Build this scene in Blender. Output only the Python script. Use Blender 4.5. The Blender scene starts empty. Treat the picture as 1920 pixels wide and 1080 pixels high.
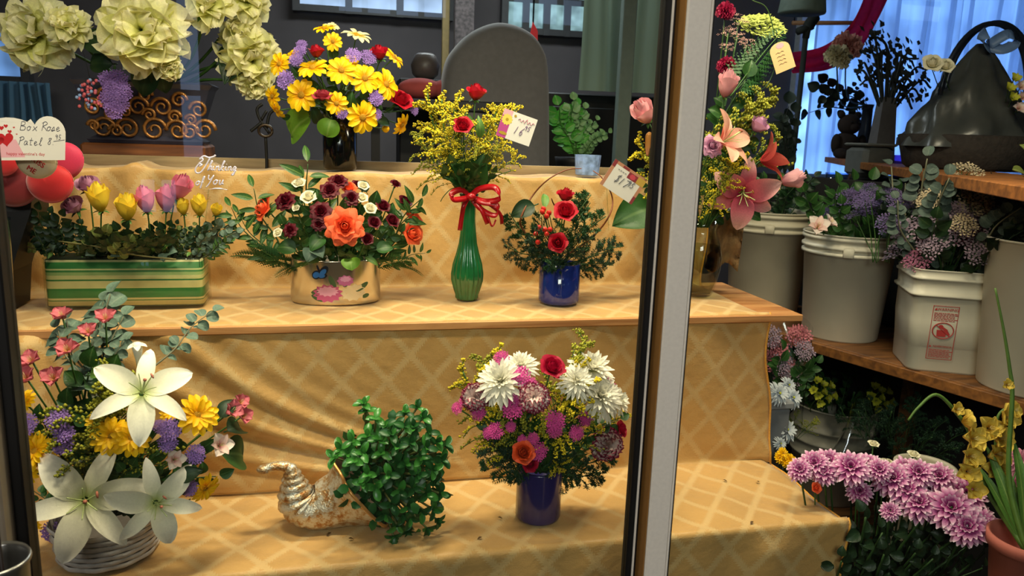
import bpy, math, random
import numpy as np
from mathutils import Vector, Matrix
random.seed(7)
C = bpy.context.scene.collection
D2R = math.pi / 180
# ------------------------------------------------------------------ camera, world, light, exposure
H = 1.45                      # camera height above the floor
FPX = 1420.0                  # focal length in pixels of a 1920 px wide frame
_y, _p, _r = 13 * D2R, 11.5 * D2R, -2 * D2R
FW = Vector((math.sin(_y) * math.cos(_p), math.cos(_y) * math.cos(_p), -math.sin(_p)))
_R = Vector((math.cos(_y), -math.sin(_y), 0)); _U = _R.cross(FW)
RT = _R * math.cos(_r) - _U * math.sin(_r); UP = _U * math.cos(_r) + _R * math.sin(_r)
CAM = Vector((0, 0, H))
cd = bpy.data.cameras.new('camera'); cam = bpy.data.objects.new('camera', cd); C.objects.link(cam)
cd.sensor_width = 36; cd.lens = FPX / 1920 * 36; cd.clip_start = 0.02
cd.dof.use_dof = True; cd.dof.focus_distance = 1.65; cd.dof.aperture_fstop = 9.0
cam.matrix_world = Matrix(((RT.x, UP.x, -FW.x, 0), (RT.y, UP.y, -FW.y, 0), (RT.z, UP.z, -FW.z, H), (0, 0, 0, 1)))
sc = bpy.context.scene; sc.camera = cam
sc.view_settings.view_transform = 'Standard'; sc.view_settings.look = 'None'
sc.view_settings.gamma = 1; sc.view_settings.use_curve_mapping = False
sc.view_settings.exposure = 0.0
w = bpy.data.worlds.new('world'); sc.world = w; w.use_nodes = True
w.node_tree.nodes['Background'].inputs[0].default_value = (0.55, 0.7, 1.0, 1)
w.node_tree.nodes['Background'].inputs[1].default_value = 0.10
def area(name, loc, target, sx, sy, power, col, spread=180):
    l = bpy.data.lights.new(name, 'AREA'); l.shape = 'RECTANGLE'; l.size = sx; l.size_y = sy
    l.energy = power; l.color = col; l.spread = spread * D2R
    o = bpy.data.objects.new(name, l); C.objects.link(o); o.location = loc
    o.rotation_euler = (Vector(target) - Vector(loc)).to_track_quat('-Z', 'Y').to_euler(); return o
area('case_lamp', (0.30, 1.45, H + 0.74), (0.28, 1.56, H - 0.6), 0.34, 0.10, 13.0, (1.0, 0.82, 0.58), 150)
area('fill_lamp_left', (-0.28, 1.04, H + 0.66), (-0.28, 1.34, H - 0.7), 0.4, 0.10, 11.0, (1.0, 0.82, 0.58), 150)  # added fill for the white lilies, no lamp seen there
area('case_lamp_right', (1.10, 1.30, H + 0.80), (1.25, 1.75, H - 0.8), 0.5, 0.10, 12.0, (1.0, 0.82, 0.58), 150)
area('shop_ceiling_lamp', (-0.4, -1.9, 2.5), (0.1, 1.0, 0.7), 1.2, 0.6, 43.0, (1.0, 0.94, 0.85))
area('back_room_fill', (0.6, 3.5, 2.72), (0.6, 3.5, 0), 1.2, 0.4, 30.0, (0.92, 0.96, 1.0))  # unseen lamp added to brighten the wall behind the display

# ------------------------------------------------------------------ pixel helpers: where a sight line meets a plane of the shop
def ray(px, py): return FW + RT * ((px - 960) / FPX) - UP * ((py - 540) / FPX)
def P(px, py, Y):
    d = ray(px, py); return CAM + d * (Y / d.y)
def PZ(px, py, z):            # z relative to the camera
    d = ray(px, py); return CAM + d * (z / d.z)
def PD(px, py, D): return CAM + ray(px, py) * D
def depth(p): return (Vector(p) - CAM).dot(FW)
def M_(p, px): return px * depth(p) / FPX      # pixels -> metres at point p
# ------------------------------------------------------------------ mesh helpers
class MB:
    def __init__(s): s.v = []; s.f = []; s.u = []; s.n = 0
    def add(s, v, f, u=None, M=None):
        v = np.asarray(v, float)
        if M is not None:
            A = np.array(M); v = v @ A[:3, :3].T + A[:3, 3]
        k = s.n; s.v.append(v); s.n += len(v)
        s.f += [tuple(i + k for i in q) for q in f]
        s.u.append(np.zeros((len(v), 2)) if u is None else np.asarray(u, float)); return s
    def mesh(s, name, mat, smooth=True):
        m = bpy.data.meshes.new(name)
        V = np.concatenate(s.v); m.from_pydata(V.tolist(), [], s.f)
        U = np.concatenate(s.u); l = np.zeros(len(m.loops), int); m.loops.foreach_get('vertex_index', l)
        uv = m.uv_layers.new(name='UVMap'); uv.data.foreach_set('uv', U[l].astype(np.float32).ravel())
        if smooth: m.polygons.foreach_set('use_smooth', [True] * len(m.polygons))
        m.materials.append(mat); m.update(); return m
    def build(s, name, mat, parent=None, smooth=True, M=None): return ob(name, s.mesh(name, mat, smooth), parent, M)
def ob(name, mesh, parent=None, M=None):
    o = bpy.data.objects.new(name, mesh); C.objects.link(o)
    if parent is not None: o.parent = parent
    if M is not None: o.matrix_basis = M
    return o
def tag(o, label, cat=None, group=None, kind=None):
    if label: o['label'] = label
    if cat: o['category'] = cat
    if group: o['group'] = group
    if kind: o['kind'] = kind
    return o
def thing(name, label, cat, M=None, group=None):
    o = bpy.data.objects.new(name, None); C.objects.link(o); o.empty_display_size = .02
    if M is not None: o.matrix_basis = M if isinstance(M, Matrix) else Matrix.Translation(M)
    return tag(o, label, cat, group)
def struct(name, mb, mat, smooth=False, label=None):
    o = mb.build(name, mat, None, smooth); o['kind'] = 'structure'; o['label'] = label or name.replace('_', ' '); return o
def frame(z, x=None, p=(0, 0, 0), s=1.0, spin=0.0, sc3=None):
    """matrix whose Z is z and X as near x as possible"""
    z = Vector(z).normalized(); x = Vector(x if x is not None else (1, 0, 0))
    x = x - z * x.dot(z)
    if x.length < 1e-4: x = Vector((0, 1, 0)) - z * z.y
    x.normalize(); y = z.cross(x)
    R = Matrix((x, y, z)).transposed()
    if spin: R = R @ Matrix.Rotation(spin, 3, 'Z')
    a = sc3 or (s, s, s)
    return Matrix.Translation(Vector(p)) @ R.to_4x4() @ Matrix.Diagonal((a[0], a[1], a[2], 1))
def box(mb, lo, hi, bev=0.0, M=None):
    (a, b, c), (d, e, f) = lo, hi
    if bev <= 0:
        v = [(a, b, c), (d, b, c), (d, e, c), (a, e, c), (a, b, f), (d, b, f), (d, e, f), (a, e, f)]
        q = [(3, 2, 1, 0), (4, 5, 6, 7), (0, 1, 5, 4), (1, 2, 6, 5), (2, 3, 7, 6), (3, 0, 4, 7)]
        return mb.add(v, q, [((p[0] - a), (p[2] - c) + (p[1] - b)) for p in v], M)
    v = []; g = bev
    rings = [(c, g), (c + g, 0), (f - g, 0), (f, g)]
    for z, i in rings:
        x0, x1, y0, y1 = a + i, d - i, b + i, e - i
        v += [(x0 + g, y0, z), (x1 - g, y0, z), (x1, y0 + g, z), (x1, y1 - g, z), (x1 - g, y1, z), (x0 + g, y1, z), (x0, y1 - g, z), (x0, y0 + g, z)]
    q = [tuple(range(7, -1, -1)), tuple(range(24, 32))]
    for k in range(3):
        for i in range(8): q.append((k * 8 + i, k * 8 + (i + 1) % 8, k * 8 + 8 + (i + 1) % 8, k * 8 + 8 + i))
    return mb.add(v, q, [(p[0] - a, (p[2] - c) + (p[1] - b)) for p in v], M)
def smoothpts(pts, n=6):
    pts = [Vector(p) for p in pts]
    if len(pts) < 3: return [pts[0].lerp(pts[-1], i / n) for i in range(n + 1)]
    out = []
    e = [pts[0] * 2 - pts[1]] + pts + [pts[-1] * 2 - pts[-2]]
    for i in range(1, len(e) - 2):
        a, b, c, d = e[i - 1:i + 3]
        for k in range(n):
            t = k / n
            out.append(.5 * ((2 * b) + (c - a) * t + (2 * a - 5 * b + 4 * c - d) * t * t + (3 * b - a - 3 * c + d) * t ** 3))
    out.append(pts[-1]); return out
def tube(mb, pts, r, k=5, M=None, cap=True):
    pts = [Vector(p) for p in pts]; n = len(pts)
    rr = r if hasattr(r, '__len__') else [r] * n
    v = []; f = []; u = []; x = None
    for i, p in enumerate(pts):
        t = (pts[min(i + 1, n - 1)] - pts[max(i - 1, 0)])
        if t.length < 1e-9: t = Vector((0, 0, 1))
        t.normalize()
        if x is None: x = t.orthogonal()
        x = (x - t * x.dot(t)); x = x.normalized() if x.length > 1e-6 else t.orthogonal().normalized()
        y = t.cross(x)
        for j in range(k):
            a = 2 * math.pi * j / k
            v.append(tuple(p + x * (math.cos(a) * rr[i]) + y * (math.sin(a) * rr[i]))); u.append((i / (n - 1), j / k))
    for i in range(n - 1):
        for j in range(k): f.append((i * k + j, i * k + (j + 1) % k, i * k + k + (j + 1) % k, i * k + k + j))
    if cap: f += [tuple(range(k - 1, -1, -1)), tuple(range((n - 1) * k, n * k))]
    return mb.add(v, f, u, M)
def lathe(mb, prof, k=32, M=None, flute=None, ell=1.0):
    v = []; f = []; u = []
    n = len(prof)
    for i, (r, z) in enumerate(prof):
        for j in range(k):
            a = 2 * math.pi * j / k
            q = r * (1 + (flute(i / (n - 1), a) if flute else 0))
            v.append((q * math.cos(a), q * math.sin(a) * ell, z)); u.append((j / k, z))
    for i in range(n - 1):
        for j in range(k): f.append((i * k + j, i * k + (j + 1) % k, i * k + k + (j + 1) % k, i * k + k + j))
    if prof[0][0] > 1e-6: f.append(tuple(range(k - 1, -1, -1)))
    return mb.add(v, f, u, M)
def fill(mb, pts, th=0.0, M=None):
    """flat outline with thickness (local XY, front face at z=th)"""
    n = len(pts); cx = sum(p[0] for p in pts) / n; cy = sum(p[1] for p in pts) / n
    v = [(p[0], p[1], th) for p in pts] + [(cx, cy, th)]
    f = [(i, (i + 1) % n, n) for i in range(n)]
    if th > 0:
        v += [(p[0], p[1], 0) for p in pts] + [(cx, cy, 0)]
        f += [((i + 1) % n + n + 1, i + n + 1, 2 * n + 1) for i in range(n)]
        f += [(i, i + n + 1, (i + 1) % n + n + 1, (i + 1) % n) for i in range(n)]
    return mb.add(v, f, [(p[0], p[1]) for p in v], M)
def blob(mb, c, r, k=6, rows=4, sc=(1, 1, 1), M=None):
    v = []; f = []; u = []
    for i in range(rows + 1):
        t = math.pi * i / rows
        for j in range(k):
            a = 2 * math.pi * (j + .5 * (i % 2)) / k
            v.append((c[0] + r * sc[0] * math.sin(t) * math.cos(a), c[1] + r * sc[1] * math.sin(t) * math.sin(a), c[2] - r * sc[2] * math.cos(t))); u.append((i / rows, j / k))
    for i in range(rows):
        for j in range(k): f.append((i * k + j, i * k + (j + 1) % k, i * k + k + (j + 1) % k, i * k + k + j))
    return mb.add(v, f, u, M)
def octa(mb, c, r, M=None, st=1.2):
    x, y, z = c
    mb.add([(x + r, y, z), (x, y + r, z), (x - r, y, z), (x, y - r, z), (x, y, z + r * st), (x, y, z - r * st)],
           [(0, 1, 4), (1, 2, 4), (2, 3, 4), (3, 0, 4), (1, 0, 5), (2, 1, 5), (3, 2, 5), (0, 3, 5)], [(.5, .5)] * 6, M)
# ------------------------------------------------------------------ materials
def lin(c):
    return tuple((x / 255 / 12.92 if x / 255 <= .04045 else ((x / 255 + .055) / 1.055) ** 2.4) for x in c[:3]) + (1,)
_mats = {}
def mat(name, col, rough=.55, var=.12, scale=40, grad=None, trans=0.0, bump=0.0, bscale=120, metal=0.0, spec=.4, axis=0, sheen=0.0, emit=0, coat=0):
    if name in _mats: return _mats[name]
    m = bpy.data.materials.new(name); m.use_nodes = True; nt = m.node_tree; N = nt.nodes; L = nt.links
    b = N['Principled BSDF']; b.inputs['Roughness'].default_value = rough; b.inputs['Metallic'].default_value = metal
    b.inputs['Specular IOR Level'].default_value = spec
    if sheen: b.inputs['Sheen Weight'].default_value = sheen
    if coat: b.inputs['Coat Weight'].default_value = coat; b.inputs['Coat Roughness'].default_value = .1
    tc = N.new('ShaderNodeTexCoord'); nz = N.new('ShaderNodeTexNoise'); nz.inputs['Scale'].default_value = scale
    nz.inputs['Detail'].default_value = 3; L.new(tc.outputs['Object'], nz.inputs['Vector'])
    if grad:
        uvn = N.new('ShaderNodeSeparateXYZ'); L.new(tc.outputs['UV'], uvn.inputs[0])
        cr = N.new('ShaderNodeValToRGB'); L.new(uvn.outputs[axis], cr.inputs[0])
        e = cr.color_ramp.elements
        while len(e) < len(grad): e.new(.5)
        for k, (p, c) in enumerate(grad): e[k].position = p; e[k].color = lin(c)
        base = cr.outputs[0]
    else:
        rg = N.new('ShaderNodeRGB'); rg.outputs[0].default_value = lin(col); base = rg.outputs[0]
    mr = N.new('ShaderNodeMapRange'); mr.inputs[1].default_value = .3; mr.inputs[2].default_value = .7
    mr.inputs[3].default_value = 1 - var; mr.inputs[4].default_value = 1 + var; L.new(nz.outputs[0], mr.inputs[0])
    oi = N.new('ShaderNodeObjectInfo'); m2 = N.new('ShaderNodeMapRange'); m2.inputs[3].default_value = 1 - var * .6; m2.inputs[4].default_value = 1 + var * .6
    L.new(oi.outputs['Random'], m2.inputs[0])
    mu = N.new('ShaderNodeMath'); mu.operation = 'MULTIPLY'; L.new(mr.outputs[0], mu.inputs[0]); L.new(m2.outputs[0], mu.inputs[1])
    vm = N.new('ShaderNodeVectorMath'); vm.operation = 'SCALE'; L.new(base, vm.inputs[0]); L.new(mu.outputs[0], vm.inputs['Scale'])
    L.new(vm.outputs[0], b.inputs['Base Color'])
    if bump:
        n2 = N.new('ShaderNodeTexNoise'); n2.inputs['Scale'].default_value = bscale; L.new(tc.outputs['Object'], n2.inputs['Vector'])
        bp = N.new('ShaderNodeBump'); bp.inputs['Strength'].default_value = bump; bp.inputs['Distance'].default_value = .004
        L.new(n2.outputs[0], bp.inputs['Height']); L.new(bp.outputs[0], b.inputs['Normal'])
    if trans:
        t = N.new('ShaderNodeBsdfTranslucent'); L.new(vm.outputs[0], t.inputs[0]); mx = N.new('ShaderNodeMixShader'); mx.inputs[0].default_value = trans
        L.new(b.outputs[0], mx.inputs[1]); L.new(t.outputs[0], mx.inputs[2]); L.new(mx.outputs[0], N['Material Output'].inputs[0])
    if emit:
        b.inputs['Emission Color'].default_value = lin(col); b.inputs['Emission Strength'].default_value = emit
    _mats[name] = m; return m
def pane_mat(name, tint=(1, 1, 1), refl=1.0, rough=0.0, ior=1.5):
    """thin clear pane: what passes is transparent, what the surface mirrors follows Fresnel"""
    if name in _mats: return _mats[name]
    m = bpy.data.materials.new(name); m.use_nodes = True; nt = m.node_tree; N = nt.nodes; L = nt.links
    N.remove(N['Principled BSDF'])
    t = N.new('ShaderNodeBsdfTransparent'); t.inputs[0].default_value = tint + (1,)
    g = N.new('ShaderNodeBsdfGlossy'); g.inputs['Roughness'].default_value = rough
    fr = N.new('ShaderNodeFresnel'); fr.inputs[0].default_value = ior
    mu = N.new('ShaderNodeMath'); mu.operation = 'MULTIPLY'; mu.inputs[1].default_value = refl; L.new(fr.outputs[0], mu.inputs[0])
    ge = N.new('ShaderNodeNewGeometry'); iv = N.new('ShaderNodeMath'); iv.operation = 'SUBTRACT'; iv.inputs[0].default_value = 1; L.new(ge.outputs['Backfacing'], iv.inputs[1])
    m3 = N.new('ShaderNodeMath'); m3.operation = 'MULTIPLY'; L.new(mu.outputs[0], m3.inputs[0]); L.new(iv.outputs[0], m3.inputs[1]); mu = m3
    mx = N.new('ShaderNodeMixShader'); L.new(mu.outputs[0], mx.inputs[0]); L.new(t.outputs[0], mx.inputs[1]); L.new(g.outputs[0], mx.inputs[2])
    L.new(mx.outputs[0], N['Material Output'].inputs[0]); _mats[name] = m; return m
def glass_mat(name, col, rough=.04, ior=1.3):
    if name in _mats: return _mats[name]
    m = bpy.data.materials.new(name); m.use_nodes = True; nt = m.node_tree; N = nt.nodes; L = nt.links
    b = N['Principled BSDF']; b.inputs['Roughness'].default_value = rough; b.inputs['Base Color'].default_value = lin(col)
    b.inputs['Transmission Weight'].default_value = .8; b.inputs['IOR'].default_value = ior
    _mats[name] = m; return m
def glow_mat(name, col, strength, var=.3, scale=3):
    if name in _mats: return _mats[name]
    m = bpy.data.materials.new(name); m.use_nodes = True; nt = m.node_tree; N = nt.nodes; L = nt.links
    N.remove(N['Principled BSDF'])
    e = N.new('ShaderNodeEmission'); e.inputs[0].default_value = lin(col)
    tc = N.new('ShaderNodeTexCoord'); nz = N.new('ShaderNodeTexNoise'); nz.inputs['Scale'].default_value = scale; L.new(tc.outputs['Object'], nz.inputs['Vector'])
    mr = N.new('ShaderNodeMapRange'); mr.inputs[1].default_value = .35; mr.inputs[2].default_value = .65
    mr.inputs[3].default_value = strength * (1 - var); mr.inputs[4].default_value = strength * (1 + var); L.new(nz.outputs[0], mr.inputs[0])
    L.new(mr.outputs[0], e.inputs[1]); L.new(e.outputs[0], N['Material Output'].inputs[0]); _mats[name] = m; return m
def leaf_mat(name, col, rib=(150, 170, 90), rough=.42, trans=.12, var=.2):
    """leaf: midrib and side veins from the leaf's own UV"""
    if name in _mats: return _mats[name]
    m = mat(name, col, rough, var, 60, None, trans, 0.15, 90); nt = m.node_tree; N = nt.nodes; L = nt.links
    b = N['Principled BSDF']; src = b.inputs['Base Color'].links[0].from_socket
    tc = N.new('ShaderNodeTexCoord'); sp = N.new('ShaderNodeSeparateXYZ'); L.new(tc.outputs['UV'], sp.inputs[0])
    a = N.new('ShaderNodeMath'); a.operation = 'SUBTRACT'; a.inputs[1].default_value = .5; L.new(sp.outputs[1], a.inputs[0])
    ab = N.new('ShaderNodeMath'); ab.operation = 'ABSOLUTE'; L.new(a.outputs[0], ab.inputs[0])
    rr = N.new('ShaderNodeMapRange'); rr.inputs[1].default_value = .02; rr.inputs[2].default_value = .06; rr.inputs[3].default_value = .55; rr.inputs[4].default_value = 0; L.new(ab.outputs[0], rr.inputs[0])
    mx = N.new('ShaderNodeMixRGB'); L.new(rr.outputs[0], mx.inputs[0]); L.new(src, mx.inputs[1]); mx.inputs[2].default_value = lin(rib)
    L.new(mx.outputs[0], b.inputs['Base Color']); return m
# ------------------------------------------------------------------ petals, blooms, leaves
def petal(L=.5, W=.1, n=6, m=4, prof=None, e0=0, e1=0, cup=0, ruf=0, rf=2.0, x0=.03, jag=0, ph=0):
    prof = prof or (lambda t: math.sin(math.pi * min(1, .1 + .9 * t)) ** .7)
    v = []; f = []; u = []; x = x0; z = 0.0
    for i in range(n + 1):
        t = i / n; e = (e0 + (e1 - e0) * t) * D2R
        if i: x += math.cos(e) * L / n; z += math.sin(e) * L / n
        wd = W * max(.02, prof(t))
        for j in range(m + 1):
            s = -1 + 2 * j / m
            o = cup * wd * s * s + ruf * t * math.sin(rf * s * math.pi + ph + 2.2 * t) * W
            dx = (jag * L * (1 if j % 2 else -1)) if i == n else 0
            v.append((x - math.sin(e) * o + dx * math.cos(e), s * wd, z + math.cos(e) * o + dx * math.sin(e))); u.append((t, .5 + .5 * s))
    k = m + 1
    for i in range(n):
        for j in range(m): f.append((i * k + j, i * k + k + j, i * k + k + j + 1, i * k + j + 1))
    return v, f, u
PR_DAISY = lambda t: min(1, .35 + t * 2.2) * (1 - max(0, (t - .72) / .28) ** 2 * .8)
PR_LILY = lambda t: .14 + .9 * math.sin(math.pi * t ** .8) ** .85 if t < .97 else .05
PR_FAN = lambda t: .12 + .88 * t ** .8
PR_LEAF = lambda t: math.sin(math.pi * t ** .75) ** .9
PR_ROUND = lambda t: math.sin(math.pi * min(1, .06 + .94 * t)) ** .55
def rose_petal(r, h, span, flare, n=6, m=6, ph=0.0, ruf=.03, close=0.0):
    v = []; f = []; u = []
    for i in range(n + 1):
        t = i / n
        rho = r * math.sin(math.pi * .5 * min(1, .12 + t * 1.5)) ** .8 * (1 - .12 * max(0, t - .6)) * (1 - close * max(0, (t - .35) / .65) ** 1.2) + flare * max(0, t - .35) ** 1.6
        for j in range(m + 1):
            s = -1 + 2 * j / m
            a = s * span * (.45 + .55 * math.sin(math.pi * min(1, .18 + .66 * t)))
            z = h * t - flare * .55 * max(0, t - .55) ** 1.3 - .2 * h * s * s * t ** 2
            q = rho * (1 + ruf * math.sin(4 * s + ph) * t + .05 * s * t)
            v.append((q * math.cos(a), q * math.sin(a), z)); u.append((t, .5 + .5 * s))
    k = m + 1
    for i in range(n):
        for j in range(m): f.append((i * k + j, i * k + j + 1, i * k + k + j + 1, i * k + k + j))
    return v, f, u
Z = lambda a: Matrix.Rotation(a, 4, 'Z')
_pro = {}
def one(pt, name, m): b = MB(); b.add(*pt); return b.mesh(name, m)
GREEN = mat('stem_green', (62, 100, 42), .5, .2)
DGREEN = mat('stem_dark', (48, 78, 36), .5, .2)
CALYX = mat('calyx_green', (70, 110, 50), .5, .2)
def sepals(R=.16, drop=0.0):
    b = MB()
    for k in range(5): b.add(*petal(.34, .07, 4, 2, PR_LEAF, 20, -30, .2), Z(k * 1.257))
    blob(b, (0, 0, -.03), .09, 6, 4); return b.mesh('sepals', CALYX)
def roses(key, m, op=0, joined=False):
    """op 0 bud, 1 half open, 2 wide open; unit diameter about 1"""
    if key in _pro: return _pro[key]
    rr = random.Random(key)
    LY = {3: [(2, .12, 1.5, 0), (3, .24, 1.52, 0), (3, .33, 1.46, .02), (4, .40, 1.36, .12), (3, .43, 1.2, .3)],
          0: [(2, .16, 1.0, 0), (3, .27, 1.04, 0), (3, .36, 1.0, .06), (4, .43, .92, .2), (3, .45, .8, .5)],
          1: [(2, .07, .84, 0), (3, .14, .86, 0), (3, .23, .86, .02), (4, .33, .82, .12), (5, .41, .76, .35), (5, .45, .66, .8)],
          2: [(2, .06, .62, 0), (3, .12, .63, 0), (4, .19, .62, .05), (5, .26, .58, .14), (6, .33, .52, .35), (7, .38, .44, .7), (8, .4, .3, 1.0)]}[op]
    out = []; J = MB(); big = max(math.hypot(x, y) for c, r, h, fl in LY for x, y, z in rose_petal(r, h, 1, fl)[0]); S_ = .5 / big
    for k, (c, r, h, fl) in enumerate(LY):
        span = math.pi / c * (1.45 if c > 2 else 1.2)
        pt = rose_petal(r * S_, h * S_, span, fl * S_, 8 if op == 2 and not joined else 6, 8 if op == 2 and not joined else 6, k, .05 if op < 2 else .09, [.85, .7, .5, .28, .1, 0, 0, 0][k])
        me = None if joined else one(pt, 'petal', m)
        for i in range(c):
            a = 2 * math.pi * i / c + k * 1.1 + rr.uniform(-.15, .15)
            T = Z(a) @ Matrix.Rotation(rr.uniform(-.05, .05), 4, 'Y')
            if joined: J.add(*pt, T)
            else: out.append(('petal', me, T))
    if joined: out = [('bloom', J.mesh('bloom', m), Matrix())]
    out.append(('sepals', sepals(), Matrix())); _pro[key] = out; return out
def daisy(key, m, mc, n=12, W=.1, double=False, e=8):
    if key in _pro: return _pro[key]
    rr = random.Random(key); out = []
    me = one(petal(.44, W, 6, 4, PR_DAISY, e + 8, e - 26, .35), 'petal', m)
    me2 = one(petal(.36, W * .85, 6, 4, PR_DAISY, e + 30, e, .4), 'petal', m)
    for k in range(n): out.append(('petal', me, Z(2 * math.pi * k / n + rr.uniform(-.07, .07)) @ Matrix.Translation((.05, 0, 0)) @ Matrix.Rotation(rr.uniform(-.2, .2), 4, 'Y')))
    if double:
        for k in range(n - 2): out.append(('petal', me2, Matrix.Translation((0, 0, .02)) @ Z(2 * math.pi * k / (n - 2) + .2) @ Matrix.Rotation(rr.uniform(-.2, .2), 4, 'Y')))
    b = MB(); blob(b, (0, 0, .02), .11, 10, 6, (1, 1, .5))
    for k in range(40):
        a = k * 2.4; r = .105 * math.sqrt(k / 40); octa(b, (r * math.cos(a), r * math.sin(a), .02 + .055 * math.sqrt(max(0, 1 - (r / .11) ** 2))), .012)
    out.append(('flower_center', b.mesh('flower_center', mc), Matrix()))
    b = MB(); blob(b, (0, 0, -.04), .09, 6, 4, (1, 1, .7)); out.append(('calyx', b.mesh('calyx', CALYX), Matrix()))
    _pro[key] = out; return out
def lily(key, m, e0=38, e1=-32, wid=1.0, anth=(150, 75, 40), nst=6):
    if key in _pro: return _pro[key]
    rr = random.Random(key); out = []
    a_ = one(petal(.56, .17 * wid, 10, 6, PR_LILY, e0, e1, .22, .05, 1.5), 'petal', m)
    b_ = one(petal(.54, .115 * wid, 10, 6, PR_LILY, e0 - 8, e1 - 10, .25, .04, 1.2), 'petal', m)
    for k in range(6):
        out.append(('petal', b_ if k % 2 else a_, Matrix.Translation((0, 0, .0 if k % 2 else .012)) @ Z(k * math.pi / 3 + rr.uniform(-.1, .1)) @ Matrix.Rotation(rr.uniform(-.14, .14), 4, 'Y') @ Matrix.Rotation(rr.uniform(-.15, .15), 4, 'X')))
    b = MB()
    for k in range(nst):
        a = k * 2 * math.pi / nst + .4
        tube(b, smoothpts([(0, 0, 0), (.05 * math.cos(a), .05 * math.sin(a), .16), (.13 * math.cos(a), .13 * math.sin(a), .30)], 4), .006, 4)
    tube(b, smoothpts([(0, 0, 0), (.01, 0, .2), (.03, .02, .36)], 4), .011, 5)
    out.append(('stamens', b.mesh('stamens', mat('lily_filament', (190, 205, 140))), Matrix()))
    b = MB()
    for k in range(1):
        a = k * 2 * math.pi / nst + .4
        blob(b, (.13 * math.cos(a), .13 * math.sin(a), .30), .022, 6, 4, (.6, 1.6, .6))
    blob(b, (.03, .02, .37), .02, 6, 4)
    out.append(('anthers', b.mesh('anthers', mat('anther_%d' % anth[0], anth)), Matrix()))
    _pro[key] = out; return out
def mum(key, m, layers, W=.045, cent=None, ruf=0, jag=0, prof=PR_DAISY, cup=.5):
    """many narrow petals in rings; layers (count, length, elevation0, elevation1)"""
    if key in _pro: return _pro[key]
    rr = random.Random(key); b = MB()
    for k, (n, L, e0, e1) in enumerate(layers):
        for i in range(n):
            a = 2 * math.pi * i / n + k * .7 + rr.uniform(-.12, .12)
            b.add(*petal(L * rr.uniform(.9, 1.08), W, 5, 2, prof, e0 + rr.uniform(-8, 8), e1 + rr.uniform(-12, 12), cup), Matrix.Translation((0, 0, .015 * k)) @ Z(a))
    out = [('petals', b.mesh('petals', m), Matrix())]
    if cent:
        b = MB(); blob(b, (0, 0, .09), .05, 8, 5); out.append(('flower_center', b.mesh('flower_center', cent), Matrix()))
    b = MB(); blob(b, (0, 0, -.03), .1, 6, 4, (1, 1, .7)); out.append(('calyx', b.mesh('calyx', CALYX), Matrix()))
    _pro[key] = out; return out
def carnation(key, m, n=46, L=.42, W=.17):
    if key in _pro: return _pro[key]
    rr = random.Random(key); b = MB()
    for i in range(n):
        q = i / n; e = 88 - 88 * q ** .6
        b.add(*petal(L * rr.uniform(.85, 1.1), W, 5, 8, PR_FAN, e + 8, e - 30 - 10 * q, .1, .5, 2.5, .02, .05, rr.uniform(0, 6)), Matrix.Translation((0, 0, .08 * (1 - q))) @ Z(i * 2.4))
    out = [('petals', b.mesh('petals', m), Matrix())]
    b = MB(); tube(b, [(0, 0, -.28), (0, 0, -.2), (0, 0, .04)], [.05, .08, .09], 7); out.append(('calyx', b.mesh('calyx', CALYX), Matrix()))
    _pro[key] = out; return out
def peony(key, m, n=22):
    """silk bloom: big ruffled petals, each its own mesh object"""
    if key in _pro: return _pro[key]
    rr = random.Random(key); out = []
    ms = [one(petal(.5, .26, 7, 8, lambda t: .15 + .85 * math.sin(math.pi * min(.93, .1 + .8 * t)), e + 20, e - 45, .35, .35, 1.7, .02, .02, e), 'petal', m) for e in (75, 50, 25, 0, -25)]
    for i in range(n):
        q = i / n; k = min(4, int(q * 5)); s = .62 + .42 * q
        out.append(('petal', ms[k], Z(i * 2.4 + rr.uniform(-.3, .3)) @ Matrix.Rotation(rr.uniform(-.25, .25), 4, 'X') @ Matrix.Scale(s, 4)))
    out.append(('sepals', sepals(), Matrix.Translation((0, 0, -.06)))); _pro[key] = out; return out
def funnel(key, m, m2=None, W=.15, e0=62, e1=5, ruf=.1):
    if key in _pro: return _pro[key]
    out = []
    a = one(petal(.5, W, 7, 4, PR_LILY, e0, e1, .3, ruf), 'petal', m); b = one(petal(.47, W * .62, 7, 4, PR_LILY, e0 + 6, e1 + 8, .3, ruf), 'petal', m2 or m)
    for k in range(6): out.append(('petal', b if k % 2 else a, Z(k * math.pi / 3)))
    s = MB()
    for k in range(5): tube(s, [(0, 0, 0), (.03 * math.cos(k * 1.25), .03 * math.sin(k * 1.25), .2), (.06 * math.cos(k * 1.25), .06 * math.sin(k * 1.25), .34)], .008, 4)
    out.append(('stamens', s.mesh('stamens', mat('stamen_pale', (205, 190, 130))), Matrix()))
    _pro[key] = out; return out
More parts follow.
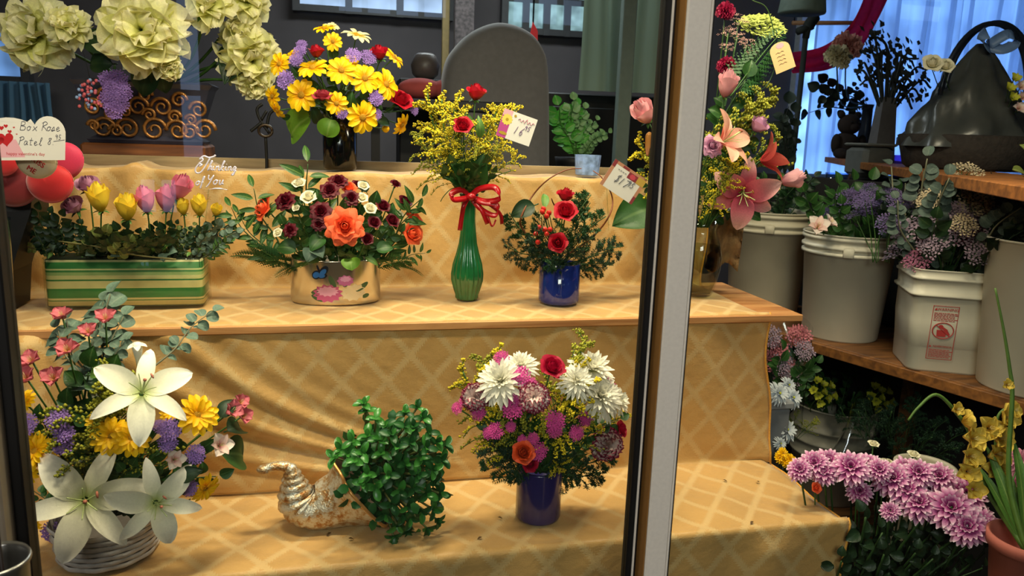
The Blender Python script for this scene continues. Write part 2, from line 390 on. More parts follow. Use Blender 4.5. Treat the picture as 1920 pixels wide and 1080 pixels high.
def cluster(key, m, n=60, flat=.5, r=.075, rag=1.0):
    """statice-like head of tiny papery florets, unit width"""
    if key in _pro: return _pro[key]
    rr = random.Random(key); b = MB()
    for i in range(n):
        a = i * 2.4; q = .46 * math.sqrt((i + .5) / n)
        c = (q * math.cos(a) + rr.uniform(-.03, .03) * rag, q * math.sin(a) + rr.uniform(-.03, .03) * rag, flat * (.3 - q * q * 1.2) + rr.uniform(-.05, .05) * rag)
        T = Matrix.Translation(c) @ Matrix.Rotation(rr.uniform(-.6, .6), 4, 'X') @ Z(rr.uniform(0, 6))
        for k in range(4): b.add(*petal(r * 1.5, r * .75, 2, 2, PR_FAN, 35, 5, .1), T @ Z(k * 1.571))
    h = b.mesh('florets', m); b = MB()
    for i in range(7):
        a = i * .9; tube(b, [(0, 0, -.55), (.2 * math.cos(a), .2 * math.sin(a), -.05), (.3 * math.cos(a), .3 * math.sin(a), flat * .15)], .012, 4)
    _pro[key] = [('florets', h, Matrix()), ('branchlets', b.mesh('branchlets', GREEN), Matrix())]; return _pro[key]
# sprays: unit length along +Z from the base, face towards -Y
def goldenrod(key, m, seed=1, bushy=1.0):
    if key in _pro: return _pro[key]
    rr = random.Random(seed); fl = MB(); st = MB()
    spine = smoothpts([(0, 0, 0), (.02, .0, .4), (.05, .02, .75), (.13, .03, 1.0)], 5)
    tube(st, spine, .008, 4)
    for i in range(15):
        t = .3 + .7 * i / 14; k = min(len(spine) - 1, int(t * (len(spine) - 1))); p = spine[k]
        L = (.34 * (1.1 - t) + .05) * bushy; a = rr.uniform(0, 6.28)
        q = [p, p + Vector((math.cos(a) * L * .6, math.sin(a) * L * .5, L * .45)), p + Vector((math.cos(a) * L * 1.05, math.sin(a) * L * .8, L * .5))]
        q = smoothpts(q, 4); tube(st, q, .004, 3)
        for z in q[1:]:
            for _ in range(4): octa(fl, tuple(z + Vector((rr.uniform(-.02, .02), rr.uniform(-.02, .02), rr.uniform(-.008, .022)))), rr.uniform(.006, .0125))
    for z in spine[-5:]:
        for _ in range(6): octa(fl, tuple(z + Vector((rr.uniform(-.02, .02), rr.uniform(-.02, .02), rr.uniform(-.02, .02)))), rr.uniform(.007, .014))
    _pro[key] = [('florets', fl.mesh('florets', m), Matrix()), ('stem', st.mesh('stem', GREEN), Matrix())]; return _pro[key]
def fern(key, m, wide=.3, n=15):
    if key in _pro: return _pro[key]
    st = MB(); sp = smoothpts([(0, 0, 0), (0, -.02, .4), (0, -.1, .75), (0, -.24, 1.0)], 6); tube(st, sp, .007, 4)
    out = [('stem', st.mesh('stem', GREEN), Matrix())]; fr = MB()
    for i in range(n):
        t = .22 + .78 * i / (n - 1); k = min(len(sp) - 2, int(t * (len(sp) - 1))); p = sp[k]; d = (sp[k + 1] - sp[k]).normalized()
        L = wide * (1.08 - t) ** .8 + .03
        for s in (-1, 1):
            ax = Vector((s, 0, .55)).normalized()
            F = frame(Vector((0, -1, .1)), ax, p)
            fr.add(*petal(L, L * .05, 4, 2, PR_LEAF, 5, -20, 0), F)
            for j in range(6):
                u = .15 + .8 * j / 5; l2 = L * .3 * (1.05 - u) + .008
                for s2 in (-1, 1):
                    ax2 = (ax + Vector((0, 0, 1.0 * s2)) if True else ax).normalized()
                    fr.add(*petal(l2, l2 * .28, 3, 2, PR_ROUND, 0, -25, 0), frame(Vector((0, -1, .1)), ax2, p + ax * (u * L) - Vector((0, .0 + .04 * u * u * L, 0))))
    out.append(('frond', fr.mesh('frond', m), Matrix())); _pro[key] = out; return out
def needles(key, m, seed=3, n=14, bl=.05):
    """feathery green: branching twigs of short needles"""
    if key in _pro: return _pro[key]
    rr = random.Random(seed); st = MB(); nd = MB()
    sp = smoothpts([(0, 0, 0), (.02, 0, .35), (-.02, -.03, .7), (.03, -.08, 1.0)], 5); tube(st, sp, .008, 4)
    for i in range(n):
        t = .2 + .8 * i / n; p = sp[min(len(sp) - 1, int(t * (len(sp) - 1)))]; a = rr.uniform(0, 6.28); L = .32 * (1.1 - t) + .1
        d = Vector((math.cos(a), math.sin(a) * .7, .7)).normalized(); q = smoothpts([p, p + d * L * .6, p + d * L + Vector((0, 0, -.04))], 4); tube(st, q, .004, 3)
        for z in q[2:]:
            for _ in range(12):
                v = Vector((rr.gauss(0, 1), rr.gauss(0, 1), rr.gauss(0, 1) + .4)).normalized()
                nd.add(*petal(bl * rr.uniform(.7, 1.3), bl * .13, 2, 2, PR_LEAF, 0, -10, 0, x0=0), frame(v.orthogonal(), v, z))
    _pro[key] = [('stem', st.mesh('stem', DGREEN), Matrix()), ('needles', nd.mesh('needles', m), Matrix())]; return _pro[key]
def sprig(key, m, n=9, L=.22, W=.4, prof=PR_LEAF, pair=True, seed=5, stem=None, e0=15, e1=-25, start=.25):
    """leafy twig: every leaf a child that shares one mesh"""
    if key in _pro: return _pro[key]
    rr = random.Random(seed); st = MB()
    sp = smoothpts([(0, 0, 0), (.03, -.01, .35), (-.02, -.03, .7), (.05, -.1, 1.0)], 5); tube(st, sp, [.014 - .009 * i / (len(sp) - 1) for i in range(len(sp))], 5)
    out = [('stem', st.mesh('stem', stem or DGREEN), Matrix())]
    me = one(petal(L, L * W, 7, 4, prof, e0, e1, .25, .06), 'leaf', m)
    for i in range(n):
        t = start + (1 - start) * i / (n - 1); p = sp[min(len(sp) - 1, int(t * (len(sp) - 1)))]
        for s in ((-1, 1) if pair and i < n - 1 else ((1 if i % 2 else -1),)):
            ax = Vector((s * rr.uniform(.6, 1), rr.uniform(-.5, .3), rr.uniform(.2, .9))) if i < n - 1 else Vector((.1, -.2, 1))
            out.append(('leaf', me, frame(Vector((rr.uniform(-.4, .4), -1, rr.uniform(.0, .8))), ax, p, rr.uniform(.75, 1.15))))
    _pro[key] = out; return out
def leafone(key, m, W=.28, e0=25, e1=-35, prof=PR_LEAF):
    if key in _pro: return _pro[key]
    b = MB(); b.add(*petal(.86, W, 10, 6, prof, e0, e1, .3, .06, 1.5, .14), Matrix(((0, -1, 0, 0), (0, 0, -1, 0), (1, 0, 0, 0), (0, 0, 0, 1))))
    # leaf runs along +Z from a short stalk
    s = MB(); tube(s, [(0, 0, 0), (0, 0, .16)], .016, 5)
    _pro[key] = [('blade', b.mesh('blade', m), Matrix()), ('stem', s.mesh('stem', DGREEN), Matrix())]; return _pro[key]
# ------------------------------------------------------------------ placing
def put(parts, name, label, cat, M, group=None, stem_to=None, sr=.0016, sm=None, bend=.0):
    t = thing(name, label, cat, M, group)
    for pn, me, T in parts: ob(pn, me, t, T)
    if stem_to is not None:
        a = M.translation; d = Vector(stem_to); back = (M.to_3x3() @ Vector((0, 0, 1))).normalized()
        mid = a.lerp(d, .45) - back * (.18 * (a - d).length)
        if bend: mid += Vector((bend, 0, 0))
        Mi = M.inverted(); b = MB(); sc1 = M.to_scale()[0]
        tube(b, [Mi @ q for q in smoothpts([a, mid, d], 5)], sr / sc1, 5)
        b.build('stem', sm or GREEN, t)
    return t
class Bouquet:
    def __init__(s, px, py, Y, R, mouth, group):
        s.c = P(px, py, Y); s.R = R; s.Y = Y; s.mouth = Vector(mouth); s.group = group
    def at(s, px, py, dY=0.0):
        q = P(px, py, s.Y); d = (q - s.c).length
        return P(px, py, s.Y - (.75 * math.sqrt(s.R ** 2 - d * d) if d < s.R else 0) + dY)
    def dirn(s, p, cam=.9, up=.3, out=.9):
        n = (p - s.c); n = n.normalized() if n.length > 1e-5 else Vector((0, -1, 0))
        return (n * out + (CAM - p).normalized() * cam + Vector((0, 0, up))).normalized()
    def bloom(s, parts, name, px, py, dpx, label, cat='flower', cam=.9, up=.3, out=.9, dY=0, group=None, d=None, spin=None, stem=True, sr=.0016):
        p = s.at(px, py, dY); z = Vector(d).normalized() if d else s.dirn(p, cam, up, out)
        M = frame(z, (1, 0, 0), p, M_(p, dpx), random.uniform(0, 6.28) if spin is None else spin)
        j = Vector((random.uniform(-1, 1), random.uniform(-1, 1), 0)) * .012
        return put(parts, name, label, cat, M, group or s.group, (s.mouth + j) if stem else None, sr)
    def spray(s, parts, name, tx, ty, label, cat='foliage', base=None, dY=0, face=None, group=None, stretch=1.0):
        tip = s.at(tx, ty, dY); b = Vector(base) if base is not None else s.mouth + Vector((random.uniform(-.012, .012), random.uniform(-.012, .012), 0))
        z = tip - b; L = z.length
        M = frame(z, Vector((-1, 0, 0)).cross(z).cross(z) if False else (1, 0, random.uniform(-.3, .3)), b, L)
        return put(parts, name, label, cat, M, group or s.group + ' greenery')
def leaf_at(parts, name, label, b, tip, facing=(0, -1, .4), group=None, cat='leaf', wide=1.0):
    b = Vector(b); tip = Vector(tip); z = tip - b; n = Vector(facing); L = z.length
    y = -n; x = y.cross(z)                      # blade normal faces -Y locally
    return put(parts, name, label, cat, frame(z, x, b, L, sc3=(L * wide, L * wide, L)), group)
# single-stroke letters (0..1 wide, x height .5)
GL = {'B': [[(.1, 1), (.05, 0)], [(.1, 1), (.5, .95), (.5, .65), (.1, .52), (.6, .42), (.55, .05), (.05, 0)]], 'o': [[(.3, .5), (.08, .3), (.2, .02), (.45, .15), (.4, .45), (.25, .48), (.55, .4)]],
      'x': [[(.05, .5), (.25, .25), (.5, 0)], [(.5, .5), (.25, .25), (.0, 0)]], 'R': [[(.15, 1), (.05, 0)], [(.0, .85), (.35, 1.05), (.6, .8), (.15, .5), (.4, .3), (.65, 0)]],
      's': [[(.05, .1), (.3, .5), (.35, .2), (.2, 0), (.05, .05), (.5, .1)]], 'e': [[(.05, .2), (.35, .35), (.25, .5), (.08, .3), (.2, 0), (.5, .15)]], 'P': [[(.2, 1), (.05, 0)], [(.0, .85), (.4, 1.02), (.6, .75), (.15, .5)]],
      'a': [[(.45, .42), (.2, .5), (.05, .2), (.2, 0), (.4, .3), (.42, .45), (.42, .05), (.55, .1)]], 't': [[(.3, .9), (.2, .1), (.4, .05)], [(.05, .6), (.5, .62)]], 'l': [[(.05, .1), (.35, .8), (.3, 1), (.18, .7), (.2, .05), (.4, .1)]],
      '8': [[(.4, .9), (.1, .8), (.4, .3), (.25, 0), (.05, .2), (.45, .75), (.4, .9)]], '.': [[(.1, .02), (.16, .0)]], '9': [[(.4, .8), (.15, .95), (.05, .65), (.3, .55), (.42, .85), (.38, 0)]],
      '5': [[(.5, .95), (.15, .95), (.1, .55), (.4, .5), (.4, .1), (.05, .05)]], '1': [[(.2, .9), (.15, 0)]], '7': [[(.0, .9), (.45, .92), (.15, 0)]], '6': [[(.4, .95), (.1, .4), (.2, 0), (.42, .2), (.3, .45), (.1, .3)]],
      '$': [[(.5, .8), (.25, .9), (.1, .7), (.45, .35), (.3, .05), (.02, .15)], [(.32, 1.08), (.2, -.1)]], 'h': [[(.05, .0), (.15, .5), (.35, 1), (.22, 1), (.15, 0)], [(.15, .3), (.35, .5), (.4, .1), (.55, .1)]],
      'i': [[(.1, .5), (.1, .1), (.3, .1)], [(.14, .72), (.16, .74)]], 'n': [[(.05, .5), (.05, 0)], [(.05, .3), (.25, .5), (.35, .3), (.36, .05), (.5, .1)]], 'k': [[(.05, 0), (.15, .5), (.35, 1), (.22, 1), (.12, 0)], [(.4, .5), (.15, .25), (.45, 0)]],
      'g': [[(.4, .42), (.2, .5), (.08, .2), (.22, .03), (.4, .4), (.32, -.35), (.1, -.4), (.5, .1)]], 'f': [[(.15, -.3), (.25, .3), (.4, 1), (.25, .9), (.22, 0), (.2, -.35)], [(.1, .35), (.4, .4)]],
      'T': [[(-.35, .55), (-.1, .8), (-.2, .95), (-.35, .85), (-.1, 1.1), (.3, 1.0), (.65, 1.08), (.75, 1.2)], [(.4, 1.0), (.2, .4), (-.05, -.05), (-.35, -.1), (-.5, .15), (-.35, .5), (-.1, .5), (-.25, .35)]],
      'Y': [[(.05, 1), (.1, .6), (.35, .55), (.6, 1)], [(.6, 1), (.3, .1), (.05, -.3)]], 'u': [[(.05, .5), (.1, .05), (.3, .1), (.4, .5), (.4, .08), (.55, .1)]], ' ': []}
def script(mb, text, x, y, h, slant=.22, r=.0005, M=None, gap=.62, k=4):
    """handwriting as thin raised strokes in the local XY plane"""
    for ch in text:
        for s in GL.get(ch, []):
            pts = [Vector((x + (a + slant * b) * h * .9, y + b * h, 0)) for a, b in s]
            tube(mb, smoothpts(pts, 5), r, k, M)
        x += h * (gap if ch not in '.i' else .36)
    return x
def typeset(text, size, ext=.0004, align='CENTER'):
    c = bpy.data.curves.new('type', 'FONT'); c.body = text; c.size = size; c.extrude = ext; c.align_x = align; c.align_y = 'CENTER'; c.resolution_u = 3
    o = bpy.data.objects.new('type', c); C.objects.link(o); bpy.context.view_layer.update()
    me = bpy.data.meshes.new_from_object(o.evaluated_get(bpy.context.evaluated_depsgraph_get()))
    bpy.data.objects.remove(o); return me
# ------------------------------------------------------------------ levels of the display (relative to the camera)
ZB, ZM = -0.757, -0.386
YB, YM, YT = 1.247, 1.535, 1.88
ZT = P(750, 326, YT).z - H
GY = 0.90                                        # front face of the cooler doors
M_ALU = mat('brushed_aluminium', (238, 233, 220), .5, .04, 200)
M_ALU_WARM = mat('aluminium_warm_reflection', (176, 128, 66), .5, .05, 100, metal=.2)  # aluminium side face with the warm cloth reflection put into its colour
M_BLK = mat('black_rubber', (9, 9, 9), .6, .1)
M_PANE = pane_mat('door_pane', (.93, .97, .955), 1.6)
# ------------------------------------------------------------------ the room
M_FLOOR = mat('dark_floor', (48, 42, 38), .7, .3, 5)
M_WALL = mat('charcoal_wall', (92, 86, 88), .85, .12, 4)
M_CEIL = mat('ceiling_white', (150, 148, 142), .9, .05)
b = MB(); box(b, (-3.4, -3.6, -.05), (4.6, 5.2, 0)); struct('floor', b, M_FLOOR, label='dark floor under the display and the buckets')
b = MB(); box(b, (-3.4, -3.6, 2.75), (4.6, 5.2, 2.8)); struct('ceiling', b, M_CEIL, label='pale ceiling of the shop')
BY = 4.7
b = MB(); box(b, (-3.4, BY, 0), (4.6, BY + .1, 2.75)); struct('wall_back', b, M_WALL, label='charcoal back wall behind the display')
b = MB(); box(b, (-3.5, -3.6, 0), (-3.4, 5.2, 2.75)); struct('wall_left', b, M_WALL, label='dark left wall')
b = MB(); box(b, (4.6, -3.6, 0), (4.7, 5.2, 2.75)); struct('wall_right', b, M_WALL, label='dark right wall')
b = MB(); box(b, (-3.4, -3.7, 0), (4.6, -3.6, 2.75)); struct('wall_front', b, mat('front_wall_paint', (120, 122, 120), .9, .05), label='shop wall opposite the cooler')
# windows of the shop: bright daylight outside, frames and bars
M_WF = mat('window_frame_paint', (70, 70, 72), .5, .1)
def window(name, x0, x1, z0, z1, Y, face, glow, nx=2, nz=2, label=None, fm=M_WF):
    s = thing(name, label, None); s['kind'] = 'structure'
    g = MB(); box(g, (x0, Y - .005, z0), (x1, Y + .005, z1)); g.build('glass', glow, s, False)
    for k in range(nx + 1):
        x = x0 + (x1 - x0) * k / nx; q = MB(); box(q, (x - .02, Y - .03, z0 - .02), (x + .02, Y + .03, z1 + .02)); q.build('window_frame' if k in (0, nx) else 'window_bar', fm, s, False)
    for k in range(nz + 1):
        z = z0 + (z1 - z0) * k / nz; q = MB(); box(q, (x0, Y - .025, z - .018), (x1, Y + .025, z + .018)); q.build('window_frame' if k in (0, nz) else 'window_bar', fm, s, False)
    return s
G_DAY = glow_mat('daylight_pane', (130, 178, 255), 2.3, .6, 3)
G_DAYF = glow_mat('daylight_front', (170, 205, 255), 1.7, .2, 2)
def wp(px, py): return P(px, py, BY - .04)  # back wall windows: glowing stand-ins for windows mirrored in the door glass
a0, a1 = wp(1470, 470), wp(2150, -170)
window('window_1', wp(1475, 300).x, wp(2100, 300).x, .75, 2.6, BY - .05, -1, G_DAY, 3, 1, 'wide glowing window behind the sheer curtains, stand-in for a mirrored one', mat('pale_frame', (190, 196, 204)))
window('window_2', wp(-60, 100).x, wp(48, 100).x, wp(20, 150).z, wp(20, 40).z, BY - .05, -1, glow_mat('pane_left', (130, 175, 245), .75, .4, 5), 1, 1, 'small glowing blue window at the far left, stand-in for a reflection')
window('window_3', wp(556, 20).x, wp(842, 20).x, wp(700, 24).z, wp(700, -120).z, BY - .05, -1, glow_mat('pane_mid', (190, 215, 255), 1.0, .3, 5), 3, 1, 'bright glowing panes high behind the black vase, stand-in for a mirrored window')
window('window_4', wp(945, 20).x, wp(1100, 20).x, wp(1000, 60).z, wp(1000, -120).z, BY - .05, -1, glow_mat('pane_mid_right', (185, 225, 235), .55, .6, 9), 4, 3, 'glowing panes high behind the rounded grey form, stand-in for mirrored windows')
# windows across the shop, seen only in reflection; low and narrow ones added for haze
FY = -3.55
def refl(px, py):             # where on the opposite wall the door glass mirrors this sight line
    q = ray(px, py); t = (GY + .036 - FY + GY + .036) / q.y; return q.x * t, q.z * t + H
for i, (pa, pb, ya, yb, nx, nz, nm) in enumerate(((630, 842, -50, 26, 4, 1, 'daylit shop window across the room, mirrored above the black vase'), (955, 1098, -60, 46, 3, 2, 'daylit shop window across the room, mirrored above the rounded form'), (1668, 1990, -120, 42, 3, 2, 'wide daylit shop window across the room at the far end'), (262, 336, 332, 402, 2, 1, 'low window added across the room for the haze over the pink planter roses'), (340, 371, -90, 300, 1, 3, 'tall narrow window added across the room for the pale streak beside the silk blooms'))):
    (xa, za), (xb, zb_) = refl(pa, yb), refl(pb, ya); window('window_%d' % (5 + i), xa, xb, za, min(2.7, max(zb_, za + .1)), FY, 1, G_DAYF, nx, nz, nm)
# sheer curtain in front of window_1
def curtain(name, x0, x1, z0, z1, Y, m, folds, amp, label, n=None):
    n = n or folds * 8; mb = MB(); v = []; f = []; u = []
    rr = random.Random(name); ph = [rr.uniform(-.9, .9) for _ in range(folds + 2)]
    for i in range(n + 1):
        t = i / n; k = t * folds; a = ph[int(k)] * (1 - k % 1) + ph[min(folds + 1, int(k) + 1)] * (k % 1)
        y = Y + amp * math.sin(2 * math.pi * k + a) * (.6 + .4 * math.cos(3.1 * k))
        for j in range(7):
            q = j / 6; v.append((x0 + (x1 - x0) * t + .01 * math.sin(5 * q + k), y + .012 * math.sin(3 * q + k), z0 + (z1 - z0) * q)); u.append((t, q))
    for i in range(n):
        for j in range(6): f.append((i * 7 + j, i * 7 + 7 + j, i * 7 + 8 + j, i * 7 + j + 1))
    mb.add(v, f, u); o = mb.build(name, m); return tag(o, label, 'curtain')
def sheer(name, col, t_clear, t_lucent):
    m = bpy.data.materials.new(name); m.use_nodes = True; nt = m.node_tree; N = nt.nodes; L = nt.links; N.remove(N['Principled BSDF'])
    d = N.new('ShaderNodeBsdfDiffuse'); d.inputs[0].default_value = lin(col); t = N.new('ShaderNodeBsdfTranslucent'); t.inputs[0].default_value = lin(col)
    c = N.new('ShaderNodeBsdfTransparent'); a = N.new('ShaderNodeMixShader'); a.inputs[0].default_value = t_lucent; e = N.new('ShaderNodeMixShader'); e.inputs[0].default_value = t_clear
    L.new(d.outputs[0], a.inputs[1]); L.new(t.outputs[0], a.inputs[2]); L.new(a.outputs[0], e.inputs[1]); L.new(c.outputs[0], e.inputs[2]); L.new(e.outputs[0], N['Material Output'].inputs[0]); return m
curtain('sheer_curtain', wp(1480, 300).x - .05, wp(2100, 300).x, .6, 2.7, BY - .28, sheer('sheer_white', (205, 218, 240), .22, .7), 30, .05, 'pleated sheer white curtain lit from behind on the right')
curtain('pleated_curtain', wp(-80, 300).x, wp(140, 300).x, .9, wp(60, 158).z, BY - .3, sheer('sheer_blue', (110, 150, 175), .1, .3), 13, .04, 'pale blue pleats under the small left window, standing in for a reflection')  # blue pleats added for a pale corrugated reflection in the door glass
curtain('grey_green_curtain', P(1088, 100, 3.2).x, P(1262, 100, 3.2).x, P(1150, 172, 3.2).z, 2.7, 3.2, sheer('curtain_greygreen', (142, 160, 142), .0, .2), 7, .012, 'smooth grey green curtain hanging behind the mullion')
# ------------------------------------------------------------------ cooler doors
def yz_box(name, x0, x1, y0, y1, m, par, z0=0.02, z1=2.5, bev=.002):
    q = MB(); box(q, (x0, y0, z0), (x1, y1, z1), bev); return q.build(name, m, par, False)
gx0, gx1 = P(1256, 460, GY).x, P(1299, 460, GY).x      # front face of the mullion
d1 = thing('door_1', 'left sliding glass door of the cooler with black gasket', None); d1['kind'] = 'structure'
lx0, lx1 = P(40, 1000, GY + .035).x, P(63, 1000, GY + .035).x
yz_box('gasket', lx0, lx1, GY + .02, GY + .05, M_BLK, d1)
yz_box('stile', lx0 - .06, lx0, GY - .005, GY + .045, mat('stile_beige', (168, 156, 136), .5, .06, metal=.3), d1)
yz_box('stile_lip', lx0 - .012, lx0 - .008, GY - .012, GY - .004, M_BLK, d1)
rx0, rx1 = P(1211, 460, GY + .04).x, P(1231, 460, GY + .04).x
yz_box('gasket', rx0, rx1, GY + .03, GY + .05, M_BLK, d1)
yz_box('gasket_trim', rx1 - .0075, rx1 - .005, GY + .026, GY + .031, M_ALU, d1)
yz_box('glass_pane', lx1, rx0, GY + .036, GY + .042, M_PANE, d1, bev=0)
tr = thing('trim_1', 'aluminium mullion between the two glass doors', None); tr['kind'] = 'structure'
yz_box('mullion_front', gx0, gx1, GY, GY + .006, M_ALU, tr)
yz_box('mullion_side', gx0, gx0 + .006, GY + .0062, GY + .05, M_ALU_WARM, tr, bev=.001)
yz_box('mullion_back', gx0 + .0062, gx1, GY + .044, GY + .05, M_ALU, tr)
d2 = thing('door_2', 'right glass door of the cooler beside the aluminium mullion', None); d2['kind'] = 'structure'
yz_box('stile', gx1 + .0006, gx1 + .0034, GY + .002, GY + .02, M_ALU, d2, bev=.0008)
yz_box('gasket', gx1 + .0036, gx1 + .0062, GY + .004, GY + .02, M_BLK, d2, bev=.0008)
yz_box('glass_pane', gx1 + .0064, gx1 + 1.3, GY + .01, GY + .016, M_PANE, d2, bev=0)
# ------------------------------------------------------------------ stepped display stand and its cloth
M_WOOD = mat('pine_board', (178, 128, 76), .6, .15, 14, grad=None)
def wood(name, a, b_, sx=3, sy=30):
    m = mat(name, a, .6, .1); nt = m.node_tree; N = nt.nodes; L = nt.links
    tc = N.new('ShaderNodeTexCoord'); mp = N.new('ShaderNodeMapping'); mp.inputs['Scale'].default_value = (sx, sy, sy); nz = N.new('ShaderNodeTexNoise'); nz.inputs['Scale'].default_value = 1.5; nz.inputs['Detail'].default_value = 5; nz.inputs['Distortion'].default_value = .6
    L.new(tc.outputs['Object'], mp.inputs[0]); L.new(mp.outputs[0], nz.inputs['Vector'])
    cr = N.new('ShaderNodeValToRGB'); cr.color_ramp.elements[0].position = .35; cr.color_ramp.elements[1].position = .68; cr.color_ramp.elements[0].color = lin(b_); cr.color_ramp.elements[1].color = lin(a)
    L.new(nz.outputs[0], cr.inputs[0]); L.new(cr.outputs[0], N['Principled BSDF'].inputs['Base Color']); return m
M_PINE = wood('pine_plank', (205, 152, 96), (160, 105, 58)); M_OLD = wood('old_plank', (140, 92, 48), (88, 56, 30))
st = thing('display_stand', 'stepped wooden display stand under the gold cloth, bare plank end at right', 'stand')
def part(name, lo, hi, m=M_PINE, par=st, bev=.001):
    q = MB(); box(q, lo, hi, bev); return q.build(name, m, par, False)
XR = P(1514, 588, 1.512).x
part('shelf_board', (-.82, YB + .012, H + ZB - .024), (1.0, 1.95, H + ZB - .006))
part('shelf_board', (-.82, YM - .008, H + ZM - .02), (XR, 1.92, H + ZM - .005))
part('shelf_board', (-.82, YT + .012, H + ZT - .022), (P(1150, 320, YT).x + .02, 2.02, H + ZT - .005))
part('back_rail', (P(640, 310, 2.03).x - .9, 2.022, H + ZT - .02), (P(1150, 310, 2.03).x, 2.04, H + ZT + .022), wood('sill_board', (160, 140, 104), (120, 100, 70)))
for x in (-.75, .02, .94):
    part('leg', (x, 1.60, H + ZB + .001), (x + .035, 1.635, H + ZM - .021), M_OLD)
    part('leg', (x, 1.29, 0), (x + .035, 1.325, H + ZB - .025), M_OLD); part('leg', (x, 1.89, 0), (x + .035, 1.925, H + ZB - .025), M_OLD)
    part('leg', (min(x, .80), 1.95, H + ZM + .0), (min(x, .80) + .03, 1.985, H + ZT - .023), M_OLD)
def cloth_material():
    m = mat('gold_damask', (198, 156, 93), .46, .06, 9, spec=.35, sheen=.25); nt = m.node_tree; N = nt.nodes; L = nt.links; b = N['Principled BSDF']
    src = b.inputs['Base Color'].links[0].from_socket
    tc = N.new('ShaderNodeTexCoord'); sp = N.new('ShaderNodeSeparateXYZ'); L.new(tc.outputs['UV'], sp.inputs[0])
    def mth(op, x, y=None):
        n = N.new('ShaderNodeMath'); n.operation = op
        for k, q in enumerate((x, y)):
            if q is None: continue
            if isinstance(q, (int, float)): n.inputs[k].default_value = q
            else: L.new(q, n.inputs[k])
        return n.outputs[0]
    U = mth('MULTIPLY', sp.outputs[0], 1 / .094); V = mth('MULTIPLY', sp.outputs[1], 1 / .115)
    A = mth('ADD', U, V); B = mth('SUBTRACT', U, V)
    def stripe(q, o):
        fr = mth('FRACT', q); d = mth('ABSOLUTE', mth('SUBTRACT', fr, .5))
        zig = mth('MULTIPLY', mth('SINE', mth('ADD', mth('MULTIPLY', o, 70), mth('MULTIPLY', d, 55))), .035)
        return mth('LESS_THAN', mth('ADD', d, zig), .092)
    ln = mth('MAXIMUM', stripe(A, B), stripe(B, A))
    mx = N.new('ShaderNodeMixRGB'); L.new(ln, mx.inputs[0]); L.new(src, mx.inputs[1]); mx.inputs[2].default_value = lin((204, 170, 113)); L.new(mx.outputs[0], b.inputs['Base Color'])
    L.new(mth('ADD', mth('MULTIPLY', ln, .3), .42), b.inputs['Roughness'])
    wv = N.new('ShaderNodeTexNoise'); wv.inputs['Scale'].default_value = 420; L.new(tc.outputs['UV'], wv.inputs['Vector'])
    n3 = N.new('ShaderNodeTexNoise'); n3.inputs['Scale'].default_value = 26; n3.inputs['Detail'].default_value = 4; L.new(tc.outputs['UV'], n3.inputs['Vector'])
    hh = mth('ADD', mth('ADD', mth('MULTIPLY', ln, .35), mth('MULTIPLY', wv.outputs[0], .25)), mth('MULTIPLY', n3.outputs[0], 2.0))
    bp = N.new('ShaderNodeBump'); bp.inputs['Strength'].default_value = .55; bp.inputs['Distance'].default_value = .003; L.new(hh, bp.inputs['Height']); L.new(bp.outputs[0], b.inputs['Normal'])
    return m
